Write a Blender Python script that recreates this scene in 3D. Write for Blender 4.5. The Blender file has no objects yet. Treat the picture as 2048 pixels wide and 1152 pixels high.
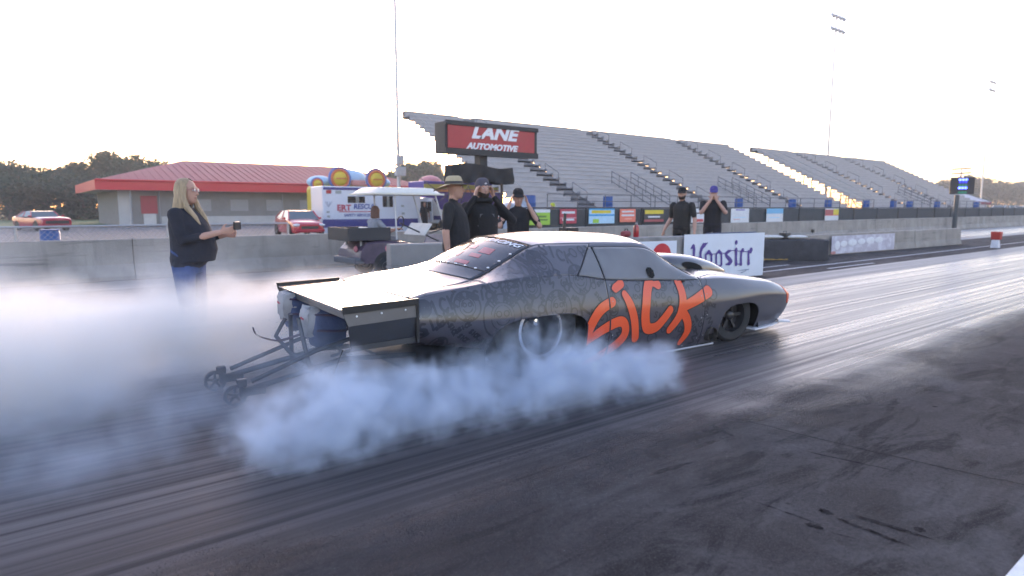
import bpy, bmesh, math, random
import numpy as np
from mathutils import Vector, Matrix
from mathutils.bvhtree import BVHTree
random.seed(7); np.random.seed(7)
SC = bpy.context.scene
COL = SC.collection
R = math.radians

# ------------------------------------------------------------------ camera
FPX, CAMH, HORY, VPX = 1270.0, 1.5, 415.0, 2650.0     # in pixels of the 2048 wide photograph
PITCH = math.atan((576 - HORY) / FPX)
HEAD = math.atan((VPX - 1024) / FPX * math.cos(PITCH))  # heading, measured from the track direction +X
cam_d = bpy.data.cameras.new('camera')
cam = bpy.data.objects.new('camera', cam_d); COL.objects.link(cam)
cam_d.sensor_width = 36.0
cam_d.lens = FPX / 2048 * 36
cam_d.clip_start = 0.05; cam_d.clip_end = 3000
cam.location = (0, 0, CAMH)
cam.rotation_euler = (R(90) - PITCH, 0, HEAD - R(90))
cam_d.dof.use_dof = True
cam_d.dof.focus_distance = 5.6
cam_d.dof.aperture_fstop = 1.6
SC.camera = cam

# ------------------------------------------------------------------ sky, sun, exposure
SUN_AZ = R(62)       # measured from +X towards +Y: low behind the building and the stands
SUN_EL = R(8)
w = bpy.data.worlds.new('World'); SC.world = w; w.use_nodes = True
wn = w.node_tree.nodes; wl = w.node_tree.links
sky = wn.new('ShaderNodeTexSky'); sky.sky_type = 'NISHITA'
sky.sun_disc = False
sky.sun_elevation = SUN_EL
sky.sun_rotation = R(90) - SUN_AZ
sky.air_density = 1.0; sky.dust_density = 1.2; sky.ozone_density = 1.6
bg = wn['Background']; bg.inputs['Strength'].default_value = 0.15
tint = wn.new('ShaderNodeVectorMath'); tint.operation = 'MULTIPLY'; tint.inputs[1].default_value = (1.17, 0.945, 0.99)   # the camera's white balance for this evening sky
wl.new(sky.outputs[0], tint.inputs[0]); wl.new(tint.outputs[0], bg.inputs['Color'])
sun_d = bpy.data.lights.new('sun', 'SUN'); sun = bpy.data.objects.new('sun', sun_d); COL.objects.link(sun)
sun_d.energy = 0.5; sun_d.angle = R(12); sun_d.color = (1.0, 0.82, 0.62)
sdir = Vector((math.cos(SUN_EL) * math.cos(SUN_AZ), math.cos(SUN_EL) * math.sin(SUN_AZ), math.sin(SUN_EL)))
sun.rotation_euler = sdir.to_track_quat('Z', 'Y').to_euler()
SC.view_settings.view_transform = 'Standard'
SC.view_settings.look = 'None'
SC.view_settings.gamma = 1.0
SC.view_settings.use_curve_mapping = False
SC.view_settings.exposure = 2.45
SC.render.engine = 'CYCLES'
cy = SC.cycles
cy.use_denoising = True
cy.max_bounces = 6; cy.diffuse_bounces = 3; cy.glossy_bounces = 3; cy.transmission_bounces = 4
cy.volume_bounces = 3; cy.transparent_max_bounces = 12
cy.use_adaptive_sampling = True; cy.adaptive_threshold = 0.025
cy.volume_max_steps = 256
cy.sample_clamp_indirect = 8.0

# ------------------------------------------------------------------ helpers
MATS = {}
def pmat(name, col, rough=0.6, metal=0.0, var=0.12, scale=6.0, bump=0.0, bscale=60.0, coat=0.0, coat_rough=0.05, spec=0.5, emit=None, emit_s=0.0, stretch=None, rvar=0.1):
    """procedural principled material: noise driven colour and roughness variation and fine relief"""
    if name in MATS: return MATS[name]
    m = bpy.data.materials.new(name); m.use_nodes = True
    n = m.node_tree.nodes; l = m.node_tree.links
    b = n['Principled BSDF']
    tc = n.new('ShaderNodeTexCoord'); mp = n.new('ShaderNodeMapping'); l.new(tc.outputs['Object'], mp.inputs['Vector'])
    if stretch: mp.inputs['Scale'].default_value = stretch
    nz = n.new('ShaderNodeTexNoise'); nz.inputs['Scale'].default_value = scale; nz.inputs['Detail'].default_value = 5; nz.inputs['Roughness'].default_value = 0.6
    l.new(mp.outputs[0], nz.inputs['Vector'])
    mr = n.new('ShaderNodeMapRange'); mr.inputs['From Min'].default_value = 0.25; mr.inputs['From Max'].default_value = 0.75
    mr.inputs['To Min'].default_value = 1 - var; mr.inputs['To Max'].default_value = 1 + var
    l.new(nz.outputs['Fac'], mr.inputs['Value'])
    mx = n.new('ShaderNodeVectorMath'); mx.operation = 'SCALE'; mx.inputs[0].default_value = col[:3]
    l.new(mr.outputs[0], mx.inputs['Scale']); l.new(mx.outputs[0], b.inputs['Base Color'])
    rr = n.new('ShaderNodeMapRange'); rr.inputs['To Min'].default_value = max(0.02, rough - rvar * rough); rr.inputs['To Max'].default_value = min(1, rough + rvar)
    l.new(nz.outputs['Fac'], rr.inputs['Value']); l.new(rr.outputs[0], b.inputs['Roughness'])
    b.inputs['Metallic'].default_value = metal
    b.inputs['Specular IOR Level'].default_value = spec
    b.inputs['Coat Weight'].default_value = coat; b.inputs['Coat Roughness'].default_value = coat_rough
    if bump > 0:
        n2 = n.new('ShaderNodeTexNoise'); n2.inputs['Scale'].default_value = bscale; n2.inputs['Detail'].default_value = 4
        l.new(mp.outputs[0], n2.inputs['Vector'])
        bp = n.new('ShaderNodeBump'); bp.inputs['Strength'].default_value = bump; bp.inputs['Distance'].default_value = 0.02
        l.new(n2.outputs['Fac'], bp.inputs['Height']); l.new(bp.outputs[0], b.inputs['Normal'])
    if emit:
        b.inputs['Emission Color'].default_value = (*emit, 1); b.inputs['Emission Strength'].default_value = emit_s
    MATS[name] = m
    return m

class MB:
    """collects shapes into one mesh"""
    def __init__(s): s.v = []; s.f = []; s.mi = []; s.cur = 0
    def add(s, vs, fs):
        o = len(s.v); s.v += [tuple(map(float, p)) for p in vs]
        s.f += [tuple(i + o for i in f) for f in fs]; s.mi += [s.cur] * len(fs); return s
    def box(s, c, d, rz=0, ry=0, rx=0, taper=None):
        hx, hy, hz = d[0] / 2, d[1] / 2, d[2] / 2
        t = taper or (1, 1)
        vs = [(-hx, -hy, -hz), (hx, -hy, -hz), (hx, hy, -hz), (-hx, hy, -hz), (-hx * t[0], -hy * t[1], hz), (hx * t[0], -hy * t[1], hz), (hx * t[0], hy * t[1], hz), (-hx * t[0], hy * t[1], hz)]
        M = Matrix.Translation(c) @ Matrix.Rotation(rz, 4, 'Z') @ Matrix.Rotation(ry, 4, 'Y') @ Matrix.Rotation(rx, 4, 'X')
        return s.add([M @ Vector(p) for p in vs], [(0, 3, 2, 1), (4, 5, 6, 7), (0, 1, 5, 4), (1, 2, 6, 5), (2, 3, 7, 6), (3, 0, 4, 7)])
    def b2(s, lo, hi):
        return s.box([(a + b) / 2 for a, b in zip(lo, hi)], [abs(b - a) for a, b in zip(lo, hi)])
    def tube(s, pts, r, n=8, caps=True, closed=False):
        pts = [Vector(p) for p in pts]; rs = r if isinstance(r, (list, tuple)) else [r] * len(pts)
        rings = []; prev = None
        for i, p in enumerate(pts):
            a = pts[i - 1] if (i > 0 or closed) else p; b = pts[(i + 1) % len(pts)] if (i < len(pts) - 1 or closed) else p
            d = (b - a); d = d.normalized() if d.length > 1e-9 else Vector((0, 0, 1))
            if prev is None:
                ref = Vector((0, 0, 1)) if abs(d.z) < 0.9 else Vector((1, 0, 0))
                x = d.cross(ref).normalized()
            else:
                x = (prev - d * prev.dot(d)); x = x.normalized() if x.length > 1e-6 else d.orthogonal().normalized()
            prev = x; y = d.cross(x)
            rings.append([p + (x * math.cos(2 * math.pi * k / n) + y * math.sin(2 * math.pi * k / n)) * rs[i] for k in range(n)])
        vs = [q for rg in rings for q in rg]; fs = []
        m = len(rings)
        for i in range(m if closed else m - 1):
            j = (i + 1) % m
            for k in range(n): fs.append((i * n + k, i * n + (k + 1) % n, j * n + (k + 1) % n, j * n + k))
        if caps and not closed:
            fs.append(tuple(range(n - 1, -1, -1))); fs.append(tuple((m - 1) * n + k for k in range(n)))
        return s.add(vs, fs)
    def lathe(s, prof, c=(0, 0, 0), axis='Z', n=24, caps=True):
        """prof: list of (radius, height)"""
        vs = []; fs = []
        for r, h in prof:
            for k in range(n):
                a = 2 * math.pi * k / n; x, y = r * math.cos(a), r * math.sin(a)
                p = (x, y, h) if axis == 'Z' else ((x, h, y) if axis == 'Y' else (h, x, y))
                vs.append((p[0] + c[0], p[1] + c[1], p[2] + c[2]))
        for i in range(len(prof) - 1):
            for k in range(n):
                q = (i * n + k, i * n + (k + 1) % n, (i + 1) * n + (k + 1) % n, (i + 1) * n + k)
                fs.append(q if axis != 'Y' else q[::-1])
        if caps:
            fs.append(tuple(range(n - 1, -1, -1))); fs.append(tuple((len(prof) - 1) * n + k for k in range(n)))
        return s.add(vs, fs)
    def prism(s, poly, a, b, axis='Y'):
        """extrude a 2D polygon: axis Y -> poly in (x,z); axis X -> poly in (y,z); axis Z -> poly in (x,y)"""
        n = len(poly)
        def P(p, h): return (p[0], h, p[1]) if axis == 'Y' else ((h, p[0], p[1]) if axis == 'X' else (p[0], p[1], h))
        vs = [P(p, a) for p in poly] + [P(p, b) for p in poly]
        fs = [tuple(range(n)), tuple(range(2 * n - 1, n - 1, -1))] + [(i, i + n, (i + 1) % n + n, (i + 1) % n) for i in range(n)]
        return s.add(vs, fs)
    def grid(s, P):
        """P[i][j] points"""
        m = len(P); n = len(P[0])
        return s.add([q for r in P for q in r], [(i * n + j, (i + 1) * n + j, (i + 1) * n + j + 1, i * n + j + 1) for i in range(m - 1) for j in range(n - 1)])
    def sphere(s, c, r, n=12, m=8):
        r = r if isinstance(r, (list, tuple)) else (r, r, r)
        vs = []; fs = []
        for i in range(m + 1):
            t = math.pi * i / m
            for k in range(n):
                a = 2 * math.pi * k / n
                vs.append((c[0] + r[0] * math.sin(t) * math.cos(a), c[1] + r[1] * math.sin(t) * math.sin(a), c[2] - r[2] * math.cos(t)))
        for i in range(m):
            for k in range(n): fs.append((i * n + k, i * n + (k + 1) % n, (i + 1) * n + (k + 1) % n, (i + 1) * n + k))
        return s.add(vs, fs)
    weld = 0.0
    def mesh(s, name):
        me = bpy.data.meshes.new(name); me.from_pydata(s.v, [], s.f); me.update()
        bm = bmesh.new(); bm.from_mesh(me)
        if s.weld: bmesh.ops.remove_doubles(bm, verts=bm.verts, dist=s.weld)
        bmesh.ops.recalc_face_normals(bm, faces=bm.faces); bm.to_mesh(me); bm.free()
        if any(s.mi): me.polygons.foreach_set('material_index', s.mi)
        return me
    def build(s, name, mat, parent=None, smooth=False, bevel=0.0, angle=35):
        return link(name, s.mesh(name), mat, parent, smooth, bevel, angle)

def link(name, me, mat, parent=None, smooth=False, bevel=0.0, angle=35):
    o = bpy.data.objects.new(name, me); COL.objects.link(o)
    for m in (mat if isinstance(mat, (list, tuple)) else [mat]): me.materials.append(m)
    if parent is not None: o.parent = parent
    if smooth:
        me.polygons.foreach_set('use_smooth', [True] * len(me.polygons))
        me.set_sharp_from_angle(angle=R(angle))
    if bevel > 0:
        b = o.modifiers.new('bevel', 'BEVEL'); b.width = bevel; b.segments = 2; b.limit_method = 'ANGLE'; b.angle_limit = R(35)
    return o

def tag(o, label=None, cat=None, group=None, kind=None):
    if label: o['label'] = label
    if cat: o['category'] = cat
    if group: o['group'] = group
    if kind: o['kind'] = kind
    return o
def empty(name, loc=(0, 0, 0), rz=0.0, label=None, cat=None, group=None):
    o = bpy.data.objects.new(name, None); COL.objects.link(o); o.empty_display_size = 0.1
    o.location = loc; o.rotation_euler = (0, 0, rz)
    return tag(o, label, cat, group)
def share(o, parent, loc=(0, 0, 0), rot=None, scale=None):
    c = o.copy(); COL.objects.link(c); c.parent = parent; c.location = loc
    if rot is not None: c.rotation_euler = rot
    if scale is not None: c.scale = scale
    return c
def copy_tree(o, parent=None):
    kids = list(o.children); c = o.copy(); COL.objects.link(c); c.parent = parent
    for k in kids: copy_tree(k, c)
    return c

# photograph pixel -> world, for laying out the place
_fh = Vector((math.cos(HEAD), math.sin(HEAD), 0)); _rt = Vector((math.sin(HEAD), -math.cos(HEAD), 0)); _up = Vector((0, 0, 1))
_fw = _fh * math.cos(PITCH) - _up * math.sin(PITCH); _uu = _fh * math.sin(PITCH) + _up * math.cos(PITCH)
_C = Vector((0, 0, CAMH))
def ray(px, py): return _fw + _rt * ((px - 1024) / FPX) - _uu * ((py - 576) / FPX)
def on_z(px, py, z=0.0):
    d = ray(px, py); return _C + d * ((z - CAMH) / d.z)
def on_y(px, py, Y):
    d = ray(px, py); return _C + d * (Y / d.y)
def on_plane(px, py, P0, N):
    d = ray(px, py); return _C + d * ((P0 - _C).dot(N) / d.dot(N))

def text_mesh(txt, size, shear=0.0, bold=0.0, extrude=0.004, width=1.0):
    cu = bpy.data.curves.new('t', 'FONT'); cu.body = txt; cu.size = size; cu.shear = shear; cu.offset = bold; cu.extrude = extrude
    cu.align_x = 'CENTER'; cu.align_y = 'CENTER'; cu.resolution_u = 3
    ob = bpy.data.objects.new('t', cu); COL.objects.link(ob)
    dg = bpy.context.evaluated_depsgraph_get()
    me = bpy.data.meshes.new_from_object(ob.evaluated_get(dg))
    bpy.data.objects.remove(ob); bpy.data.curves.remove(cu)
    if width != 1.0: me.transform(Matrix.Diagonal((width, 1, 1, 1)))
    return me

# ---- flat marks: union of strokes -> marching squares mesh without overlaps
def seg_dist(X, Z, pts, wid):
    """signed distance to a stroke through pts with half widths wid"""
    D = np.full(X.shape, 1e9)
    for (a, b, r0, r1) in zip(pts[:-1], pts[1:], wid[:-1], wid[1:]):
        dx, dz = b[0] - a[0], b[1] - a[1]; L = dx * dx + dz * dz + 1e-12
        t = np.clip(((X - a[0]) * dx + (Z - a[1]) * dz) / L, 0, 1)
        D = np.minimum(D, np.hypot(X - a[0] - t * dx, Z - a[1] - t * dz) - (r0 + (r1 - r0) * t))
    return D
def spline(pts, n=6):
    P = [np.array(p, float) for p in pts]; out = []
    for i in range(len(P) - 1):
        p0 = P[max(i - 1, 0)]; p1 = P[i]; p2 = P[i + 1]; p3 = P[min(i + 2, len(P) - 1)]
        for k in range(n):
            t = k / n
            out.append(0.5 * ((2 * p1) + (p2 - p0) * t + (2 * p0 - 5 * p1 + 4 * p2 - p3) * t * t + (3 * p1 - p0 - 3 * p2 + p3) * t ** 3))
    out.append(P[-1]); return out
def strokes_field(strokes, x0, x1, z0, z1, cell):
    nx = int((x1 - x0) / cell) + 2; nz = int((z1 - z0) / cell) + 2
    xs = x0 + np.arange(nx) * cell; zs = z0 + np.arange(nz) * cell
    D = np.full((nx, nz), 1.0)
    for pts, wd in strokes:
        pts = [tuple(p) for p in pts]; wd = wd if isinstance(wd, (list, tuple, np.ndarray)) else [wd] * len(pts)
        m = max(wd) + 3 * cell
        i0 = max(0, int((min(p[0] for p in pts) - m - x0) / cell)); i1 = min(nx, int((max(p[0] for p in pts) + m - x0) / cell) + 2)
        j0 = max(0, int((min(p[1] for p in pts) - m - z0) / cell)); j1 = min(nz, int((max(p[1] for p in pts) + m - z0) / cell) + 2)
        if i1 <= i0 or j1 <= j0: continue
        X, Z = np.meshgrid(xs[i0:i1], zs[j0:j1], indexing='ij')
        D[i0:i1, j0:j1] = np.minimum(D[i0:i1, j0:j1], seg_dist(X, Z, pts, wd))
    return xs, zs, D
def field_mesh(xs, zs, D):
    """polygons where D<0, in the (x,z) plane"""
    vs = []; fs = []; cache = {}
    def vert(key, p):
        if key not in cache: cache[key] = len(vs); vs.append(p)
        return cache[key]
    neg = D < 0
    anyc = neg[:-1, :-1] | neg[1:, :-1] | neg[1:, 1:] | neg[:-1, 1:]
    for i, j in zip(*np.nonzero(anyc)):
        cs = [(i, j), (i + 1, j), (i + 1, j + 1), (i, j + 1)]; poly = []
        for k in range(4):
            a, b = cs[k], cs[(k + 1) % 4]; da, db = D[a], D[b]
            if da < 0: poly.append(vert(('c', a), (xs[a[0]], zs[a[1]])))
            if (da < 0) != (db < 0):
                t = da / (da - db); ka = ('e', min(a, b), max(a, b))
                poly.append(vert(ka, (xs[a[0]] + t * (xs[b[0]] - xs[a[0]]), zs[a[1]] + t * (zs[b[1]] - zs[a[1]]))))
        if len(poly) >= 3: fs.append(tuple(poly))
    return vs, fs

# ================================================================== ground, pavement, track
def node_mat(name):
    m = bpy.data.materials.new(name); m.use_nodes = True; return m, m.node_tree.nodes, m.node_tree.links, m.node_tree.nodes['Principled BSDF']
def noise(n, l, vec, scale, detail=4, rough=0.6, dist=0.0):
    t = n.new('ShaderNodeTexNoise'); t.inputs['Scale'].default_value = scale; t.inputs['Detail'].default_value = detail; t.inputs['Roughness'].default_value = rough; t.inputs['Distortion'].default_value = dist
    l.new(vec, t.inputs['Vector']); return t.outputs['Fac']
def mapped(n, l, vec, sc, loc=(0, 0, 0)):
    m = n.new('ShaderNodeMapping'); m.inputs['Scale'].default_value = sc; m.inputs['Location'].default_value = loc; l.new(vec, m.inputs['Vector']); return m.outputs[0]
def rng(n, l, v, a, b, c, d):
    m = n.new('ShaderNodeMapRange'); m.inputs['From Min'].default_value = a; m.inputs['From Max'].default_value = b; m.inputs['To Min'].default_value = c; m.inputs['To Max'].default_value = d; l.new(v, m.inputs['Value']); return m.outputs[0]
def mth(n, l, op, a, b=None):
    m = n.new('ShaderNodeMath'); m.operation = op
    for i, x in enumerate((a, b)):
        if x is None: continue
        if isinstance(x, (int, float)): m.inputs[i].default_value = x
        else: l.new(x, m.inputs[i])
    return m.outputs[0]
def mixc(n, l, f, a, b):
    m = n.new('ShaderNodeMix'); m.data_type = 'RGBA'; l.new(f, m.inputs['Factor'])
    for k, x in (('A', a), ('B', b)):
        s = [i for i in m.inputs if i.name == k and i.type == 'RGBA'][0]
        if isinstance(x, tuple): s.default_value = (*x, 1)
        else: l.new(x, s)
    return [o for o in m.outputs if o.type == 'RGBA'][0]

# grass / earth
m, n, l, b = node_mat('grass'); tc = n.new('ShaderNodeTexCoord').outputs['Object']
f1 = noise(n, l, tc, 0.05, 5); f2 = noise(n, l, tc, 3.0, 4)
c = mixc(n, l, rng(n, l, f1, .35, .65, 0, 1), (0.055, 0.11, 0.028), (0.12, 0.15, 0.05))
c = mixc(n, l, rng(n, l, f2, .3, .7, 0, .5), c, (0.04, 0.075, 0.02)); l.new(c, b.inputs['Base Color']); b.inputs['Roughness'].default_value = .9
GRASS = m
# worn asphalt of the apron: mottled, pitted, stained
m, n, l, b = node_mat('apron_asphalt'); tc = n.new('ShaderNodeTexCoord').outputs['Object']
f1 = noise(n, l, tc, 1.6, 7, .68, .8); f2 = noise(n, l, tc, 34, 5, .72); f3 = noise(n, l, mapped(n, l, tc, (.55, 2.0, 1)), 1.5, 7, .7, 1.4)
f4 = noise(n, l, tc, 85, 3, .75); f5 = noise(n, l, mapped(n, l, tc, (.5, .8, 1), (3, 1, 0)), 1.9, 6, .65, 1.0); f6 = noise(n, l, tc, .35, 4, .6, .5)
vo = n.new('ShaderNodeTexVoronoi'); vo.inputs['Scale'].default_value = 130; l.new(tc, vo.inputs['Vector'])
c = mixc(n, l, rng(n, l, f1, .40, .60, 0, 1), (0.032, 0.028, 0.029), (0.072, 0.064, 0.064))
c = mixc(n, l, rng(n, l, f6, .42, .60, 0, .55), c, (0.090, 0.080, 0.080))
c = mixc(n, l, rng(n, l, f3, .50, .60, 0, .8), c, (0.013, 0.012, 0.013))
c = mixc(n, l, rng(n, l, f5, .54, .66, 0, .75), c, (0.105, 0.098, 0.098))
c = mixc(n, l, rng(n, l, f2, .42, .72, 0, .6), c, (0.016, 0.015, 0.016))
c = mixc(n, l, rng(n, l, vo.outputs['Distance'], .0, .28, .85, 0), c, (0.15, 0.14, 0.14))
c = mixc(n, l, rng(n, l, f4, .55, .70, 0, .6), c, (0.12, 0.112, 0.112))
l.new(c, b.inputs['Base Color'])
l.new(rng(n, l, f1, .3, .7, .72, .95), b.inputs['Roughness']); b.inputs['Specular IOR Level'].default_value = .14
bp = n.new('ShaderNodeBump'); bp.inputs['Strength'].default_value = .8; bp.inputs['Distance'].default_value = .008
l.new(mth(n, l, 'ADD', f4, f2), bp.inputs['Height']); l.new(bp.outputs[0], b.inputs['Normal'])
ASPH = m
# rubbered racing groove: long streaks along the track, polished
def lane_mat(name, dark, mid, light, r0, r1, strk, worn=0.0):
    m, n, l, b = node_mat(name); tc = n.new('ShaderNodeTexCoord').outputs['Object']
    s1 = noise(n, l, mapped(n, l, tc, (.035, 3.2, 1)), 1.0, 5, .62); s2 = noise(n, l, mapped(n, l, tc, (.09, 14, 1), (4, 0, 0)), 1.0, 4, .6); s3 = noise(n, l, mapped(n, l, tc, (.012, .8, 1), (0, 3.3, 0)), 1.0, 3, .5)
    s4 = noise(n, l, tc, 1.1, 5, .6, .5); g = noise(n, l, tc, 120, 3); s5 = noise(n, l, mapped(n, l, tc, (.3, 45, 1)), 1.0, 3, .6)
    c = mixc(n, l, rng(n, l, s1, .36, .64, 0, 1), dark, mid)
    c = mixc(n, l, rng(n, l, s3, .40, .66, 0, .75), c, light)
    c = mixc(n, l, rng(n, l, s2, .47, .66, 0, strk), c, tuple(.45 * x for x in dark))
    c = mixc(n, l, rng(n, l, s5, .52, .75, 0, strk * .7), c, tuple(.6 * x for x in dark))
    c = mixc(n, l, rng(n, l, s4, .5, .75, 0, .35), c, mid)
    l.new(c, b.inputs['Base Color'])
    rr = mth(n, l, 'ADD', rng(n, l, s1, .35, .65, r0, r1), rng(n, l, s2, .4, .65, -.05, .12))
    if worn > 0:   # the scrubbed burnout area before the start is less polished than the groove beyond
        sx = n.new('ShaderNodeSeparateXYZ'); l.new(tc, sx.inputs[0]); wv = mth(n, l, 'ADD', sx.outputs[0], rng(n, l, s4, 0, 1, -1.5, 1.5))
        rr = mth(n, l, 'ADD', rr, rng(n, l, wv, 2.5, 6.5, worn, 0.0)); l.new(rng(n, l, wv, 2.5, 6.5, .22, .5), b.inputs['Specular IOR Level'])
    l.new(rr, b.inputs['Roughness'])
    if worn > 0:   # ragged rubber edge: the rubber thins out over the apron
        eg = mth(n, l, 'ADD', sx.outputs[1], mth(n, l, 'ADD', rng(n, l, s4, 0, 1, -.55, .55), rng(n, l, s2, .2, .8, -.25, .25)))
        fa = rng(n, l, eg, 1.95, 2.75, 0, 1); fa = mth(n, l, 'MULTIPLY', fa, rng(n, l, mth(n, l, 'ADD', eg, rng(n, l, g, .3, .7, -.5, .5)), 1.9, 2.7, .35, 1))
        tr = n.new('ShaderNodeBsdfTransparent'); mx = n.new('ShaderNodeMixShader'); l.new(fa, mx.inputs[0]); l.new(tr.outputs[0], mx.inputs[1]); l.new(b.outputs[0], mx.inputs[2]); l.new(mx.outputs[0], n['Material Output'].inputs['Surface'])
    bp = n.new('ShaderNodeBump'); bp.inputs['Strength'].default_value = .3; bp.inputs['Distance'].default_value = .004
    l.new(mth(n, l, 'ADD', g, s5), bp.inputs['Height']); l.new(bp.outputs[0], b.inputs['Normal'])
    return m
GROOVE = lane_mat('rubbered_groove', (0.025, 0.0222, 0.0240), (0.076, 0.067, 0.069), (0.155, 0.138, 0.138), .20, .38, .8, .28)
CONC = lane_mat('track_concrete', (0.12, 0.115, 0.115), (0.19, 0.18, 0.177), (0.26, 0.25, 0.24), .40, .58, .35)
def sheet(name, x0, x1, y0, y1, z, mat, parent=None):
    o = MB().add([(x0, y0, z), (x1, y0, z), (x1, y1, z), (x0, y1, z)], [(0, 1, 2, 3)]).build(name, mat, parent)
    if parent is None: tag(o, kind='structure')
    return o
sheet('ground', -260, 420, -120, 380, -0.012, GRASS)
apron = sheet('pavement', -60, 320, -40, 23, 0.0, ASPH)
LOT = pmat('parking_lot_asphalt', (0.13, 0.125, 0.125), .85, var=.15, scale=.3, bump=.2)
sheet('parking_lot', -75, 19, 23, 62, 0.0, LOT)
track = sheet('track', -60, 320, 1.75, 6.25, 0.005, GROOVE)
sheet('concrete_strip', -60, 320, 6.25, 7.15, 0.0045, CONC)
sheet('left_lane', -60, 320, 10.3, 15.2, 0.005, CONC)
sheet('left_lane_groove', -60, 320, 11.2, 13.6, 0.009, GROOVE)
PAINT = pmat('road_paint', (0.72, 0.71, 0.68), .6, var=.18, scale=14, bump=.2)
sheet('edge_line', 1.0, 90, 0.30, 0.66, 0.004, PAINT)
PAINTW = pmat('worn_road_paint', (0.36, 0.36, 0.38), .65, var=.3, scale=9)
sheet('lane_marking', 12.4, 90, 7.95, 8.05, 0.004, PAINTW)
for k in range(3):
    a = on_z(1520 + 90 * k, 536 - 2 * k); sheet('box_marking', a.x - 1.2, a.x + 1.4, a.y - .05, a.y + .05, 0.0042, PAINTW)
# stains, tyre marks and the cold joint lying on the apron
STAIN = pmat('oil_stain', (0.006, 0.006, 0.007), .95, var=.4, scale=20, spec=.12)
for mt, lo_, hi_ in ((STAIN, .38, .64),):
    n = mt.node_tree.nodes; l = mt.node_tree.links; geo = n.new('ShaderNodeNewGeometry').outputs['Position']
    fa = rng(n, l, noise(n, l, geo, 16, 5, .7, .6), lo_, hi_, 0, .9); tr = n.new('ShaderNodeBsdfTransparent'); mx = n.new('ShaderNodeMixShader'); l.new(fa, mx.inputs[0]); l.new(tr.outputs[0], mx.inputs[1]); l.new(n['Principled BSDF'].outputs[0], mx.inputs[2]); l.new(mx.outputs[0], n['Material Output'].inputs['Surface'])
def blot(px, py, L, W, ang, seed, z=0.003, mat=STAIN, nm='oil_stain'):
    rnd = random.Random(seed); p = on_z(px, py); nn = 26; vs = []
    for k in range(nn):
        t = 2 * math.pi * k / nn; q = (1 + rnd.uniform(-.28, .28))
        x = L / 2 * math.cos(t) * q; y = W / 2 * math.sin(t) * q
        vs.append((p.x + x * math.cos(ang) - y * math.sin(ang), p.y + x * math.sin(ang) + y * math.cos(ang), z))
    vs.append((p.x, p.y, z))
    MB().add(vs, [(k, (k + 1) % nn, nn) for k in range(nn)]).build(nm, mat, apron)
def ang_px(a, b):
    A, B = on_z(*a), on_z(*b); return math.atan2(B.y - A.y, B.x - A.x), (B - A).length
for i, (a, b, W) in enumerate([((1690, 1026), (1850, 1075), .035), ((1668, 1035), (1815, 1092), .03), ((1500, 1000), (1640, 1050), .014), ((1640, 1018), (1665, 1032), .05), ((1612, 1046), (1650, 1060), .05),
                               ((1660, 1066), (1710, 1078), .012), ((1828, 1056), (1850, 1064), .05), ((1864, 812), (1878, 816), .03), ((1570, 1007), (1585, 1010), .02)]):
    an, L = ang_px(a, b); blot((a[0] + b[0]) / 2, (a[1] + b[1]) / 2, L, W, an, i)
RUB = pmat('old_tyre_mark', (0.010, 0.010, 0.011), .85, var=.4, scale=12, spec=.2)
n = RUB.node_tree.nodes; l = RUB.node_tree.links; geo = n.new('ShaderNodeNewGeometry').outputs['Position']
fa = rng(n, l, noise(n, l, geo, 9, 5, .7, .6), .36, .62, 0, .7); tr = n.new('ShaderNodeBsdfTransparent'); mx = n.new('ShaderNodeMixShader'); l.new(fa, mx.inputs[0]); l.new(tr.outputs[0], mx.inputs[1]); l.new(n['Principled BSDF'].outputs[0], mx.inputs[2]); l.new(mx.outputs[0], n['Material Output'].inputs['Surface'])
for i, (a, b, W) in enumerate([((1290, 905), (1440, 858), .12), ((1330, 918), (1460, 872), .04), ((1480, 845), (1590, 818), .10), ((1270, 898), (1340, 922), .10), ((1420, 850), (1465, 872), .05), ((1300, 950), (1380, 925), .05), ((1620, 905), (1780, 940), .02)]):
    an, L = ang_px(a, b); blot((a[0] + b[0]) / 2, (a[1] + b[1]) / 2, L, W, an, 40 + i, .0025, RUB, 'tyre_mark')
JOINT = pmat('joint_sealant', (0.008, 0.008, 0.009), .9, spec=.15)
jb = MB(); rnd = random.Random(3)
pts = []
for k in range(25):
    t = k / 24; p = on_z(1375 + t * 760, 812 + t * 200 * (1 - .12 * t)); pts.append((p.x + rnd.uniform(-.01, .01), p.y + rnd.uniform(-.012, .012), .0022))
for (p, q) in zip(pts[:-1], pts[1:]):
    d = Vector(q) - Vector(p); nrm = Vector((-d.y, d.x, 0)).normalized() * .0035
    jb.add([Vector(p) - nrm, Vector(q) - nrm, Vector(q) + nrm, Vector(p) + nrm], [(0, 1, 2, 3)])
jb.build('cold_joint', JOINT, apron)

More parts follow.
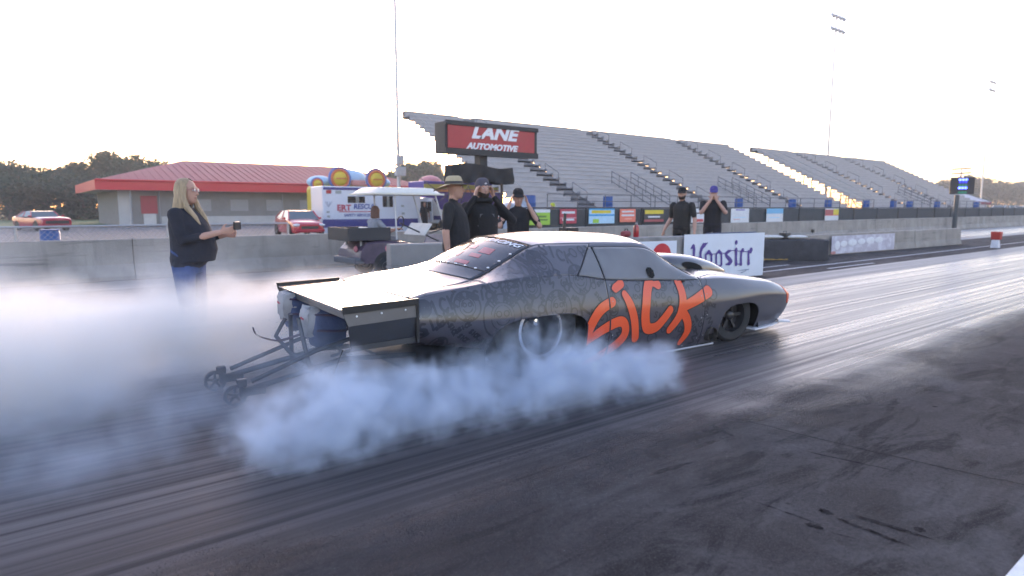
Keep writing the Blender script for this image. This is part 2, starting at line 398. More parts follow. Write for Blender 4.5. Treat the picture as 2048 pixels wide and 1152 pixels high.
# ================================================================== concrete walls
WALL = pmat('barrier_concrete', (0.29, 0.262, 0.235), .85, var=.22, scale=1.6, bump=.35, bscale=40)
WALL2 = pmat('barrier_concrete_grey', (0.26, 0.25, 0.245), .85, var=.25, scale=1.3, bump=.35, bscale=40)
for wm in (WALL, WALL2):
    n = wm.node_tree.nodes; l = wm.node_tree.links; b = n['Principled BSDF']; tc = n.new('ShaderNodeTexCoord').outputs['Object']; geo = n.new('ShaderNodeNewGeometry').outputs['Position']
    st1 = noise(n, l, mapped(n, l, geo, (2.2, 2.2, .25)), 1.5, 5, .65); sc1 = noise(n, l, mapped(n, l, geo, (.35, .35, 6)), 1.2, 5, .7, .4); pt1 = noise(n, l, geo, .55, 4, .6)
    old = b.inputs['Base Color'].links[0].from_socket
    c = mixc(n, l, rng(n, l, st1, .52, .75, 0, .55), old, (.10, .095, .09)); c = mixc(n, l, rng(n, l, sc1, .58, .70, 0, .6), c, (.055, .052, .052)); c = mixc(n, l, rng(n, l, pt1, .55, .7, 0, .35), c, (.40, .39, .37)); l.new(c, b.inputs['Base Color'])
def barrier(name, P, Q, h, wb, wt, seg, label, mat, group=None):
    P, Q = Vector((*P, 0)), Vector((*Q, 0)); d = Q - P; L = d.length; a = math.atan2(d.y, d.x)
    root = empty(name, P, a, label, 'barrier', group)
    nseg = max(1, round(L / seg)); sl = L / nseg
    prof = [(-wb / 2, 0), (-wb / 2, .09 * h), (-wt / 2 - .02, .38 * h), (-wt / 2, h - .02), (-wt / 2 + .02, h), (wt / 2 - .02, h), (wt / 2, h - .02), (wt / 2 + .02, .38 * h), (wb / 2, .09 * h), (wb / 2, 0)]
    me = MB().prism(prof, .008, sl - .008, axis='X').mesh('barrier_segment'); me.materials.append(mat)
    for k in range(nseg):
        o = bpy.data.objects.new('barrier_segment', me); COL.objects.link(o); o.parent = root; o.location = (k * sl, (k % 3 - 1) * .006, 0)
    return root
FARY = 15.55
barrier('concrete_barrier', (-34, FARY), (140, FARY), .85, .44, .18, 6.0, 'long low concrete barrier running along the far edge of the track below the stands', WALL)
CW_A, CW_B = Vector((4.72, 9.2, 0)), Vector((13.06, 7.74, 0))
barrier('concrete_barrier', (CW_A.x, CW_A.y), (CW_B.x, CW_B.y), .92, .30, .22, 2.1, 'short grey concrete wall carrying the purple lettered banner, just behind the race car', WALL2)
barrier('concrete_barrier', (13.9, 10.05), (30.7, 9.27), .66, .34, .2, 4.2, 'low concrete wall with faded pale banner, ending beside the red marker', WALL)

# ---------------- banners on the short wall
def wall_frame(A, B):
    d = (B - A).normalized(); nrm = Vector((d.y, -d.x, 0))   # towards the camera
    return d, nrm
cwd, cwn = wall_frame(CW_A, CW_B)
def banner_obj(name, A, d, nrm, off, x0, x1, z0, z1, mat, label, cat='banner', thick=.006, group=None):
    """flat banner hung on a wall: local frame x along the wall, y out of the wall"""
    root = empty(name, A + d * x0 + nrm * off, math.atan2(d.y, d.x), label, cat, group)
    nn = 8
    mb = MB(); rows = []
    for i in range(nn + 1):
        x = (x1 - x0) * i / nn
        rows.append([(x, -.004 * math.sin(i * 2.1) - thick, z0 + (z1 - z0) * j / 4) for j in range(5)])
    mb.grid(rows); rows2 = [[(p[0], p[1] + thick * .8, p[2]) for p in r] for r in rows]; mb.grid(rows2)
    mb.build('sheet', mat, root, smooth=True)
    return root
VINYLW = pmat('white_vinyl', (0.62, 0.65, 0.72), .45, var=.06, scale=3)
PURPLE = pmat('purple_print', (0.07, 0.035, 0.22), .45, var=.1)
PURPLEG = pmat('grey_blue_print', (0.20, 0.24, 0.34), .45, var=.1)
x_h0 = (on_plane(1367, 520, CW_A + cwn * .18, cwn) - CW_A).dot(cwd)
hb = banner_obj('banner', CW_A, cwd, cwn, .175, x_h0, (CW_B - CW_A).length, .015, .955, VINYLW, 'white banner with purple blackletter lettering at the end of the short wall')
# blackletter, traced as strokes in the photograph's crop and laid flat on the banner
bo = Vector(hb.location)
def bl(pts):   # crop px (11.52 px per photo px, origin 1370,460) -> banner plane
    out = []
    for (x, y) in pts:
        q = on_plane(1370 + x / 11.52, 460 + y / 11.52, bo, cwn) - bo; out.append((q.dot(cwd), q.z))
    return out
HS = [([(115, 440), (180, 370), (195, 440), (190, 560), (180, 640), (290, 660), (350, 640)], [.004, .03, .026, .024, .026, .028, .026]), ([(345, 640), (345, 520), (370, 420), (420, 350), (510, 295)], [.022, .022, .026, .036, .005]),
      ([(455, 580), (535, 500), (600, 570)], [.012, .03, .02]), ([(465, 580), (465, 700), (470, 800), (545, 850)], .018), ([(595, 560), (595, 700), (590, 800), (545, 850)], .018),
      ([(700, 560), (770, 490), (830, 545)], [.012, .028, .02]), ([(705, 560), (705, 700), (705, 800), (770, 850)], .018), ([(825, 550), (825, 700), (825, 800), (770, 850)], .018),
      ([(600, 560), (700, 545)], .006), ([(830, 545), (930, 525)], .006),
      ([(1050, 470), (990, 490), (930, 545), (945, 600), (1010, 670), (1050, 720), (1010, 770), (920, 795)], [.01, .026, .024, .026, .034, .03, .03, .008]),
      ([(1040, 470), (1330, 490)], .006), ([(1165, 450), (1165, 620), (1165, 790)], [.03, .02, .028]), ([(1170, 270), (1170, 300)], .026),
      ([(1315, 460), (1285, 510), (1275, 640), (1275, 790)], [.03, .022, .02, .026]), ([(1170, 785), (1280, 785)], .008), ([(1310, 490), (1400, 500), (1460, 480)], .007),
      ([(1510, 450), (1495, 500)], [.034, .03]), ([(1450, 490), (1450, 640), (1450, 770)], [.02, .02, .03])]
xs, zs, D = strokes_field([(bl(p), ([1.35 * q for q in wd] if isinstance(wd, list) else 1.35 * wd)) for p, wd in HS], 0, 2.6, 0, .96, .011)
vs, fs = field_mesh(xs, zs, D)
MB().add([(x, -.018, z) for x, z in vs], fs).build('lettering', PURPLE, hb)
xs, zs, D = strokes_field([(bl([(1200, 935), (1450, 905)]), [.004, .012]), (bl([(1280, 985), (1400, 930)]), [.012, .004])], 0, 2.2, 0, .96, .008)
vs, fs = field_mesh(xs, zs, D); MB().add([(x, -.018, z) for x, z in vs], fs).build('underline', PURPLEG, hb)
rl = MB(); rl.tube([(.62, .02, .962), (2.1, .02, .966)], .014); rl.build('top_rail', pmat('blue_black_rail', (0.03, 0.045, 0.12), .4), hb)
x_r0 = (on_plane(1262, 500, CW_A, cwn) - CW_A).dot(cwd); x_r1 = (on_plane(1341, 500, CW_A, cwn) - CW_A).dot(cwd)
rb = banner_obj('banner', CW_A, cwd, cwn, .175, x_r0, x_r1, .12, .84, VINYLW, 'white banner with a red disc, half hidden behind the car roof')
q = on_plane(1311, 500, CW_A, cwn) - Vector(rb.location)
MB().lathe([(.235, -.020), (.235, -.014)], (q.dot(cwd), 0, .56), axis='Y', n=32).build('red_disc', pmat('red_print', (0.50, 0.015, 0.03), .45), rb)
# faded banner on the low wall
BA, BB = Vector((13.9, 10.05, 0)), Vector((30.7, 9.27, 0)); bd, bn = wall_frame(BA, BB)
xa = (on_plane(1650, 495, BA, bn) - BA).dot(bd); xb = (on_plane(1777, 480, BA, bn) - BA).dot(bd)
m, n, l, b = node_mat('faded_banner'); tc = n.new('ShaderNodeTexCoord').outputs['Object']
c = mixc(n, l, rng(n, l, noise(n, l, mapped(n, l, tc, (1, 1, 1.5)), 2.6, 3), .45, .62, 0, 1), (0.42, 0.40, 0.48), (0.58, 0.58, 0.66)); l.new(c, b.inputs['Base Color']); b.inputs['Roughness'].default_value = .5
fb = banner_obj('banner', BA, bd, bn, .2, xa, xb, .03, .60, m, 'faded pale lilac banner on the low wall right of the dark crash block')
for k, (x, zc, wv, hv) in enumerate([(.35, .3, .16, .3), (.75, .34, .22, .2), (1.3, .36, .3, .22), (1.9, .38, .26, .2), (2.5, .4, .3, .24), (3.1, .4, .3, .2)]):
    MB().sphere((x, -.014, zc), (wv, .004, hv * .5), 14, 6).build('faded_print', pmat('faded_white_print', (0.66, 0.67, 0.72), .5, var=.1), fb)
MB().sphere((.12, -.014, .07), (.16, .004, .05), 12, 6).build('faded_print', pmat('faded_red_print', (0.45, 0.2, 0.2), .5), fb)

# ================================================================== fence with advertising behind the far barrier
BLACKM = pmat('black_metal', (0.02, 0.02, 0.022), .45, var=.1)
GALV = pmat('galvanised_steel', (0.32, 0.33, 0.35), .45, metal=.6, var=.12)
SCREEN = pmat('dark_windscreen_mesh', (0.055, 0.06, 0.066), .85, var=.3, scale=2.2, bump=.3)
FY = 16.3
fr = empty('screened_fence', (13.2, FY, 0), 0, 'dark screened fence with black top rail behind the far barrier, below the stands', 'fence')
posts = None; sl = 3.0
mp_ = MB().tube([(0, 0, 0), (0, 0, 1.5)], .03, 8).mesh('post'); mp_.materials.append(BLACKM)
ms_ = MB().box((sl / 2, .02, .93), (sl - .04, .012, 1.02)).mesh('screen_panel'); ms_.materials.append(SCREEN)
mr_ = MB().tube([(0, 0, 1.49), (sl, 0, 1.49)], .025, 8).mesh('top_rail'); mr_.materials.append(BLACKM)
for k in range(34):
    for nm, me in (('post', mp_), ('screen_panel', ms_), ('top_rail', mr_)):
        o = bpy.data.objects.new(nm, me); COL.objects.link(o); o.parent = fr; o.location = (k * sl, 0, 0)
def cm(name, col): return pmat(name, col, .5, var=.1, scale=4)
def ad(x0, x1, y0, y1, base, marks, label):
    a = on_y(x0, (y0 + y1) / 2, FY - .06); bb = on_y(x1, (y0 + y1) / 2, FY - .06); zt = on_y((x0 + x1) / 2, y0, FY - .06).z; zb = on_y((x0 + x1) / 2, y1, FY - .06).z
    W, Hh = bb.x - a.x, zt - zb
    r = empty('advertising_banner', (a.x, FY - .06, zb), 0, label, 'banner')
    MB().b2((0, 0, 0), (W, .012, Hh)).build('sheet', cm(*base), r)
    for (u0, u1, v0, v1, mm) in marks:
        MB().b2((u0 * W, -.005, v0 * Hh), (u1 * W, .003, v1 * Hh)).build('print', cm(*mm), r)
wht = ('ad_white', (0.62, 0.64, 0.68)); grn = ('ad_green', (0.30, 0.52, 0.06)); red = ('ad_red', (0.42, 0.05, 0.08)); org = ('ad_orange', (0.72, 0.19, 0.13)); blu = ('ad_blue', (0.05, 0.30, 0.60)); lbl = ('ad_pale_blue', (0.40, 0.62, 0.80)); yel = ('ad_yellow', (0.62, 0.50, 0.04)); dgr = ('ad_dark', (0.05, 0.05, 0.055)); dkg = ('ad_dark_green', (0.10, 0.2, 0.04)); vio = ('ad_violet', (0.16, 0.12, 0.40)); dull = ('ad_dull_red', (0.35, 0.08, 0.09)); sky_ = ('ad_sky', (0.16, 0.42, 0.66))
ad(985, 1002, 426, 457, org, [(.1, .8, .75, .88, wht), (.1, .7, .55, .65, wht), (.1, .5, .12, .35, wht)], 'narrow orange banner with white print seen between the hooded man and the man behind him')
ad(1050, 1100, 419, 450, grn, [(0, 1, .80, 1, wht), (.1, .85, .48, .60, dkg), (.15, .9, .28, .38, dkg)], 'bright lime green banner with a white strip, leftmost big one on the screened fence')
ad(1120, 1153, 418, 447, red, [(.1, .9, .68, .84, wht), (.15, .85, .2, .34, wht), (0, 1, .36, .42, ('ad_pink', (.6, .3, .34)))], 'dark red and white banner on the screened fence right of the lime green one')
ad(1178, 1229, 417, 447, lbl, [(0, 1, .5, .62, blu), (.1, .85, .68, .88, yel), (0, 1, .9, 1, blu), (.15, .38, .04, .3, grn)], 'sky blue banner with yellow and green print on the screened fence')
ad(1240, 1271, 418, 444, org, [(.12, .88, .74, .86, wht), (.1, .9, .45, .58, wht), (.3, .75, .2, .3, ('ad_salmon', (.78, .35, .28)))], 'salmon orange banner with two white lines on the screened fence')
ad(1288, 1328, 418, 444, dgr, [(.04, .96, .62, .92, yel), (.2, .8, .34, .46, wht), (.02, .98, .02, .2, dull)], 'black banner with yellow heading and red foot on the screened fence')
ad(1341, 1358, 418, 443, wht, [(.0, 1, .3, 1, ('ad_pink2', (.60, .25, .24))), (.1, .9, .6, .72, wht)], 'pinkish red and white banner half hidden by the man in the black cap')
ad(1383, 1417, 417, 445, wht, [(.1, .7, .05, .25, ('ad_red2', (.55, .06, .07))), (.2, .8, .62, .72, dgr)], 'white banner with red foot beside the man covering his mouth')
ad(1462, 1498, 417, 445, wht, [(.25, .75, .86, .94, vio), (.15, .85, .34, .38, lbl), (.15, .5, .2, .24, ('ad_pink2', (.60, .25, .24)))], 'plain white banner with thin violet heading on the screened fence')
ad(1533, 1566, 417, 444, wht, [(0, 1, .62, 1, sky_), (.15, .8, .3, .36, lbl)], 'white banner with sky blue top on the screened fence')
ad(1650, 1677, 417, 442, wht, [(.0, .6, .5, .92, dull), (.6, 1, .5, .95, yel), (.0, 1, .44, .5, ('ad_red2', (.55, .06, .07)))], 'red yellow and white banner, rightmost on the screened fence')

# chain link fence on the left with a blue barrel
CHAIN = bpy.data.materials.new('chain_link'); CHAIN.use_nodes = True
n = CHAIN.node_tree.nodes; l = CHAIN.node_tree.links; bs = n['Principled BSDF']; bs.inputs['Base Color'].default_value = (.3, .31, .33, 1); bs.inputs['Metallic'].default_value = .6; bs.inputs['Roughness'].default_value = .5
cf = empty('chain_link_fence', (-22, 16.4, 0), 0, 'low galvanised chain link fence behind the far barrier on the left', 'fence')
zr = on_y(150, 453, 16.4).z
wires = MB()
Lf = 27.6
mpost = MB().tube([(0, 0, 0), (0, 0, zr)], .028, 8).mesh('post'); mpost.materials.append(GALV)
for k in range(11):
    o = bpy.data.objects.new('post', mpost); COL.objects.link(o); o.parent = cf; o.location = (k * 2.76, 0, 0)
MB().tube([(0, 0, zr), (Lf, 0, zr)], .024, 8).build('top_rail', GALV, cf)
st = .11
for k in range(int(Lf / st)):
    x = k * st; hh = zr - .55
    for sg in (-1, 1):
        xe = x + sg * hh
        if 0 <= xe <= Lf: wires.tube([(x, 0, .55), (xe, 0, zr)], .0032, 3, caps=False)
o = wires.build('wire_mesh', GALV, cf); o['kind'] = 'stuff'
BARREL = pmat('blue_plastic', (0.015, 0.07, 0.26), .45, var=.1)
def barrel(loc, h=.88, r=.29, label='', group=None, mesh=[None]):
    root = empty('blue_barrel', loc, 0, label, 'barrel', group)
    mb = MB(); mb.lathe([(r * .9, 0), (r, .03), (r, h * .31), (r * 1.04, h * .33), (r, h * .35), (r, h * .64), (r * 1.04, h * .66), (r, h * .68), (r * .98, h * .97), (r * .9, h)], n=20)
    mb.build('drum', BARREL, root, smooth=True)
    MB().lathe([(r * .99, h), (r * 1.0, h + .025), (r * .9, h + .03)], n=20).build('rim', pmat('dark_blue_plastic', (.012, .05, .22), .5), root, smooth=True)
    return root
pb = on_y(100, 470, 17.0); barrel((pb.x, 17.0, 0), 1.0, .19, 'blue barrel behind the far barrier below the parked red muscle car')

# ================================================================== grandstands
ALU = pmat('aluminium_plank', (0.43, 0.41, 0.42), .5, metal=.1, var=.12, scale=.8, stretch=(.3, 4, 4))
ALUD = pmat('aluminium_riser', (0.36, 0.345, 0.355), .6, metal=.05, var=.15, scale=.8)
STEEL = pmat('stand_steel', (0.13, 0.13, 0.14), .5, metal=.4, var=.12)
DARKST = pmat('aisle_tread', (0.16, 0.155, 0.165), .7, var=.2)
NROW = 21; YF, YB = 24.0, 35.1; ZF, ZB = 1.75, 7.30
rise = (ZB - ZF) / (NROW - 1); run = (YB - YF) / (NROW - 1)
def grandstand(name, X0, X1, aisles, label):
    root = empty(name, (X0, YF, 0), 0, label, 'grandstand')
    edges = [X0] + [x for a in aisles for x in (a - .62, a + .62)] + [X1]
    secs = [(edges[2 * i] - X0, edges[2 * i + 1] - X0) for i in range(len(edges) // 2)]
    for (a, b) in secs:
        mseat = MB().b2((a, 0, 0), (b, .30, .045)).mesh('bench_plank'); mseat.materials.append(ALU)
        mfoot = MB().b2((a, -.30, -.34), (b, .32, -.30)).b2((a, .04, -.30), (b, .06, -.002)).mesh('foot_plank'); mfoot.materials.append(ALUD)
        for r in range(NROW):
            for nm, me in (('bench_plank', mseat), ('foot_plank', mfoot)):
                o = bpy.data.objects.new(nm, me); COL.objects.link(o); o.parent = root; o.location = (0, r * run, ZF + r * rise)
    MB().b2((0, YB - YF + .36, ZB - .45), (X1 - X0, YB - YF + .39, ZB + .04)).build('top_board', ALUD, root)
    for a in aisles:
        for sd in (-.63, .63): MB().prism([(-.30, ZF - .52), (YB - YF + .34, ZB - .50), (YB - YF + .34, ZB - .30), (-.30, ZF - .32)], a + sd - .01 - X0, a + sd + .01 - X0, 'X').build('aisle_stringer', DARKST, root)
        MB().prism([(-.5, ZF - .50), (YB - YF + .3, ZB - .48), (YB - YF + .3, ZB - .52), (-.5, ZF - .54)], a - 1.1 - X0, a + 1.1 - X0, 'X').build('aisle_ramp', DARKST, root)
        mst = MB().b2((a - .6 - X0, -.28, -.33), (a + .6 - X0, .0, -.29)).b2((a - .6 - X0, .0, -.33), (a + .6 - X0, .28, -.16)).mesh('aisle_step'); mst.materials.append(DARKST)
        for r in range(NROW):
            o = bpy.data.objects.new('aisle_step', mst); COL.objects.link(o); o.parent = root; o.location = (0, r * run, ZF + r * rise)
        for j in range(0, NROW - 3, 4):
            hb_ = MB(); y0, z0 = j * run, ZF + j * rise - .3; y1, z1 = (j + 2) * run, ZF + (j + 2) * rise - .3
            hb_.tube([(a - X0, y0, z0), (a - X0, y0, z0 + .85), (a - X0, y1, z1 + .85), (a - X0, y1, z1)], .02, 6)
            hb_.build('aisle_handrail', STEEL, root, smooth=True)
    # frame: stringers, columns, braces, rear guard rail
    nfr = max(2, int((X1 - X0) / 5.0)); 
    fm = MB()
    fm.tube([(0, -.2, ZF - .4), (0, YB - YF + .4, ZB - .4)], .07, 6)
    for y in (0.2, 3.9, 7.5, YB - YF + .2):
        fm.tube([(0, y, 0), (0, y, ZF - .4 + (y + .2) * rise / run)], .06, 6)
    fm.tube([(0, .2, .3), (0, 3.9, ZF + 1.2)], .03, 5); fm.tube([(0, 3.9, .3), (0, 7.5, ZF + 3.0)], .03, 5); fm.tube([(0, 7.5, .3), (0, YB - YF + .2, ZB - 1)], .03, 5)
    fm.tube([(0, YB - YF + .2, .3), (0, 7.5, ZF + 3.0)], .03, 5)
    fme = fm.mesh('support_frame'); fme.materials.append(STEEL)
    for k in range(nfr + 1):
        o = bpy.data.objects.new('support_frame', fme); COL.objects.link(o); o.parent = root; o.location = (3.2 + k * (X1 - X0 - 3.4) / nfr, 0, 0)
    for k in range(nfr):
        xa, xb_ = .1 + k * (X1 - X0 - .2) / nfr, .1 + (k + 1) * (X1 - X0 - .2) / nfr
        MB().tube([(xa, YB - YF + .3, .4), (xb_, YB - YF + .3, 4.0)], .025, 5).tube([(xa, YB - YF + .3, 4.0), (xb_, YB - YF + .3, .4)], .025, 5).build('rear_brace', STEEL, root)
    gr = MB(); Lx = X1 - X0
    for z in (.35, .7, 1.05): gr.tube([(0, YB - YF + .45, ZB + z), (Lx, YB - YF + .45, ZB + z)], .018, 5)
    gr.build('rear_guard_rail', GALV, root)
    for k in range(int(Lx / 2.4) + 1):
        MB().tube([(min(Lx, k * 2.4), YB - YF + .45, ZB - .3), (min(Lx, k * 2.4), YB - YF + .45, ZB + 1.05)], .02, 5).build('guard_post', GALV, root)
    for x in (0.0, Lx):
        sg = MB()
        for h in (.45, .9): sg.tube([(x, -.2, ZF + h - .2), (x, YB - YF + .4, ZB + h)], .018, 5)
        sg.build('side_guard_rail', GALV, root)
    # walkway in front with its guard
    MB().b2((0, -2.0, 1.0), (Lx, -.35, 1.08)).build('walkway', ALUD, root)
    MB().b2((0, -.36, 1.06), (Lx, -.33, ZF - .30)).build('front_riser', ALUD, root)
    MB().b2((0, -2.05, .55), (Lx, -2.0, 1.06)).build('walkway_fascia', ALUD, root)
    wr = MB()
    for z in (1.45, 1.8, 2.12): wr.tube([(0, -1.98, z), (Lx, -1.98, z)], .02, 5)
    wr.build('walkway_rail', STEEL, root)
    mpo = MB().tube([(0, -1.98, 0), (0, -1.98, 2.12)], .025, 6).mesh('walkway_post'); mpo.materials.append(STEEL)
    for k in range(int(Lx / 1.9) + 1):
        o = bpy.data.objects.new('walkway_post', mpo); COL.objects.link(o); o.parent = root; o.location = (min(Lx, k * 1.9), 0, 0)
    # entry stairs with railings up into the seats
    for a in [(x + y) / 2 for x, y in zip(aisles[:-1], aisles[1:])]:
        st_ = MB()
        for j in range(6): st_.b2((a - X0 - .7 - .0, -.3 + j * .45, 1.1 + j * .22), (a - X0 + .7, .15 + j * .45, 1.16 + j * .22))
        st_.build('entry_stair', DARKST, root)
        for sd in (-.85, .85):
            rr = MB()
            for h in (.5, .8, 1.1): rr.tube([(a - X0 + sd, -.4, 1.15 + h), (a - X0 + sd, 2.6, 2.55 + h)], .022, 5)
            for j in range(6): rr.tube([(a - X0 + sd, -.4 + j * .6, 1.1 + j * .28), (a - X0 + sd, -.4 + j * .6, 2.25 + j * .28)], .022, 5)
            rr.build('entry_railing', STEEL, root)
    return root
grandstand('grandstand', 19.4, 53.6, [23.9, 34.9, 45.6], 'nearer long aluminium grandstand behind the red sign')
grandstand('grandstand', 57.6, 88.2, [65.5, 76.5], 'farther aluminium grandstand to the right of the gap')
for i, px in enumerate([1061, 1216, 1478, 1585, 1657, 1733, 1787, 1820, 1875, 1953]):
    p = on_y(px, 400, 22.55)
    where = ['left of the lime green banner', 'above the blue banner', 'above the plain white banner', 'third from the gap between the stands', 'above the rightmost banner', 'left of the tower of blue lights', 'nearer to the tower of blue lights', 'close to the tower of blue lights', 'just before the tower of blue lights', 'past the tower of blue lights'][i]
    barrel((p.x, 22.55, 1.08), .95, .25, ['first', 'second', 'third', 'fourth', 'fifth', 'sixth', 'seventh', 'eighth', 'ninth', 'tenth'][i] + ' blue barrel from the left on the stand walkway', 'blue barrels on the stand walkway')

# ================================================================== concession building with red roof
BY0 = 60.0
BLK = pmat('grey_block_wall', (0.22, 0.21, 0.20), .9, var=.12, scale=1.5, bump=.4, bscale=20)
BLKL = pmat('pale_block_wall', (0.46, 0.45, 0.44), .9, var=.1, scale=1.5, bump=.3)
ROOF = pmat('red_metal_roof', (0.27, 0.040, 0.048), .55, metal=.0, var=.1, scale=.6)
FASC = pmat('red_fascia', (0.50, 0.022, 0.028), .5, var=.08)
bx0 = on_y(238, 420, BY0).x; bx1 = 34.0; byb = BY0 + 15
bl_ = empty('concession_building', (bx0, BY0, 0), 0, 'long low grey block building with a hipped red metal roof', 'building')
LX = bx1 - bx0; DY = 15.0
MB().b2((0, 0, -.05), (LX, DY, 2.95)).build('wall', BLK, bl_)
MB().b2((-.03, -.03, -.05), (.9, .0, 2.94)).build('corner_pier', BLKL, bl_)
MB().b2((3.0, -.05, -.05), (LX, -.02, .75)).build('wall_base', BLKL, bl_)
ov = 1.6; ez0, ez1 = 2.86, 3.62
ra = (-ov, -ov); rb2 = (LX + ov, DY + ov); rz = on_y(365, 321, BY0 + DY / 2).z; hx = DY / 2 + ov
px0 = on_y(365, 321, BY0 + DY / 2).x - bx0
mb = MB(); A, B, C_, D_ = (-ov, -ov, ez1), (LX + ov, -ov, ez1), (LX + ov, DY + ov, ez1), (-ov, DY + ov, ez1); E_, F_ = (px0, DY / 2, rz), (LX - 5, DY / 2, rz)
mb.add([A, B, C_, D_, E_, F_], [(0, 1, 5, 4), (3, 0, 4), (2, 3, 4, 5), (1, 2, 5), (0, 3, 2, 1)])
roof = mb.build('roof', ROOF, bl_)
seams = MB()
for k in range(int((LX + 2 * ov) / .6)):
    x = -ov + k * .6
    if x > LX + ov - .1: break
    t = 1.0 if x >= px0 else max(0.0, (x + ov) / (px0 + ov))
    xt = x; tt = min(1, t) ; 
    if x > LX - 5: tt = min(tt, (LX + ov - x) / (5 + ov))
    seams.tube([(x, -ov, ez1 + .02), (xt, -ov + (DY / 2 + ov) * tt, ez1 + .02 + (rz - ez1) * tt)], .025, 4, caps=False)
seams.build('roof_seams', ROOF, roof)
fz = MB(); fz.b2((-ov - .04, -ov - .04, ez0), (LX + ov, -ov, ez1 + .03)); fz.b2((-ov - .04, -ov, ez0), (-ov, DY + ov, ez1 + .03)); fz.build('fascia', FASC, bl_)
MB().b2((-ov, -ov, ez0 + .02), (LX + ov, DY + ov, ez0 + .06)).build('soffit', pmat('pale_soffit', (.5, .48, .46), .8), bl_)
MB().b2((1.55, -.08, 1.0), (2.75, -.02, 2.45)).build('red_panel', pmat('dull_red_panel', (.33, .04, .05), .6), bl_)
MB().b2((1.7, -.10, .0), (2.6, -.02, .98)).build('white_door', pmat('dull_white_door', (.5, .49, .48), .6), bl_)
MB().tube([(-1.2 + 1.9, -1.2, 0), (-1.2 + 1.9, -1.2, 2.9)], .07, 8).build('porch_post', pmat('grey_post', (.25, .25, .26), .6), bl_)
for k in range(6):
    MB().b2((LX * .62 + k * 1.6, -.05, .9), (LX * .62 + k * 1.6 + 1.2, -.02, 2.4)).build('service_window', pmat('dim_window', (.05, .055, .06), .2), bl_)
for x in (2.0, LX * .45, LX * .8): MB().tube([(x + .9, -.10, .05), (x + .9, -.10, ez0)], .06, 8).build('downspout', pmat('grey_post', (.25, .25, .26), .6), bl_)
MB().tube([(-ov, -ov - .10, ez1 + .0), (LX + ov, -ov - .10, ez1 + .0)], .08, 8).build('gutter', FASC, bl_)
for k in range(4):
    MB().b2((LX * .2 + k * 3.1, -.06, 1.2), (LX * .2 + k * 3.1 + 1.5, -.02, 2.2)).build('shutter', pmat('roller_shutter', (.30, .29, .29), .6, stretch=(1, 1, 14), var=.25), bl_)
# thin flag poles / vents sticking up behind the roof
for i, px in enumerate([648, 676, 703, 731, 760]):
    p = on_y(px, 325, BY0 + 22)
    r = empty('antenna_mast', (p.x, BY0 + 22, 0), 0, ['first', 'second', 'third', 'fourth', 'fifth'][i] + ' thin mast from the left rising behind the red roof', 'mast', 'masts behind the red roof')
    zt = on_y(px, 300, BY0 + 22).z
    MB().tube([(0, 0, 0), (0, 0, zt)], .03, 6).build('pole', GALV, r); MB().b2((-.06, -.05, zt - 1.5), (.06, .05, zt - .2)).build('head', STEEL, r)

# ================================================================== big red sign on a post with a covered board below
SY = 18.0
sa = on_y(890, 241, SY); sb = on_y(1075, 257, SY); szt = sa.z; szb = on_y(893, 305, SY).z
SX0, SX1 = sa.x, sb.x
sg = empty('roadside_sign', (on_y(975, 320, SY).x, SY + .35, 0), 0, 'red box sign with white lettering on a black post in front of the stands', 'sign')
ox = sg.location.x
REDF = pmat('sign_red', (0.36, 0.028, 0.036), .35, var=.08)
BLKF = pmat('sign_black', (0.018, 0.018, 0.022), .5, var=.1)
WHTF = pmat('sign_white', (0.72, 0.72, 0.76), .4, var=.04)
dep = .0
# depth of the cabinet from its visible left side
for k in range(400):
    d_ = k * .01; v = Vector((SX0, SY + d_, szt)) - _C; 
    if 1024 + FPX * v.dot(_rt) / v.dot(_fw) <= 869: dep = d_; break
dep = max(.5, min(dep, 1.1))
MB().b2((SX0 - ox, -.35 + .02, szb), (SX1 - ox, -.35 + dep, szt)).build('cabinet', BLKF, sg, bevel=.02)
fw = .17
MB().b2((SX0 - ox + fw * .6, -.362, szb + fw), (SX1 - ox - fw * .9, -.335, szt - fw * .7)).build('red_face', REDF, sg)
for (x0, x1, z0, z1) in [(SX0 - ox, SX1 - ox, szt - fw * .62, szt + .03), (SX0 - ox, SX1 - ox, szb - .03, szb + fw * .9)]:
    MB().b2((x0, -.40, z0), (x1, -.337, z1)).build('frame_rail', BLKF, sg)
def put_text(txt, size, cx, y, cz, mat, parent, shear=.0, bold=.0, width=1.0, name='lettering', rz=0.0):
    me = text_mesh(txt, size, shear, bold, .006, width); o = link(name, me, mat, parent)
    o.location = (cx, y, cz); o.rotation_euler = (R(90), 0, rz); return o
cx = (on_y(988, 272, SY).x) - ox
put_text('LANE', .58, cx, -.37, on_y(988, 270, SY).z + .03, WHTF, sg, .28, .026, 1.36)
put_text('AUTOMOTIVE', .28, cx - .08, -.37, on_y(981, 295, SY).z, WHTF, sg, .28, .013, 1.2)
MB().b2((-.16, -.12, 0), (.16, .2, szb)).build('post', BLKF, sg)
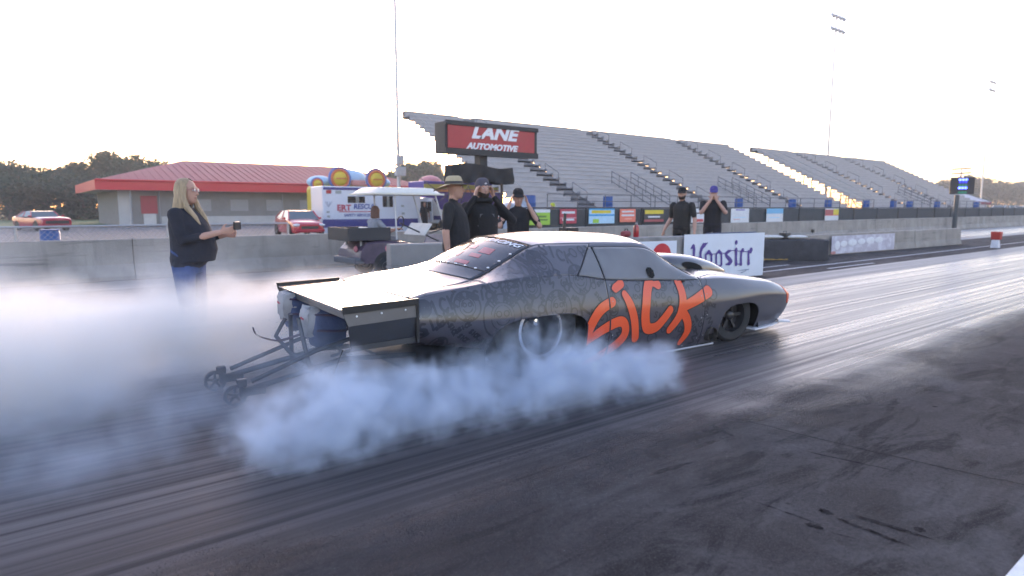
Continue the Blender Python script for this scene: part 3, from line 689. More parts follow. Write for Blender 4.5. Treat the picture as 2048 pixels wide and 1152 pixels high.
# covered board: draped black cloth
ca = on_y(905, 340, SY - .5); cb = on_y(1026, 332, SY - .5); zt = on_y(1000, 330, SY - .5).z; zb = on_y(1000, 366, SY - .5).z
cvr = empty('covered_board', (ca.x, SY - .5, 0), 0, 'black cloth draped over a board below the red sign', 'cover')
rows = []
Wc = cb.x - ca.x
for i in range(41):
    u = i / 40; x = u * Wc; col = []
    for j in range(11):
        v = j / 10
        z = zb + (zt - zb) * v + (.10 * math.sin(u * 5 + .5) - .12 * (1 - u)) * (v) - .05 * (1 - v) * math.sin(u * 9)
        y = .06 * math.sin(u * 16 + v * 3) * (1 - .5 * v) + .05 * math.sin(u * 31 - v * 5) * (1 - v)
        col.append((x, y, z))
    rows.append(col)
mb = MB(); mb.grid(rows)
back = [[(p[0], .5, p[2]) for p in r] for r in rows]; mb.grid(back)
mb.grid([[r[-1], b[-1]] for r, b in zip(rows, back)]); mb.grid([rows[0], back[0]]); mb.grid([rows[-1], back[-1]])
mb.weld = 1e-4; mb.build('cloth', pmat('black_cloth', (0.022, 0.022, 0.024), .9, var=.25, scale=3, bump=.3), cvr, smooth=True, angle=60)
for x in (.3, Wc - .3): MB().tube([(x, .25, 0), (x, .25, zb + .05)], .05, 8).build('leg', BLKF, cvr)

# ================================================================== light poles
POLE = pmat('pale_steel_pole', (0.55, 0.54, 0.55), .5, metal=.3, var=.08)
def light_pole(px, py, Y, ztop, label, boxes=(), r0=.17, heads=True):
    p = on_y(px, py, Y); root = empty('light_pole', (p.x, Y, 0), 0, label, 'light pole')
    MB().tube([(0, 0, 0), (0, 0, ztop * .5), (0, 0, ztop)], [r0, r0 * .8, r0 * .55], 12).build('pole', POLE, root, smooth=True)
    if heads:
        for dz in (.0, 1.5):
            MB().tube([(-1.6, 0, ztop - .2 - dz), (1.6, 0, ztop - .2 - dz)], .06, 6).build('cross_arm', POLE, root)
            for k in range(4):
                MB().box((-1.35 + k * .9, -.25, ztop - .35 - dz), (.55, .35, .5), rx=R(-35), taper=(.7, .7)).build('floodlight', pmat('grey_lamp_housing', (.5, .5, .52), .5), root, bevel=.03)
    for (za, zb_, wd) in boxes: MB().b2((-wd, -.35, za), (wd, -.12, zb_)).build('control_box', pmat('pale_box', (.55, .56, .58), .5), root, bevel=.02)
    return root
Y1 = 39.0
light_pole(797, 330, Y1, 24, 'tall pole left of the red sign, rising out of the picture', [(on_y(800, 352, Y1).z, on_y(800, 334, Y1).z, .38), (on_y(800, 329, Y1).z, on_y(800, 311, Y1).z, .26)], .13)
Y2 = 39.0
light_pole(1655, 325, Y2, on_y(1676, 30, Y2).z, 'tall floodlight pole behind the farther grandstand', [], .16)
Y3 = 42.0
light_pole(1963, 380, Y3, on_y(1976, 158, Y3).z, 'floodlight pole at the far right beyond the stands', [], .16)

# ================================================================== timing tower, marker, crash block, small kit
tb = on_z(1908, 461); TX = tb
twr = empty('timing_tower', (tb.x, tb.y, 0), math.atan2(tb.y, tb.x) - R(90), 'black display tower with blue lights and antenna bars on a post', 'timing display')
dd = (Vector(tb) - _C).dot(_fw) / FPX      # metres per photo pixel there
MB().tube([(0, 0, 0), (0, 0, 70 * dd)], 4.2 * dd, 8).build('post', pmat('dark_post', (.05, .055, .06), .5), twr)
z0, z1 = 72 * dd, 105 * dd
MB().b2((-13 * dd, 0, z0), (27 * dd, 22 * dd, z1)).build('display_box', pmat('display_black', (.008, .008, .012), .4), twr, bevel=.03)
BLUEL = pmat('blue_lamp', (.03, .05, .5), .4, emit=(.08, .12, 1.0), emit_s=1.6)
GRL = pmat('dim_green_lamp', (.01, .10, .06), .4, emit=(.02, .25, .15), emit_s=.12)
for (za, mm) in ((28, BLUEL), (23, pmat('deep_blue_lamp', (.01, .01, .12), .4, emit=(.02, .03, .5), emit_s=.4)), (17, GRL), (12, BLUEL), (3, GRL)):
    for k in range(3):
        MB().lathe([(2.1 * dd, -.02), (2.4 * dd, -.10)], ((3 + k * 5) * dd, 0, z0 + za * dd), axis='Y', n=12).build('lamp', mm, twr)
MB().tube([(4 * dd, .3, z1), (4 * dd, .3, z1 + 17 * dd)], 1.2 * dd, 6).build('mast', pmat('pale_violet_mast', (.4, .4, .55), .5), twr)
for dz in (8, 17): MB().box((4 * dd, .3, z1 + dz * dd), (32 * dd, 4 * dd, 2.4 * dd), ry=R(-2.5)).build('antenna_bar', BLACKM, twr)

mk = on_z(1990, 496); dd = (mk - _C).dot(_fw) / FPX
mkr = empty('track_marker', mk, 0, 'red topped white marker standing beside the far track edge', 'marker')
MB().box((0, 0, 8 * dd), (14 * dd, 14 * dd, 16 * dd), taper=(.8, .8)).build('base', pmat('white_plastic', (.6, .6, .66), .5), mkr, bevel=.02)
MB().box((.05, 0, 24.5 * dd), (15 * dd, 15 * dd, 16 * dd), taper=(1.12, 1.12)).build('red_block', pmat('red_foam', (.36, .025, .018), .6), mkr, bevel=.03)

FOAM = pmat('dark_foam', (0.045, 0.045, 0.052), .95, var=.3, scale=5, bump=.8, bscale=22)
ka = on_z(1512, 521); kb = on_z(1656, 521)
kd = (kb - ka); kl = kd.length
cb_ = empty('crash_block', ka, math.atan2(kd.y, kd.x), 'long dark grey foam crash block beside the end of the white banner', 'crash barrier')
hh = .60
rows = []
for i in range(25):
    u = i / 24; r_ = []
    for (yy, zz) in [(0, 0), (-.02, .05), (0, hh * .5), (-.01, hh - .05), (.05, hh), (.6, hh), (.66, hh - .05), (.66, 0)]:
        r_.append((u * kl, yy + random.uniform(-.012, .012), max(0, zz + (random.uniform(-.015, .015) if zz > 0 else 0))))
    rows.append(r_)
mb = MB(); mb.grid(rows); mb.add(rows[0], [tuple(range(8))]); mb.add(rows[-1], [tuple(range(8))]); mb.build('foam_body', FOAM, cb_, smooth=True, angle=50)
MB().b2((.02, -.012, .02), (.9, -.025, .05)).build('yellow_strap', pmat('dull_yellow', (.35, .22, .05), .6), cb_)
for (u, w_, h_, mm, nm) in [(.36, .95, .09, pmat('white_sandbag', (.55, .54, .52), .9, bump=.4), 'sandbag'), (.68, .75, .09, pmat('white_sandbag', (.55, .54, .52), .9), 'sandbag')]:
    p = Vector(cb_.location) + kd * u
    o = MB().sphere((0, 0, .055), (w_ / 2, .2, .055), 16, 8).build(nm, mm, None, smooth=True); o.location = (p.x, p.y + .34, hh + .005); o.rotation_euler = (0, 0, math.atan2(kd.y, kd.x))
    tag(o, ('left' if u < .5 else 'right') + ' pale sandbag lying on the dark crash block', 'sandbag', 'sandbags on the crash block')
p = Vector(cb_.location) + kd * .52
o = empty('equipment_box', (p.x, p.y + .3, hh + .004), 0, 'small black box standing on the dark crash block between sandbags', 'box')
MB().box((0, 0, .09), (.28, .22, .18)).build('case', BLACKM, o, bevel=.02); MB().tube([(-.08, 0, .18), (-.08, 0, .215), (.08, 0, .215), (.08, 0, .18)], .01, 6).build('handle', BLACKM, o)
p = on_y(1625, 470, 11.0)
o = empty('track_sensor', (p.x, 11.0, 0), 0, 'small dark sensor on a thin stand behind the crash block', 'sensor')
zz = on_y(1625, 462, 11.0).z
MB().tube([(0, 0, 0), (0, 0, zz)], .015, 6).build('stand', GALV, o); MB().box((0, 0, zz), (.09, .09, .11)).build('head', BLACKM, o, bevel=.01)

# fire extinguishers and a jug on the short wall
def on_wall(px):
    q = on_plane(px, 476, CW_A, cwn); q.z = .925; return q
EXT = pmat('extinguisher_red', (0.36, 0.012, 0.02), .3, coat=.4, var=.08)
def extinguisher(px, s, label):
    q = on_wall(px); r = empty('fire_extinguisher', q, .4, label, 'fire extinguisher')
    MB().lathe([(.07 * s, 0), (.078 * s, .02 * s), (.078 * s, .25 * s), (.06 * s, .31 * s), (.025 * s, .335 * s)], n=18).build('cylinder', EXT, r, smooth=True)
    MB().lathe([(.022 * s, .335 * s), (.03 * s, .36 * s), (.02 * s, .39 * s)], n=10).build('valve', GALV, r)
    MB().tube([(0, 0, .385 * s), (.04 * s, 0, .42 * s), (.12 * s, 0, .43 * s)], .011 * s, 6).tube([(0, 0, .37 * s), (.06 * s, 0, .38 * s), (.12 * s, 0, .385 * s)], .01 * s, 6).build('lever', BLACKM, r)
    MB().tube([(-.02 * s, 0, .37 * s), (-.1 * s, 0, .33 * s), (-.1 * s, .0, .12 * s)], .013 * s, 6).build('hose', BLACKM, r)
    return r
extinguisher(1272, .72, 'red fire extinguisher standing on the short wall beyond the car roof')
q = on_wall(1252); o = empty('fuel_jug', q, .2, 'small dark red jug lying next to the fire extinguisher', 'jug')
MB().lathe([(.05, -.13), (.062, -.11), (.062, .08), (.03, .12), (.022, .15)], (0, 0, .065), axis='X', n=14).build('body', pmat('dull_red_plastic', (.22, .03, .04), .5), o, smooth=True)
MB().tube([(-.06, 0, .12), (-.04, 0, .16), (.05, 0, .16), (.07, 0, .11)], .01, 6).build('handle', BLACKM, o)
p = on_y(1128, 470, 10.6)
o = empty('equipment_stand', (p.x, 10.6, 0), 0, 'black equipment stand with upright post seen over the car roof', 'stand')
zt_ = on_y(1128, 427, 10.6).z; zb_ = on_y(1140, 458, 10.6).z
MB().tube([(0, 0, zb_), (.03, 0, zt_)], .035, 8).build('upright', BLACKM, o)
MB().box((.14, 0, zb_ - .02), (.34, .3, .11)).build('tray', BLACKM, o, bevel=.01)
for a in range(3): MB().tube([(.1, 0, zb_ - .05), (.1 + .35 * math.cos(a * 2.1), .35 * math.sin(a * 2.1), 0)], .018, 6).build('leg', BLACKM, o)

# ================================================================== rescue truck
RY = 34.6
def ry(px, py): return on_y(px, py, RY)
rx0 = ry(645, 400).x; rx1 = ry(842, 400).x; rz1 = ry(745, 374).z; rzb = ry(745, 464).z
amb = empty('rescue_truck', (rx0, RY, 0), 0, 'white rescue truck with blue stripes, dark windows and an open cab door', 'rescue truck')
WPT = pmat('white_truck_paint', (0.58, 0.61, 0.70), .3, coat=.3, var=.05, scale=1.2); NAVY = pmat('navy_stripe', (0.03, 0.035, 0.20), .35, var=.08); DGL = pmat('dark_glass', (0.012, 0.014, 0.016), .08, var=.05)
Wd = 1.75; Lb = rx1 - rx0
MB().b2((0, 0, .42), (Lb, Wd, rz1)).build('box_body', WPT, amb, bevel=.05)
def RR(px, py): p = ry(px, py); return p.x - rx0, p.z
def apanel(nm, x0, y0, x1, y1, mat, out=.012, bev=0):
    a = RR(x0, y0); c = RR(x1, y1); return MB().b2((a[0], -out, c[1]), (c[0], .0 - .002, a[1])).build(nm, mat, amb, bevel=bev)
apanel('roof_stripe', 646, 374, 745, 381, NAVY); apanel('roof_stripe', 745, 378, 842, 381.5, NAVY, .014)
apanel('side_stripe', 645, 439, 836, 452, NAVY)
apanel('window', 695, 392.5, 730, 406, DGL, .016, .03); apanel('window', 765, 392, 786, 414, DGL, .016, .03)
apanel('window_divider', 711, 392.5, 718, 406, pmat('grey_divider', (.2, .21, .2), .5), .02); apanel('window_divider', 773, 392, 779, 414, pmat('grey_divider', (.2, .21, .2), .5), .02)
apanel('marker_lamp', 652, 380, 662, 387, pmat('red_lamp', (.4, .02, .03), .3), .05); apanel('flood_lamp', 671, 381, 682, 387, pmat('grey_lamp', (.3, .32, .32), .3), .05)
apanel('rear_compartment', 646, 384, 668, 437, WPT, .008, .01); apanel('side_door', 800, 384, 836, 450, WPT, .008, .01)
for (px, py) in ((656, 424), (657, 433), (805, 412), (806, 427)): apanel('handle', px - 3, py - 2, px + 3, py + 2, pmat('grey_lamp', (.3, .32, .32), .3), .02)
# emblem of forked lines on the rear compartment
eb = MB()
for dx in (-7, -3, 3, 7):
    a = RR(657 + dx, 403); c = RR(657, 414); eb.tube([(a[0], -.014, a[1]), (c[0], -.014, c[1])], .018, 5)
eb.build('emblem', pmat('grey_emblem', (.3, .32, .42), .5), amb)
RTX = pmat('red_lettering', (.42, .06, .10), .4); BTX = pmat('blue_lettering', (.05, .07, .28), .4)
c1 = RR(688, 416); put_text('ERT', .46, c1[0], -.012, c1[1], RTX, amb, .0, .018, 1.08)
c2 = RR(729, 413.5); put_text('RESCUE', .39, c2[0], -.012, c2[1], BTX, amb, .12, .012, 1.02)
apanel('underline', 678, 422.5, 750, 424, RTX)
c3 = RR(715, 430.5); put_text('SAFETY SERVICES', .215, c3[0], -.012, c3[1], BTX, amb, .1, .006, 1.0)
apanel('skirt', 645, 453, 836, 463, WPT, -.06)
# cab
ca0 = Lb + .02; cl = 2.3
cabp = [(ca0, .5), (ca0, 2.02), (ca0 + .35, 2.12), (ca0 + .95, 2.08), (ca0 + 1.45, 1.40), (ca0 + 2.25, 1.22), (ca0 + 2.36, 1.0), (ca0 + 2.36, .5)]
MB().prism(cabp, .15, Wd - .15, 'Y').build('cab', WPT, amb, bevel=.05)
MB().prism([(ca0 + 1.0, 2.02), (ca0 + 1.42, 1.46), (ca0 + 1.46, 1.46), (ca0 + 1.05, 2.04)], .2, Wd - .2, 'Y').build('windscreen', DGL, amb)
d0 = RR(842, 403); d1 = RR(857, 459)
MB().b2((d0[0], .135, d1[1] + .05), (d1[0], .149, d0[1])).build('door_opening', pmat('black_interior', (.006, .006, .007), .8), amb)
MB().b2((d1[0] + .06, -.35, .62), (d1[0] + .12, .14, 2.0)).build('open_door', WPT, amb, bevel=.02)
MB().b2((d1[0] + .0, -.31, 1.28), (d1[0] + .058, .08, 1.86)).build('door_window', DGL, amb)
MB().b2((ca0 + .95, .14, .72), (ca0 + 2.3, .149, .98)).build('cab_stripe', NAVY, amb)
def wheel(parent, c, r, wd, rimr, axis='Y', rim=None, n=24, tyre_mat=None, hub=True):
    t = MB().lathe([(rimr, -wd / 2), (r * .93, -wd / 2), (r, -wd * .36), (r, wd * .36), (r * .93, wd / 2), (rimr, wd / 2)], (0, 0, 0), axis, n, caps=False).build('wheel', tyre_mat or TYRE, parent, smooth=True)
    t.location = c
    MB().lathe([(rimr, -wd * .45), (rimr * .9, -wd * .40), (rimr * .75, -wd * .2), (rimr * .3, -wd * .22), (rimr * .2, -wd * .4), (.001, -wd * .42)], (0, 0, 0), axis, n, caps=False).build('rim', rim or RIMG, t, smooth=True)
    return t
TYRE = pmat('tyre_rubber', (0.022, 0.022, 0.024), .75, var=.2, scale=14, bump=.2); RIMG = pmat('steel_rim', (.35, .35, .37), .35, metal=.7, var=.1)
for x in (1.5, Lb + 1.75): wheel(amb, (x, .16, .42), .42, .28, .22)
for x in (1.5, Lb + 1.75): wheel(amb, (x, Wd - .16, .42), .42, .28, .22)

# ================================================================== parked cars
def parked_car(name, label, loc, rz, paint, L=4.6, W=1.8, H=1.42, glass=None, style='sedan', face=None):
    root = empty(name, loc, rz, label, 'car'); g = glass or pmat('car_glass', (.10, .13, .15), .08, var=.05)
    if style == 'sedan':
        st = [(-L / 2, .55, .72, .34), (-L / 2 + .12, .80, .92, .26), (-L * .30, .90, .97, .2), (-.3, .92, .93, .18), (.7, .92, .93, .18), (L * .30, .90, .86, .18), (L / 2 - .25, .82, .74, .2), (L / 2 - .02, .60, .62, .26)]
        rf = [(-L * .40, .96), (-L * .20, H - .03), (.15, H), (.55, H - .03), (L * .27, .90)]
    else:
        st = [(-L / 2, .62, .80, .34), (-L / 2 + .12, .86, .90, .28), (-L * .30, .93, .93, .22), (-.3, .93, .88, .2), (.7, .93, .88, .2), (L * .30, .93, .88, .2), (L / 2 - .2, .90, .83, .24), (L / 2 - .02, .84, .74, .3)]
        rf = [(-L * .34, .90), (-L * .17, H - .04), (-.1, H), (.25, H - .03), (L * .15, .90)]
    k = W / 1.84; rows = []
    for (x, hw, zt, zb) in st:
        hw *= k; zc = zb + (zt - zb) * .55
        half = [(hw * .86, zb), (hw * .97, zb + .06), (hw, zc), (hw * .96, zt - .05), (hw * .86, zt), (hw * .45, zt + .03), (0, zt + .035)]
        rows.append([(x, -y, z) for y, z in half] + [(x, y, z) for y, z in half[-2::-1]])
    P = np.array(rows); dense = []
    for i in range(len(P) - 1):
        for t in np.linspace(0, 1, 5, endpoint=False):
            p0, p1, p2, p3 = P[max(i - 1, 0)], P[i], P[i + 1], P[min(i + 2, len(P) - 1)]
            dense.append(.5 * (2 * p1 + (p2 - p0) * t + (2 * p0 - 5 * p1 + 4 * p2 - p3) * t * t + (3 * p1 - p0 - 3 * p2 + p3) * t ** 3))
    dense.append(P[-1])
    mb = MB(); mb.grid([[tuple(q) for q in r] for r in dense]); nn = len(dense[0]); mb.add([tuple(q) for q in dense[0]], [tuple(range(nn))]); mb.add([tuple(q) for q in dense[-1]], [tuple(range(nn))])
    mb.build('body', paint, root, smooth=True, angle=40)
    gw0, gw1 = W * .455, W * .36
    def sec(x, z): 
        t = max(0, min(1, (z - .9) / (H - .9))); return gw0 + (gw1 - gw0) * t
    # glasshouse
    vs = []; 
    for (x, z) in rf: vs += [(x, -sec(x, z), z), (x, sec(x, z), z)]
    m_ = len(rf); mb = MB()
    mb.add(vs, [(2 * i, 2 * i + 2, 2 * i + 3, 2 * i + 1) for i in range(1, m_ - 2)])
    mb.build('roof', paint, root, smooth=True)
    for nm, i in (('rear_window', 0), ('windscreen', m_ - 2)):
        MB().add([vs[2 * i], vs[2 * i + 2], vs[2 * i + 3], vs[2 * i + 1]], [(0, 1, 2, 3)]).build(nm, g, root)
    for s_ in (0, 1):
        poly = [vs[2 * i + s_] for i in range(m_)]; MB().add(poly, [tuple(range(m_))]).build('side_window', g, root)
        sy = -1 if s_ == 0 else 1
        for (a, b_) in ((0, 1), (m_ - 2, m_ - 1)):
            MB().tube([Vector(vs[2 * a + s_]) + Vector((0, sy * .005, 0)), Vector(vs[2 * b_ + s_]) + Vector((0, sy * .005, 0))], .035, 6).build('pillar', paint, root)
        xm = -.25 if style == 'sedan' else -.5
        MB().tube([(xm, sy * (gw0 + .004), .93), (xm - .02, sy * (gw1 + .006), H - .03)], .03, 6).build('pillar', paint, root)
        MB().box((L * .17, sy * (W / 2 + .06), .96), (.1, .16, .1)).build('mirror', paint, root, bevel=.02)
        for x in (-L * .295, L * .30):
            MB().lathe([(.36, sy * (W / 2 - .10)), (.36, sy * (W / 2 + .004))], (x, 0, .33), 'Y', 20).build('wheel_arch', BLACKM, root)
            w_ = wheel(root, (x, sy * (W / 2 - .09), .32), .315, .21, .20)
            if sy > 0: w_.rotation_euler = (0, 0, math.pi)
    xf = L / 2
    for sy in (-1, 1):
        MB().sphere((xf - .14, sy * W * .36, .62 if style == 'sedan' else .66), (.14, .2, .075) if style == 'sedan' else (.10, .16, .09), 12, 8).build('headlight', pmat('headlight_glass', (.6, .62, .65), .1), root, smooth=True)
        MB().box((-L / 2 + .04, sy * W * .33, .78), (.12, .3, .12)).build('tail_light', pmat('red_lamp', (.4, .02, .03), .3), root, bevel=.02)
    MB().box((xf - .03, 0, .50 if style == 'sedan' else .56), (.1, W * (.5 if style == 'sedan' else .74), .14 if style == 'sedan' else .20)).build('grille', pmat('black_grille', (.012, .012, .012), .5), root, bevel=.01)
    MB().box((xf - .0, 0, .36), (.12, W * .86, .12)).build('bumper', paint if style == 'sedan' else (face or paint), root, bevel=.03)
    return root
REDP = pmat('red_car_paint', (0.42, 0.012, 0.03), .22, coat=.8, var=.05)
p = on_z(600, 466)
parked_car('parked_sedan', 'red sedan parked left of the white rescue truck', (12.0, 33.5, 0), R(-95), REDP, 4.3, 1.7, 1.36)
p = on_z(75, 462)
parked_car('parked_muscle_car', 'dark red muscle car parked at the far left beyond the chain link fence', (p.x + .3, p.y + 1.5, 0), R(-70), pmat('maroon_paint', (0.36, 0.012, 0.035), .2, coat=.9, var=.05), 4.5, 1.8, 1.28, style='muscle', face=pmat('dull_red_bumper', (.26, .02, .03), .4))
# vehicles far down the strip on the right
for i, (px, py, Y, col, lab) in enumerate([(2010, 421, 24, (.62, .64, .68), 'white vehicle parked far down the strip by the right edge'), (2040, 420, 30, (.5, .55, .6), 'pale vehicle at the right edge of the picture beyond the fence')]):
    p = on_y(px, py, Y); parked_car('parked_van', lab, (p.x, Y, .0), R(-20 + 15 * i), pmat('pale_paint_%d' % i, col, .3, coat=.5, var=.05), 4.8, 1.9, 1.75)
# pavilion tent at the end of the stands
p = on_y(1915, 405, 30)
tn = empty('canopy_tent', (p.x, 30, 0), 0, 'white peaked canopy tent with dark red trim at the end of the stands', 'tent')
zt0 = on_y(1915, 404, 30).z; zt1 = on_y(1912, 391, 30).z
MB().add([(-4.5, -2.5, zt0), (4.5, -2.5, zt0), (4.5, 2.5, zt0), (-4.5, 2.5, zt0), (0, 0, zt1 + .5)], [(0, 1, 4), (1, 2, 4), (2, 3, 4), (3, 0, 4)]).build('canopy', pmat('pale_tent', (.5, .48, .52), .7), tn)
for (x, y) in ((-4.4, -2.4), (4.4, -2.4), (4.4, 2.4), (-4.4, 2.4)): MB().tube([(x, y, 0), (x, y, zt0)], .05, 6).build('leg', GALV, tn)
MB().b2((-4.5, -2.55, zt0 - .35), (4.5, -2.5, zt0)).build('valance', pmat('maroon_cloth', (.2, .03, .05), .7), tn)

# ================================================================== inflatable bounce castle
IY = 46.0
def iy(px, py): return on_y(px, py, IY)
ib = empty('bounce_castle', (iy(710, 400).x, IY, 0), 0, 'inflatable bounce castle with yellow and blue discs behind the rescue truck', 'inflatable'); ix = ib.location.x
YEL = pmat('yellow_vinyl', (.62, .46, .03), .5, var=.1); BLV = pmat('blue_vinyl', (.12, .16, .42), .5, var=.1); ORV = pmat('orange_vinyl', (.60, .16, .05), .5, var=.1); PBL = pmat('pale_blue_vinyl', (.40, .58, .74), .5, var=.15); WHV = pmat('white_vinyl_soft', (.62, .66, .70), .5)
z_b = 0
a = iy(632, 372); c = iy(795, 345)
MB().b2((iy(640, 372).x - ix, .3, 0), (c.x - ix, 3.0, iy(700, 371).z)).build('base_body', YEL, ib, bevel=.3)
hump = MB()
for (px, py, rr_) in ((655, 360, .8), (715, 355, 1.3), (778, 362, .7)):
    q = iy(px, py); hump.sphere((q.x - ix, 1.6, q.z - .1), (rr_ * 1.15, 1.0, rr_ * .62), 18, 10)
hump.build('pale_arch', PBL, ib, smooth=True)
for (px, py, rpx) in ((682, 357, 23), (755, 359, 22), (637, 368, 13)):
    q = iy(px, py); s_ = (q - _C).dot(_fw) / FPX; r_ = rpx * s_
    MB().tube([(q.x - ix + r_ * .92 * math.cos(t), .25, q.z + r_ * .92 * math.sin(t)) for t in np.linspace(0, 2 * math.pi, 33)[:-1]], r_ * .13, 8, closed=True).build('blue_ring', BLV, ib, smooth=True)
    MB().tube([(q.x - ix + r_ * .74 * math.cos(t), .15, q.z + r_ * .74 * math.sin(t)) for t in np.linspace(0, 2 * math.pi, 33)[:-1]], r_ * .12, 8, closed=True).build('orange_ring', ORV, ib, smooth=True)
    MB().sphere((q.x - ix, .2, q.z), (r_ * .66, .28, r_ * .66), 20, 10).build('yellow_disc', YEL, ib, smooth=True)
    MB().box((q.x - ix, -.07, q.z), (r_ * .9, .03, r_ * .10)).build('orange_band', ORV, ib)
q = iy(718, 362)
MB().b2((iy(706, 365).x - ix, .1, iy(718, 372).z), (iy(733, 365).x - ix, .5, iy(718, 360).z)).build('pink_panel', pmat('pink_vinyl', (.55, .25, .22), .5), ib, bevel=.1)
# purple and yellow trailer behind the men
TY = 38.5
p0, p1 = on_y(848, 385, TY), on_y(1004, 385, TY); zt_ = on_y(900, 363, TY).z
tr = empty('purple_trailer', (p0.x, TY, 0), 0, 'purple trailer with yellow and orange bands behind the men at the wall', 'trailer')
Lt = p1.x - p0.x
PUR = pmat('purple_paint', (.07, .05, .32), .35, coat=.3, var=.1)
MB().b2((0, 0, .55), (Lt, 2.2, zt_)).build('body', PUR, tr, bevel=.06)
MB().b2((-.01, -.012, on_y(900, 378, TY).z), (Lt + .01, -.002, on_y(900, 369, TY).z)).build('yellow_band', pmat('olive_yellow', (.42, .40, .10), .5), tr)
MB().b2((-.01, -.014, on_y(900, 384, TY).z), (Lt + .01, -.002, on_y(900, 379, TY).z)).build('orange_band', pmat('soft_orange', (.60, .26, .12), .5), tr)
for x in (1.2, Lt - 1.2): wheel(tr, (x, .1, .36), .36, .24, .2)
MB().lathe([(.8, 0), (.78, .12), (.55, .32), (.2, .42), (.001, .44)], (1.15, 1.1, zt_), n=20, caps=False).build('roof_dome', pmat('pink_dome', (.6, .25, .28), .5), tr, smooth=True)
# silver cover over a parked machine
SVY = 20.0
q0, q1 = on_y(985, 415, SVY), on_y(1046, 390, SVY)
sv = empty('covered_machine', (q0.x, SVY, 0), 0, 'machine under a crumpled silver cover between the hooded man and the man in black', 'covered machine')
rows = []
for i in range(25):
    u = i / 24; r_ = []
    for j in range(9):
        v = j / 8; x = u * (q1.x - q0.x + .6); zt2 = .95 + .95 * u ** .7
        r_.append((x + .1 * math.sin(v * 7), -.1 + v * 1.2 + .05 * math.sin(u * 18 + v * 9), zt2 - .8 * (1 - v) ** 2 + .05 * math.sin(u * 22 + 6 * v)))
    rows.append(r_)
mb = MB(); mb.grid(rows); mb.grid([[(p[0], p[1], p[2]) for p in (r[0], (r[0][0], r[0][1] - .05, 0))] for r in rows]); mb.grid([[r[-1], (r[-1][0], r[-1][1] + .1, 0)] for r in rows])
mb.grid([[p, (p[0], p[1], 0)] for p in rows[-1]]); mb.grid([[p, (p[0], p[1], 0)] for p in rows[0]])
mb.weld = 1e-4; mb.build('cover', pmat('silver_cover', (.36, .40, .44), .3, metal=.5, var=.2, scale=4), sv, smooth=True, angle=70)
for x in (.3, 1.2): MB().lathe([(.3, 0), (.3, .2)], (x, -.2, .3), 'Y', 16).build('wheel', TYRE, sv)

# ================================================================== golf cart
GY = 12.45
def gy(px, py): return on_y(px, py, GY)
gx = gy(765, 540).x + .10
gc = empty('golf_cart', (gx, GY, 0), 0, 'dark purple golf cart with a black cargo box and cream roof behind the race car', 'golf cart')
GP = pmat('mottled_purple_cart', (0.075, 0.055, 0.085), .4, coat=.3, var=.45, scale=4); CREAM = pmat('cream_roof', (.66, .63, .55), .45, var=.06); BOXG = pmat('black_cargo_box', (.028, .030, .036), .6, var=.12); WSEAT = pmat('white_seat', (.6, .6, .58), .5)
def G(px, py): p = gy(px, py); return p.x - gx, p.z
a = G(698, 458); c = G(783, 486)
cbx = MB(); x0_, x1_, zb_, zt_ = a[0], c[0], .80, G(720, 456)[1]
cbx.b2((x0_, .02, zb_), (x1_, .06, zt_)).b2((x0_, 1.10, zb_), (x1_, 1.14, zt_)).b2((x0_, .06, zb_), (x0_ + .04, 1.10, zt_)).b2((x1_ - .04, .06, zb_), (x1_, 1.10, zt_)).b2((x0_ + .04, .06, zb_), (x1_ - .04, 1.10, zb_ + .04))
cbx.build('cargo_box', BOXG, gc, bevel=.01)
for x in (x0_ + .35, x0_ + .75): [MB().tube([(x, yb, .55), (x, yb, .8)], .025, 6).build('box_bracket', GALV, gc) for yb in (.2, .95)]
# body shell: rear cowl, rocker, front cowl
side = [(-.62, .42), (-.58, .60), (-.42, .76), (-.10, .80), (.55, .74), (.75, .55), (.78, .36), (1.45, .34), (1.55, .5), (1.72, .86), (1.95, .80), (2.25, .55), (2.28, .34), (1.9, .30), (.4, .28), (-.5, .32)]
rows = []
for y, s_ in ((.0, .92), (.06, 1.0), (.58, 1.02), (1.1, 1.0), (1.16, .92)):
    rows.append([(x * (1 if s_ > .95 else .985), y, .30 + (z - .30) * s_) for x, z in side])
mb = MB()
nn = len(side)
for i in range(len(rows) - 1):
    for k in range(nn): mb.add([rows[i][k], rows[i][(k + 1) % nn], rows[i + 1][(k + 1) % nn], rows[i + 1][k]], [(0, 1, 2, 3)])
mb.add(rows[0], [tuple(range(nn))]); mb.add(rows[-1], [tuple(range(nn))])
mb.build('body', GP, gc)
MB().b2((-.72, .0, .30), (-.50, 1.16, .44)).build('rear_bumper', pmat('grey_plastic', (.10, .105, .12), .6), gc, bevel=.03)
MB().sphere((-.60, .22, .62), (.04, .07, .07), 10, 6).build('tail_light', pmat('pink_lamp', (.45, .15, .18), .3), gc, smooth=True)
MB().sphere((.02, .005, .62), (.05, .02, .07), 10, 6).build('side_reflector', pmat('pink_lamp', (.45, .15, .18), .3), gc, smooth=True)
MB().b2((.05, .05, .50), (.80, 1.1, .70)).build('seat_base', WSEAT, gc, bevel=.02); MB().b2((.0, .06, .702), (.5, 1.1, .74)).build('seat', WSEAT, gc, bevel=.03)
MB().box((-.10, .58, .92), (.08, 1.0, .30), ry=R(-8)).build('seat_back', WSEAT, gc, bevel=.04)
for x in (0.0, 1.72):
    for y in (.1, 1.06):
        if y < .5: MB().lathe([(.30, -.012 - .1), (.30, .02 - .1)], (x, y, .26), 'Y', 22).build('wheel_arch', BLACKM, gc)
        wheel(gc, (x, y - (.04 if y < .5 else -.04), .23), .23, .2, .12)
r0 = G(746, 386); r1 = G(886, 383); zr_ = G(790, 386)[1]
rows = []
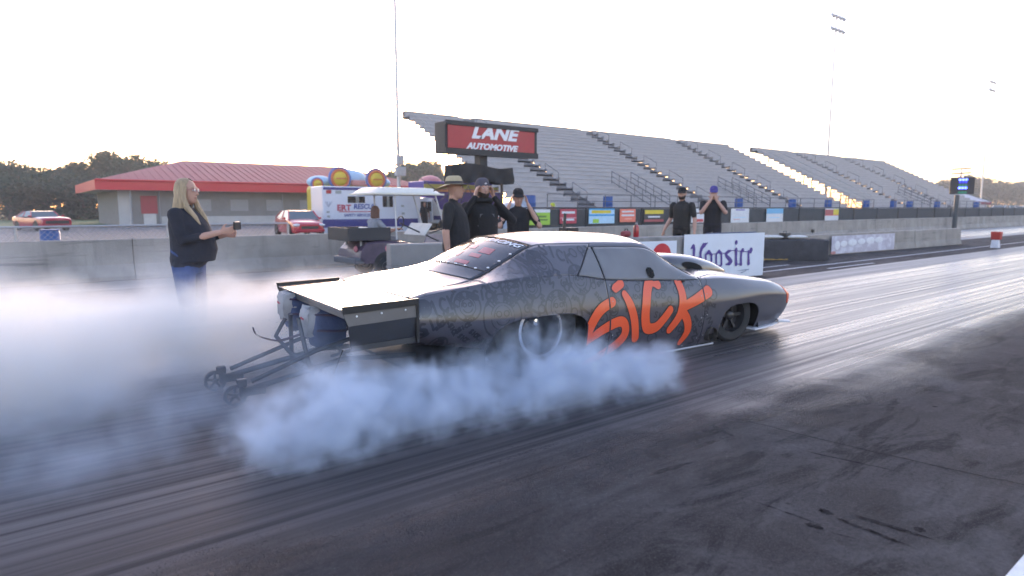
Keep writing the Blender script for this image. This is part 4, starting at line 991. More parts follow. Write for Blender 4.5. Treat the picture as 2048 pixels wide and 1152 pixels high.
for i in range(17):
    u = i / 16; x = r0[0] + (r1[0] - r0[0]) * u; e = 1 - (2 * u - 1) ** 2; r_ = []
    for j in range(9):
        v = j / 8; f = 1 - (2 * v - 1) ** 2
        r_.append((x, -.05 + v * 1.26, zr_ + .0 + .13 * min(1, 2.2 * e) * min(1, 2.0 * f) ** .6))
    rows.append(r_)
mb = MB(); mb.grid(rows); mb.grid([[(p[0], p[1], zr_ - .035) for p in r] for r in rows]); mb.grid([[r[0], (r[0][0], r[0][1], zr_ - .035)] for r in rows]); mb.grid([[r[-1], (r[-1][0], r[-1][1], zr_ - .035)] for r in rows])
mb.grid([[p, (p[0], p[1], zr_ - .035)] for p in rows[0]]); mb.grid([[p, (p[0], p[1], zr_ - .035)] for p in rows[-1]])
mb.weld = 1e-4; mb.build('roof', CREAM, gc, smooth=True, angle=50)
for (xa, xb_) in ((.30, .28), (1.62, 1.30)):
    for y in (.08, 1.08): MB().tube([(xa, y, .8), (xb_, y, zr_ - .03)], .018, 6).build('roof_strut', pmat('pale_strut', (.5, .5, .52), .4), gc)
stw = G(816, 447); MB().tube([(stw[0] + .11 * math.cos(t) * .35, .38 + .17 * math.sin(t), stw[1] + .15 * math.cos(t)) for t in np.linspace(0, 2 * math.pi, 25)[:-1]], .014, 6, closed=True).build('steering_wheel', BLACKM, gc, smooth=True)
MB().tube([(stw[0], .38, stw[1]), (1.55, .38, .72)], .018, 6).build('steering_column', BLACKM, gc)
MB().box((1.12, .58, 1.0), (.03, .95, .34), ry=R(38)).build('dash_panel', WSEAT, gc, bevel=.01)
MB().tube([(1.72, .1, .9), (1.5, .1, 1.02), (1.15, .1, .92)], .02, 6).build('hand_rail', BLACKM, gc)

# ================================================================== the drag car
CAR_O = Vector((3.606, 5.005, 0)); CAR_A = R(-3.86)
car = empty('drag_race_car', CAR_O, CAR_A, 'charcoal wrapped drag race coupe with orange lettering doing a burnout', 'race car')
_cx = Vector((math.cos(CAR_A), math.sin(CAR_A), 0)); _cyv = Vector((-math.sin(CAR_A), math.cos(CAR_A), 0))
def car_px(px, py, y):
    """photo pixel -> (x,z) on the car's plane at lateral offset y"""
    q = on_plane(px, py, CAR_O + _cyv * y, _cyv) - CAR_O; return q.dot(_cx), q.z
# control net: stations x columns (half side, y positive), columns: 0 sill, 2 crease, 4 belt, 5 rail, 7 centre
N0 = [(-1.16, .74, .43), (-.95, .76, .40), (-.52, .79, .32), (-.18, .81, .20), (.18, .82, .10), (.5, .825, .04), (.8, .825, .03), (1.2, .825, .03), (1.6, .825, .03), (1.88, .825, .03), (2.15, .825, .03), (2.5, .82, .04), (2.8, .81, .06), (3.15, .80, .09), (3.48, .78, .11), (3.72, .74, .13), (3.88, .64, .14)]
N2 = [(-1.16, .86, .605), (-.95, .90, .60), (-.52, .94, .59), (-.18, .955, .575), (.18, .955, .555), (.5, .935, .515), (.8, .92, .49), (1.2, .915, .48), (1.6, .915, .48), (1.88, .917, .48), (2.15, .92, .485), (2.5, .93, .495), (2.8, .935, .50), (3.15, .92, .50), (3.50, .90, .48), (3.77, .865, .455), (3.95, .75, .42)]
N4 = [(-1.16, .80, .785), (-.95, .825, .825), (-.52, .845, .875), (-.18, .86, .90), (.18, .855, .905), (.5, .845, .88), (.8, .84, .83), (1.2, .835, .795), (1.6, .835, .77), (1.88, .835, .755), (2.15, .835, .748), (2.5, .835, .735), (2.8, .83, .71), (3.15, .815, .668), (3.50, .80, .620), (3.75, .765, .555), (3.92, .67, .485)]
N5 = [(-1.16, .72, .80), (-.95, .70, .845), (-.50, .60, .885), (-.16, .585, 1.02), (.16, .56, 1.148), (.5, .575, 1.16), (.82, .585, 1.155), (1.2, .595, 1.145), (1.55, .605, 1.115), (1.84, .67, .94), (2.16, .755, .765), (2.5, .70, .765), (2.8, .68, .745), (3.15, .65, .703), (3.50, .62, .655), (3.76, .58, .59), (3.94, .51, .51)]
N7 = [(-1.16, 0, .80), (-.98, 0, .85), (-.66, 0, .93), (-.28, 0, 1.09), (.06, 0, 1.215), (.45, 0, 1.255), (.82, 0, 1.255), (1.2, 0, 1.24), (1.68, 0, 1.19), (2.05, 0, 1.00), (2.46, 0, .82), (2.7, 0, .80), (2.9, 0, .78), (3.22, 0, .725), (3.55, 0, .665), (3.82, 0, .60), (3.98, 0, .52)]
N0, N2, N4, N5, N7 = [np.array(a, float) for a in (N0, N2, N4, N5, N7)]
def bulge(a, b, dy): 
    m_ = .5 * (a + b); m_[:, 1] += dy; return m_
N1 = bulge(N0, N2, .030); N3 = bulge(N2, N4, .018)
for i in range(12, 17):   # the crease fades into a rounded nose
    k = (.25, .7, 1, 1, 1)[i - 12]; N2[i, 1] -= .012 * k
    N1[i, 1] += k * ((N0[i, 1] + 3 * N2[i, 1]) / 4 - N1[i, 1]); N3[i, 1] += k * ((3 * N2[i, 1] + N4[i, 1]) / 4 - N3[i, 1])
    N1[i, 0] += k * ((N0[i, 0] + 3 * N2[i, 0]) / 4 - N1[i, 0]); N3[i, 0] += k * ((3 * N2[i, 0] + N4[i, 0]) / 4 - N3[i, 0])
N45 = bulge(N4, N5, .0)
for i in range(len(N45)):
    up = N5[i, 2] - N4[i, 2]
    N45[i, 1] += .016 if up > .1 else .0; N45[i, 2] += .0 if up > .1 else .010
N6 = .5 * (N5 + N7)
for i in range(len(N6)): N6[i, 2] = .25 * N5[i, 2] + .75 * N7[i, 2]; N6[i, 0] = .3 * N5[i, 0] + .7 * N7[i, 0]
def crom(A, u):
    u = min(max(u, 0), len(A) - 1 - 1e-6); i = int(u); t = u - i
    p1, p2 = A[i], A[i + 1]; p0 = A[i - 1] if i > 0 else 2 * p1 - p2; p3 = A[i + 2] if i + 2 < len(A) else 2 * p2 - p1
    return .5 * (2 * p1 + (p2 - p0) * t + (2 * p0 - 5 * p1 + 4 * p2 - p3) * t * t + (3 * p1 - p0 - 3 * p2 + p3) * t ** 3)
def quad3(a, m_, b, t):   # curve through a (0), m (.5), b (1)
    return a * (2 * (t - .5) * (t - 1)) + m_ * (-4 * t * (t - 1)) + b * (2 * t * (t - .5))
def body(u, v):
    if v <= 2: p = quad3(crom(N0, u), crom(N1, u), crom(N2, u), v / 2)
    elif v <= 4: p = quad3(crom(N2, u), crom(N3, u), crom(N4, u), (v - 2) / 2)
    elif v <= 5: p = quad3(crom(N4, u), crom(N45, u), crom(N5, u), v - 4)
    else: p = quad3(crom(N5, u), crom(N6, u), crom(N7, u), (v - 5) / 2)
    return p
ARCH = [((.02, .36), (.50, .215), 3.2), ((2.80, .20), (.355, .245), 2.8)]
def in_arch(x, z, grow=0.0):
    for (cx, cz), (rx, rz), pw in ARCH:
        if z < cz: 
            if abs(x - cx) < rx + grow: return True
        elif (abs(x - cx) / (rx + grow)) ** pw + (abs(z - cz) / (rz + grow)) ** pw < 1: return True
    return False
def to_arch(x, z):
    for (cx, cz), (rx, rz), pw in ARCH:
        if abs(x - cx) <= rx * 1.05:
            if z <= cz: return (cx + math.copysign(rx, x - cx), z)
            dx, dz = x - cx, z - cz; k = ((abs(dx) / rx) ** pw + (abs(dz) / rz) ** pw) ** (1 / pw)
            if k < 1e-6: return (cx, cz + rz)
            return (cx + dx / k, cz + dz / k)
    return (x, z)
def panel(name, mat, u0, u1, v0, v1, nu, nv, side, cut=False, off=0.0, thick=.006, subs=None):
    """u0,u1 numbers or functions of v; one sheet of the body with folded edges"""
    s = side; fu0 = u0 if callable(u0) else (lambda v: u0); fu1 = u1 if callable(u1) else (lambda v: u1)
    P = []; vlist = list(np.linspace(v0, v1, nv + 1))
    for brk in (2.0, 4.0, 5.0):
        if v0 < brk < v1: vlist.append(brk)
    vlist = sorted(set(round(v, 5) for v in vlist)); nv = len(vlist) - 1
    for i in range(nu + 1):
        row = []
        for v in vlist:
            u = fu0(v) + (fu1(v) - fu0(v)) * i / nu; q = body(u, v); row.append([q[0], s * q[1], q[2]])
        P.append(row)
    verts = [p for r in P for p in r]; faces = [(i * (nv + 1) + j, (i + 1) * (nv + 1) + j, (i + 1) * (nv + 1) + j + 1, i * (nv + 1) + j + 1) for i in range(nu) for j in range(nv)]
    if cut:
        inside = [in_arch(p[0], p[2]) for p in verts]; nf = []
        orig = [tuple(p) for p in verts]; moved = set()
        for f in faces:
            k = sum(inside[i] for i in f)
            if k == 4: continue
            nf.append(f)
            if k:
                for i in f:
                    if inside[i]: moved.add(i)
        for i in moved:
            x, z = to_arch(orig[i][0], orig[i][2]); verts[i][0] = x; verts[i][2] = z
        used = sorted(set(i for f in nf for i in f)); rm = {o: k for k, o in enumerate(used)}
        verts = [verts[i] for i in used]; faces = [tuple(rm[i] for i in f) for f in nf]
    me = bpy.data.meshes.new(name); me.from_pydata([tuple(p) for p in verts], [], faces); me.update()
    acc = sum((p.normal.dot(p.center - Vector((p.center.x, 0, .45)))) for p in me.polygons)
    if acc < 0: me.flip_normals()
    o = link(name, me, mat, car, smooth=True, angle=24)
    sd = o.modifiers.new('thick', 'SOLIDIFY'); sd.thickness = thick; sd.offset = 1.0 if False else -1.0
    return o
# materials -----------------------------------------------------
PAINT_C = pmat('charcoal_wrap', (0.054, 0.051, 0.066), .36, var=.10, scale=2.5, coat=.8, coat_rough=.20, rvar=.05)
PAINT_C.node_tree.nodes['Principled BSDF'].inputs['Coat IOR'].default_value = 1.6
PAINT_D = pmat('doodle_print', (0.013, 0.0125, 0.019), .36, var=.08, coat=.8, coat_rough=.20, rvar=.05)
PAINT_D.node_tree.nodes['Principled BSDF'].inputs['Coat IOR'].default_value = 1.6
PAINT_T = pmat('charcoal_gloss', (0.045, 0.044, 0.055), .28, var=.08, scale=2.5, coat=1.0, coat_rough=.16, rvar=.05)
for m_ in (PAINT_T,): m_.node_tree.nodes['Principled BSDF'].inputs['Coat IOR'].default_value = 1.55
ORANGE = pmat('orange_print', (0.72, 0.085, 0.020), .34, var=.05, coat=.5, coat_rough=.10, rvar=.05)
OUTL = pmat('black_outline_print', (0.012, 0.011, 0.013), .35, coat=.4)
CBLK = pmat('satin_black', (0.014, 0.014, 0.016), .45, var=.15)
CARBON = pmat('carbon_plate', (0.03, 0.03, 0.033), .32, coat=.4, var=.1)
GREYPL = pmat('grey_aluminium_plate', (0.13, 0.125, 0.125), .38, metal=.3, var=.1)
CHROME = pmat('polished_metal', (0.75, 0.75, 0.77), .12, metal=1.0, var=.05)
TUBE = pmat('dark_chassis_tube', (0.035, 0.037, 0.045), .45, var=.1)
# lexan: thin sheet, part see-through, part mirror; reflected glare painted as a pale base
def lexan(name, tint, glare_haze):
    m = bpy.data.materials.new(name); m.use_nodes = True; n = m.node_tree.nodes; l = m.node_tree.links
    out = n['Material Output']; b = n['Principled BSDF']; b.inputs['Base Color'].default_value = (*glare_haze, 1); b.inputs['Roughness'].default_value = .08; b.inputs['Coat Weight'].default_value = .6
    tr = n.new('ShaderNodeBsdfTransparent'); tr.inputs['Color'].default_value = (*tint, 1)
    tc = n.new('ShaderNodeTexCoord'); nz = n.new('ShaderNodeTexNoise'); nz.inputs['Scale'].default_value = 3; l.new(tc.outputs['Object'], nz.inputs['Vector'])
    lw = n.new('ShaderNodeFresnel'); lw.inputs['IOR'].default_value = 1.5
    ad_ = n.new('ShaderNodeMath'); ad_.operation = 'ADD'; mr = n.new('ShaderNodeMapRange'); mr.inputs['To Min'].default_value = .22; mr.inputs['To Max'].default_value = .46; l.new(nz.outputs['Fac'], mr.inputs['Value'])
    l.new(lw.outputs[0], ad_.inputs[0]); l.new(mr.outputs[0], ad_.inputs[1])
    mx = n.new('ShaderNodeMixShader'); l.new(ad_.outputs[0], mx.inputs[0]); l.new(tr.outputs[0], mx.inputs[1]); l.new(b.outputs[0], mx.inputs[2]); l.new(mx.outputs[0], out.inputs['Surface'])
    return m
LEX = lexan('lexan_window', (.55, .56, .58), (.40, .40, .42)); LEXD = pmat('smoked_lexan', (0.028, 0.028, 0.034), .16, coat=.6, coat_rough=.08, var=.1, rvar=.04)
g_ = .012
near_side = []
for s in (-1, 1):
    q1 = panel('quarter_panel', PAINT_C, 0.0, 6 - g_, 0, 4, 150, 44, s, cut=True)
    sail_hi = lambda v: 4.85 + (v - 4) * 1.14
    q2 = panel('sail_panel', PAINT_C, 2 + g_, sail_hi, 4, 5, 70, 14, s)
    q2b = panel('deck_side', PAINT_C, 0.0, 2 + g_, 4, 5, 30, 6, s)
    d1 = panel('door', PAINT_C, 6 + g_, 10 - g_, 0, 4, 90, 44, s)
    f1 = panel('front_fender', PAINT_C, 10 + g_, 16.0, 0, 5, 130, 56, s, cut=True)
    panel('roof_rail', PAINT_C, lambda v: 4.85 + (v - 4) * 1.14 + .02, 10.0, 4.90, 5.0, 70, 3, s)
    panel('windscreen_pillar', PAINT_C, 8.0, 10.0, 5.0, 5.10, 24, 2, s)
    panel('quarter_window', LEX, lambda v: 4.88 + (v - 4) * 1.14, 6 - .02, 4.01, 4.89, 20, 12, s, thick=.003)
    panel('door_window', LEX, 6 + .02, 9.95, 4.01, 4.89, 50, 12, s, thick=.003)
    # door sill trim: pale line along the lower edge
    sl_ = MB(); sl_.tube([(x, s * .832, .022) for x in np.linspace(.55, 2.42, 12)], .011, 6); sl_.build('sill_trim', pmat('pale_trim', (.42, .42, .46), .4), car, smooth=True)
    if s < 0: near_side = [q1, q2, q2b, d1, f1]
for s in (-1, 1):
    panel('trunk_lid', PAINT_T, 0.0, 2 - g_, 5.0, 7, 40, 16, s); panel('rear_window', LEXD, 2 + g_, 4 - g_, 5.04, 7, 44, 16, s)
    panel('roof', PAINT_T, 4 + g_, 8 - g_, 5.0, 7, 70, 18, s); panel('windscreen', LEX, 8 + g_, 10 - g_, 5.10, 7, 30, 16, s, thick=.003); panel('hood', PAINT_T, 10 + g_, 16, 5.0, 7, 70, 16, s)
# dark inner skin under the panel gaps and the see-through openings
inner = MB()
def inner_grid(u0, u1, v0, v1, nu, nv, s, off):
    rows = []
    for i in range(nu + 1):
        r_ = []
        for j in range(nv + 1):
            u = u0 + (u1 - u0) * i / nu; v = v0 + (v1 - v0) * j / nv; q = body(u, v); c_ = np.array([q[0], 0, .6]); d_ = q - c_; L_ = max(1e-6, np.linalg.norm(d_)); q = q - d_ / L_ * off; r_.append((q[0], s * q[1], q[2]))
        rows.append(r_)
    inner.grid(rows)
for s in (-1, 1):
    inner_grid(0, 16, 2.05, 4, 100, 8, s, .016); inner_grid(0, 4.8, 4, 5, 40, 4, s, .016); inner_grid(0, 8, 5, 7, 60, 8, s, .022); inner_grid(10, 16, 4, 7, 40, 8, s, .018)
inner.build('inner_shell', CBLK, car)
MB().b2((-1.1, -.62, .16), (3.6, .62, .19)).build('floor_pan', CBLK, car)
# tail panel and nose
tail = MB(); loop = [body(0, v) for v in np.linspace(0, 7, 40)]
pts = [(p[0] + .01, -p[1], p[2]) for p in loop] + [(p[0] + .01, p[1], p[2]) for p in loop[::-1]]
tail.add(pts, [tuple(range(len(pts)))]); tail.build('tail_panel', CBLK, car)
nose = MB(); ring = [body(16, v) for v in np.linspace(0, 7, 24)]; ring = [(p[0], -p[1], p[2]) for p in ring] + [(p[0], p[1], p[2]) for p in ring[::-1][1:]]
r2 = [(p[0] + .05, p[1] * .86, .30 + (p[2] - .30) * .80) for p in ring]; r3 = [(p[0] + .035, p[1] * .7, .30 + (p[2] - .30) * .6) for p in ring]
nose.grid([ring, r2, r3]); nose.add(r3, [tuple(range(len(r3)))]); nose.build('nose_fascia', CARBON, car, smooth=True, angle=60)
for s in (-1, 1):
    panel('headlight_graphic', ORANGE, lambda v: 14.66 + .12 * abs(v - 3), 15.96, 1.4, 4.4, 14, 14, s, thick=-.003)
# splitter
spl = MB(); outl = [(3.10, .885), (3.30, .87), (3.55, .82), (3.80, .74), (3.98, .60), (4.08, 0)]
poly = [(x, -y) for x, y in outl] + [(x, y) for x, y in outl[::-1][1:]]
spl.prism([(x, y) for x, y in poly], .098, .118, 'Z'); spl.build('front_splitter', pmat('pale_splitter', (.62, .63, .68), .35, var=.06), car, bevel=.004)
for s in (-1, 1): MB().box((3.80, s * .79, .128), (.13, .14, .02), rz=s * R(-40)).build('splitter_tip', pmat('pale_splitter', (.62, .63, .68), .35), car, bevel=.005)

# hood scoop: teardrop
sc_rows = []
prof = [(2.22, .27, .955), (2.40, .31, .965), (2.62, .325, .955), (2.85, .315, .925), (3.10, .28, .865), (3.30, .235, .795), (3.46, .17, .72), (3.56, .08, .665)]
PR = np.array(prof)
for i in range(43):
    x, hw, zt = crom(PR, i / 42 * (len(PR) - 1)); zb = .70
    r_ = []
    for j in range(25):
        t = math.pi * j / 24; c_, s_ = math.cos(t), math.sin(t)
        r_.append((x, hw * math.copysign(abs(c_) ** .62, c_), zb + (zt - zb) * abs(s_) ** .55))
    sc_rows.append(r_)
mb = MB(); mb.grid(sc_rows); mb.add(sc_rows[0], [tuple(range(25))]); mb.add(sc_rows[-1], [tuple(range(25))])
scoop = mb.build('hood_scoop', PAINT_T, car, smooth=True, angle=50)
for s in (-1, 1):
    vt = MB(); xx, zz = 2.66, .815
    ringo = []; ringi = []
    for k in range(28):
        t = 2 * math.pi * k / 28; ex, ez = .175 * math.cos(t), .05 * math.sin(t) + -.035 * math.cos(t)
        X_, Z_ = xx + ex, zz + ez; x_, hw_, zt_ = crom(PR, np.interp(X_, PR[:, 0], np.arange(len(PR)))); fz = min(1, max(0, (Z_ - .70) / (zt_ - .70))); sn = fz ** (1 / .55); cs = math.sqrt(max(0, 1 - sn * sn)); Y_ = hw_ * cs ** .62
        ringo.append((X_, s * (Y_ + .006), Z_))
    cen = (xx, s * (sum(abs(p[1]) for p in ringo) / 28 + .004), zz)
    vt.add(ringo + [cen], [(k, (k + 1) % 28, 28) for k in range(28)]); vt.build('scoop_opening', pmat('matt_black', (.004, .004, .004), .9), scoop)

# ---------------- lettering and wrap graphics, laid on the near side of the body
bmx = bmesh.new()
for o in near_side:
    me = o.data; off = len(bmx.verts); vv = [bmx.verts.new(v.co) for v in me.vertices]
    for p in me.polygons: bmx.faces.new([vv[i] for i in p.vertices])
bmx.normal_update()
BV = BVHTree.FromBMesh(bmx, epsilon=1e-5)
def lay(name, strokes, cell, mat, lift, x0, x1, z0, z1, far=False):
    xs, zs, D = strokes_field(strokes, x0, x1, z0, z1, cell); vs, fs = field_mesh(xs, zs, D)
    out = []; ok = []
    for (x, z) in vs:
        for (ex_, ez_) in ((0, 0), (.0011, .0007), (-.0009, .0012), (.0006, -.0013)):
            h = BV.ray_cast(Vector((x + ex_, -3, z + ez_)), Vector((0, 1, 0)))
            if h[0] is not None: break
        if h[0] is None or h[0].y > -.45: out.append((x, 0, z)); ok.append(False)
        else:
            nn_ = h[1]; nn_ = -nn_ if nn_.y > 0 else nn_; q = h[0] + nn_ * lift; out.append((q.x, q.y, q.z)); ok.append(True)
    fs = [f for f in fs if all(ok[i] for i in f)]
    # drop faces stretched over an opening edge
    fs = [f for f in fs if max(out[i][1] for i in f) - min(out[i][1] for i in f) < .03]
    me = bpy.data.meshes.new(name); me.from_pydata(out, [], fs); me.update()
    bm_ = bmesh.new(); bm_.from_mesh(me); bmesh.ops.delete(bm_, geom=[v for v in bm_.verts if not v.link_faces], context='VERTS'); bmesh.ops.recalc_face_normals(bm_, faces=bm_.faces); bm_.to_mesh(me); bm_.free()
    return link(name, me, mat, car, smooth=True, angle=60)
def c8(pts): return [car_px(1140 + x / 3.6, 440 + y / 3.6, -.90) for x, y in pts]
SICK = [(spline([(300, 590), (215, 640), (150, 725), (108, 830), (96, 892)], 5), [.040, .044, .046, .042, .028]), (spline([(90, 900), (185, 815), (290, 750), (360, 728), (388, 765), (382, 835), (318, 912), (210, 990), (95, 1072)], 5), [.020, .038, .042, .042, .040, .042, .042, .036, .016]),
        ([(322, 497), (352, 478), (388, 455)], [.014, .022, .014]), (spline([(398, 535), (425, 600), (450, 700), (468, 848)], 5), [.030, .040, .042, .040]), (spline([(340, 495), (390, 462)], 2), [.034, .034]),
        (spline([(652, 468), (610, 445), (572, 500), (545, 600), (532, 700), (548, 775), (610, 770), (665, 710), (712, 645)], 5), [.040, .042, .046, .048, .050, .048, .044, .040, .036]),
        (spline([(805, 450), (810, 540), (795, 640), (765, 710), (712, 788)], 5), [.044, .044, .046, .042, .036]), (spline([(995, 515), (900, 575), (795, 630)], 5), [.052, .048, .040]), (spline([(790, 640), (832, 715), (845, 800), (810, 885)], 5), [.040, .046, .044, .028])]
def width_fit(pts, wd):
    xi = np.linspace(0, 1, len(wd)); return list(np.interp(np.linspace(0, 1, len(pts)), xi, wd))
SK = [(c8(p), [1.16 * q for q in width_fit(p, wd)]) for p, wd in SICK]
lay('orange_lettering', SK, .010, ORANGE, .0050, .3, 2.35, .03, .90)
lay('lettering_outline', [(p, [a + .010 for a in wd]) for p, wd in SK], .010, OUTL, .0035, .3, 2.35, .03, .90)
# small doodles all over the wrap: badges, scrawled letters, loops
GL = {'S': [[(.9, .9), (.5, 1), (.15, .8), (.3, .55), (.75, .42), (.85, .15), (.45, 0), (.05, .12)]], 'I': [[(.5, 1), (.5, 0)]], 'C': [[(.9, .85), (.5, 1), (.1, .6), (.15, .2), (.5, 0), (.9, .15)]], 'K': [[(.15, 1), (.15, 0)], [(.85, 1), (.2, .5), (.9, 0)]],
      'T': [[(0, 1), (1, 1)], [(.5, 1), (.5, 0)]], 'H': [[(.1, 1), (.1, 0)], [(.9, 1), (.9, 0)], [(.1, .5), (.9, .5)]], 'E': [[(.9, 1), (.1, 1), (.1, 0), (.9, 0)], [(.1, .5), (.75, .5)]], 'M': [[(0, 0), (.1, 1), (.5, .3), (.9, 1), (1, 0)]], 'A': [[(0, 0), (.5, 1), (1, 0)], [(.2, .4), (.8, .4)]], 'G': [[(.9, .85), (.5, 1), (.1, .6), (.15, .15), (.6, 0), (.9, .2), (.9, .45), (.6, .45)]]}
rd = random.Random(11); doodle = []
def scribe(txt, x, z, h, ang, wd, arc=None):
    wl_ = h * .72; tot = wl_ * len(txt) * 1.18
    for i, ch in enumerate(txt):
        for st_ in GL.get(ch, []):
            pts_ = []
            sp = spline(st_, 3) if ch in 'SCG' else st_
            for (a, b_) in sp:
                lx = i * wl_ * 1.18 + a * wl_ - tot / 2; lz = b_ * h - h / 2
                if arc:
                    th = ang - lx / arc; rr_ = arc + lz; pts_.append((x + rr_ * math.cos(th), z + rr_ * math.sin(th)))
                else: pts_.append((x + lx * math.cos(ang) - lz * math.sin(ang), z + lx * math.sin(ang) + lz * math.cos(ang)))
            doodle.append((pts_, wd))
def circ(x, z, r, wd, a0=0, a1=2 * math.pi, sq=1.0):
    doodle.append(([(x + r * math.cos(t), z + r * sq * math.sin(t)) for t in np.linspace(a0, a1, 24)], wd))
def badge(x, z, r, spin=0.0):
    circ(x, z, r, .007); circ(x, z, r * .62, .004)
    scribe('THE MAG', x, z, r * .27, R(90) + spin, .006, arc=r * .80); scribe('SICK', x, z, r * .24, R(-90) + spin, .005, arc=r * .80)
    circ(x - r * .2, z + r * .12, r * .13, .005); circ(x + r * .2, z + r * .12, r * .13, .005); circ(x, z - r * .05, r * .36, .005, R(200), R(340)); circ(x, z, r * .45, .004, 0, math.pi, 1.1)
placed = []
def free(x, z, r):
    for (a, b_, c_) in placed:
        if (a - x) ** 2 + (b_ - z) ** 2 < (c_ + r) ** 2: return False
    placed.append((x, z, r)); return True
for (px, py, rpx, kd_) in [(995, 630, 42, 'b'), (1106, 612, 34, 'b'), (1098, 530, 24, 'b'), (1020, 576, 24, 'b'), (930, 612, 27, 'b'), (1160, 560, 30, 'b'), (1058, 574, 22, 'b'), (878, 612, 20, 's'), (870, 645, 18, 's'), (1072, 522, 26, 's'), (1065, 545, 20, 's'), (968, 590, 14, 's'), (1140, 510, 20, 's'), (1056, 612, 18, 'k'), (1160, 610, 22, 'k'), (850, 615, 12, 'b'), (1125, 580, 14, 's')]:
    x, z = car_px(px, py, -.86); r_ = rpx / 232
    if not free(x, z, r_): pass
    if kd_ == 'b': badge(x, z, r_, rd.uniform(-.4, .4))
    elif kd_ == 's': scribe('SICK', x, z, r_ * 1.1, rd.uniform(-.5, .9), .010)
    else: scribe('K', x, z, r_ * 1.8, rd.uniform(-.5, .5), .012)
tries = 0
while tries < 2600:
    tries += 1
    x = rd.uniform(-1.12, 2.3); z = rd.uniform(.08, 1.12); r_ = rd.choice([.035, .045, .06, .075, .1])
    if not free(x, z, r_ * .92): continue
    k = rd.random()
    if k < .28: badge(x, z, r_, rd.uniform(-3, 3)) if r_ > .05 else circ(x, z, r_ * .8, .006)
    elif k < .62: scribe('SICK', x, z, r_ * .8, rd.uniform(-1.2, 1.2), .0045 + r_ * .05)
    elif k < .8:
        a0 = rd.uniform(0, 6.3); doodle.append(([(x + r_ * (1 - t / 9) * math.cos(a0 + t), z + r_ * (1 - t / 9) * math.sin(a0 + t)) for t in np.linspace(0, 7.5, 22)], .007))
    else:
        a0 = rd.uniform(0, 3.1); doodle.append((spline([(x + r_ * (i / 2 - 1) * math.cos(a0) - (r_ * .5 * (-1) ** i) * math.sin(a0), z + r_ * (i / 2 - 1) * math.sin(a0) + (r_ * .5 * (-1) ** i) * math.cos(a0)) for i in range(5)], 4), .009))
lay('wrap_graphics', doodle, .0085, PAINT_D, .0018, -1.16, 2.4, .05, 1.16)
bmx.free()

# rear window script, sponsor blocks and fasteners
def bodypt(u, v, s, lift=.0):
    p = body(u, v); q = body(u + .02, v); r_ = body(u, min(7, v + .02)) if v < 6.98 else body(u, v - .02)
    P_ = Vector((p[0], s * p[1], p[2])); a = Vector((q[0], s * q[1], q[2])) - P_; b_ = Vector((r_[0], s * r_[1], r_[2])) - P_
    nn_ = a.cross(b_).normalized(); nn_ = -nn_ if nn_.z < 0 else nn_
    return P_ + nn_ * lift
def rw(a, b_, lift):   # a: -1..1 across (near..far), b: 0..1 up the rear window
    s = -1 if a < 0 else 1; v = 7 - 1.94 * abs(a); return bodypt(2.02 + 1.96 * b_, v, s, lift)
tme = text_mesh('MICA RACING', 1.0, .25, .02, 0.0)
bmt = bmesh.new(); bmt.from_mesh(tme); bmesh.ops.triangulate(bmt, faces=bmt.faces); bmesh.ops.subdivide_edges(bmt, edges=bmt.edges, cuts=2, use_grid_fill=True)
xsz = [v.co.x for v in bmt.verts]; w0, w1 = min(xsz), max(xsz)
for v in bmt.verts:
    a = -(-.78 + .5 * 0) ; t = (v.co.x - w0) / (w1 - w0)
    # reads from the far side to the near side
    aa = .42 - 1.36 * t; bb = .90 + .10 * (v.co.y / .75) - .0
    v.co = rw(max(-.98, aa), min(.99, bb), .006)
bmt.to_mesh(tme); bmt.free()
link('window_script', tme, pmat('white_window_script', (.7, .72, .76), .4), car)
RSP = pmat('red_window_print', (.36, .05, .05), .18, coat=.6, coat_rough=.08, rvar=.04)
for (a, b_, wa, wb) in [(-.52, .62, .26, .07), (-.46, .47, .24, .04), (-.42, .30, .30, .035), (-.12, .66, .2, .05), (-.06, .45, .16, .06), (.1, .60, .18, .04), (.16, .38, .2, .05), (.35, .55, .16, .05)]:
    gr_ = []
    for i in range(7):
        gr_.append([tuple(rw(a + wa * (i / 6 - .5) + .04 * (j / 2 - .5), b_ + wb * (j / 2 - .5) * 2, .0025)) for j in range(3)])
    MB().grid(gr_).build('window_decal', RSP, car)
SCREW = pmat('bright_fastener', (.8, .8, .82), .25, metal=.4)
for (a, b_) in [(-.95, .68), (-.95, .48), (-.95, .30), (-.80, .235), (-.60, .235), (-.40, .235), (-.2, .235), (0, .235), (.2, .235), (.45, .235)]:
    p = rw(a, b_, .004); MB().sphere(p, (.014, .014, .008), 10, 6).build('fastener', SCREW, car)
ln = MB(); ln.tube([rw(a, .225, .004) for a in np.linspace(-.98, .98, 25)], .003, 5); ln.build('window_seam', CBLK, car)
ln = MB(); ln.tube([rw(a, .995, .006) for a in np.linspace(-.985, .985, 33)], .006, 5); ln.build('window_gasket', CBLK, car)
for (u, v) in [(6.12, .4), (6.12, 1.2), (6.12, 2.8), (6.12, 3.7), (9.86, .4), (9.86, 1.4), (9.86, 2.7), (9.86, 3.7), (10.14, .5), (10.14, 1.5), (10.14, 2.8), (10.14, 4.3), (11.2, 4.8), (12.4, 4.8), (13.6, 4.8), (.12, 2.5), (.12, 3.3), (.12, 1.2), (7.2, .12), (8.2, .12), (9.1, .12)]:
    q = body(u, v); MB().sphere((q[0], -q[1] - .002, q[2] + .001), (.0075, .004, .0075), 8, 6).build('fastener', GALV, car)
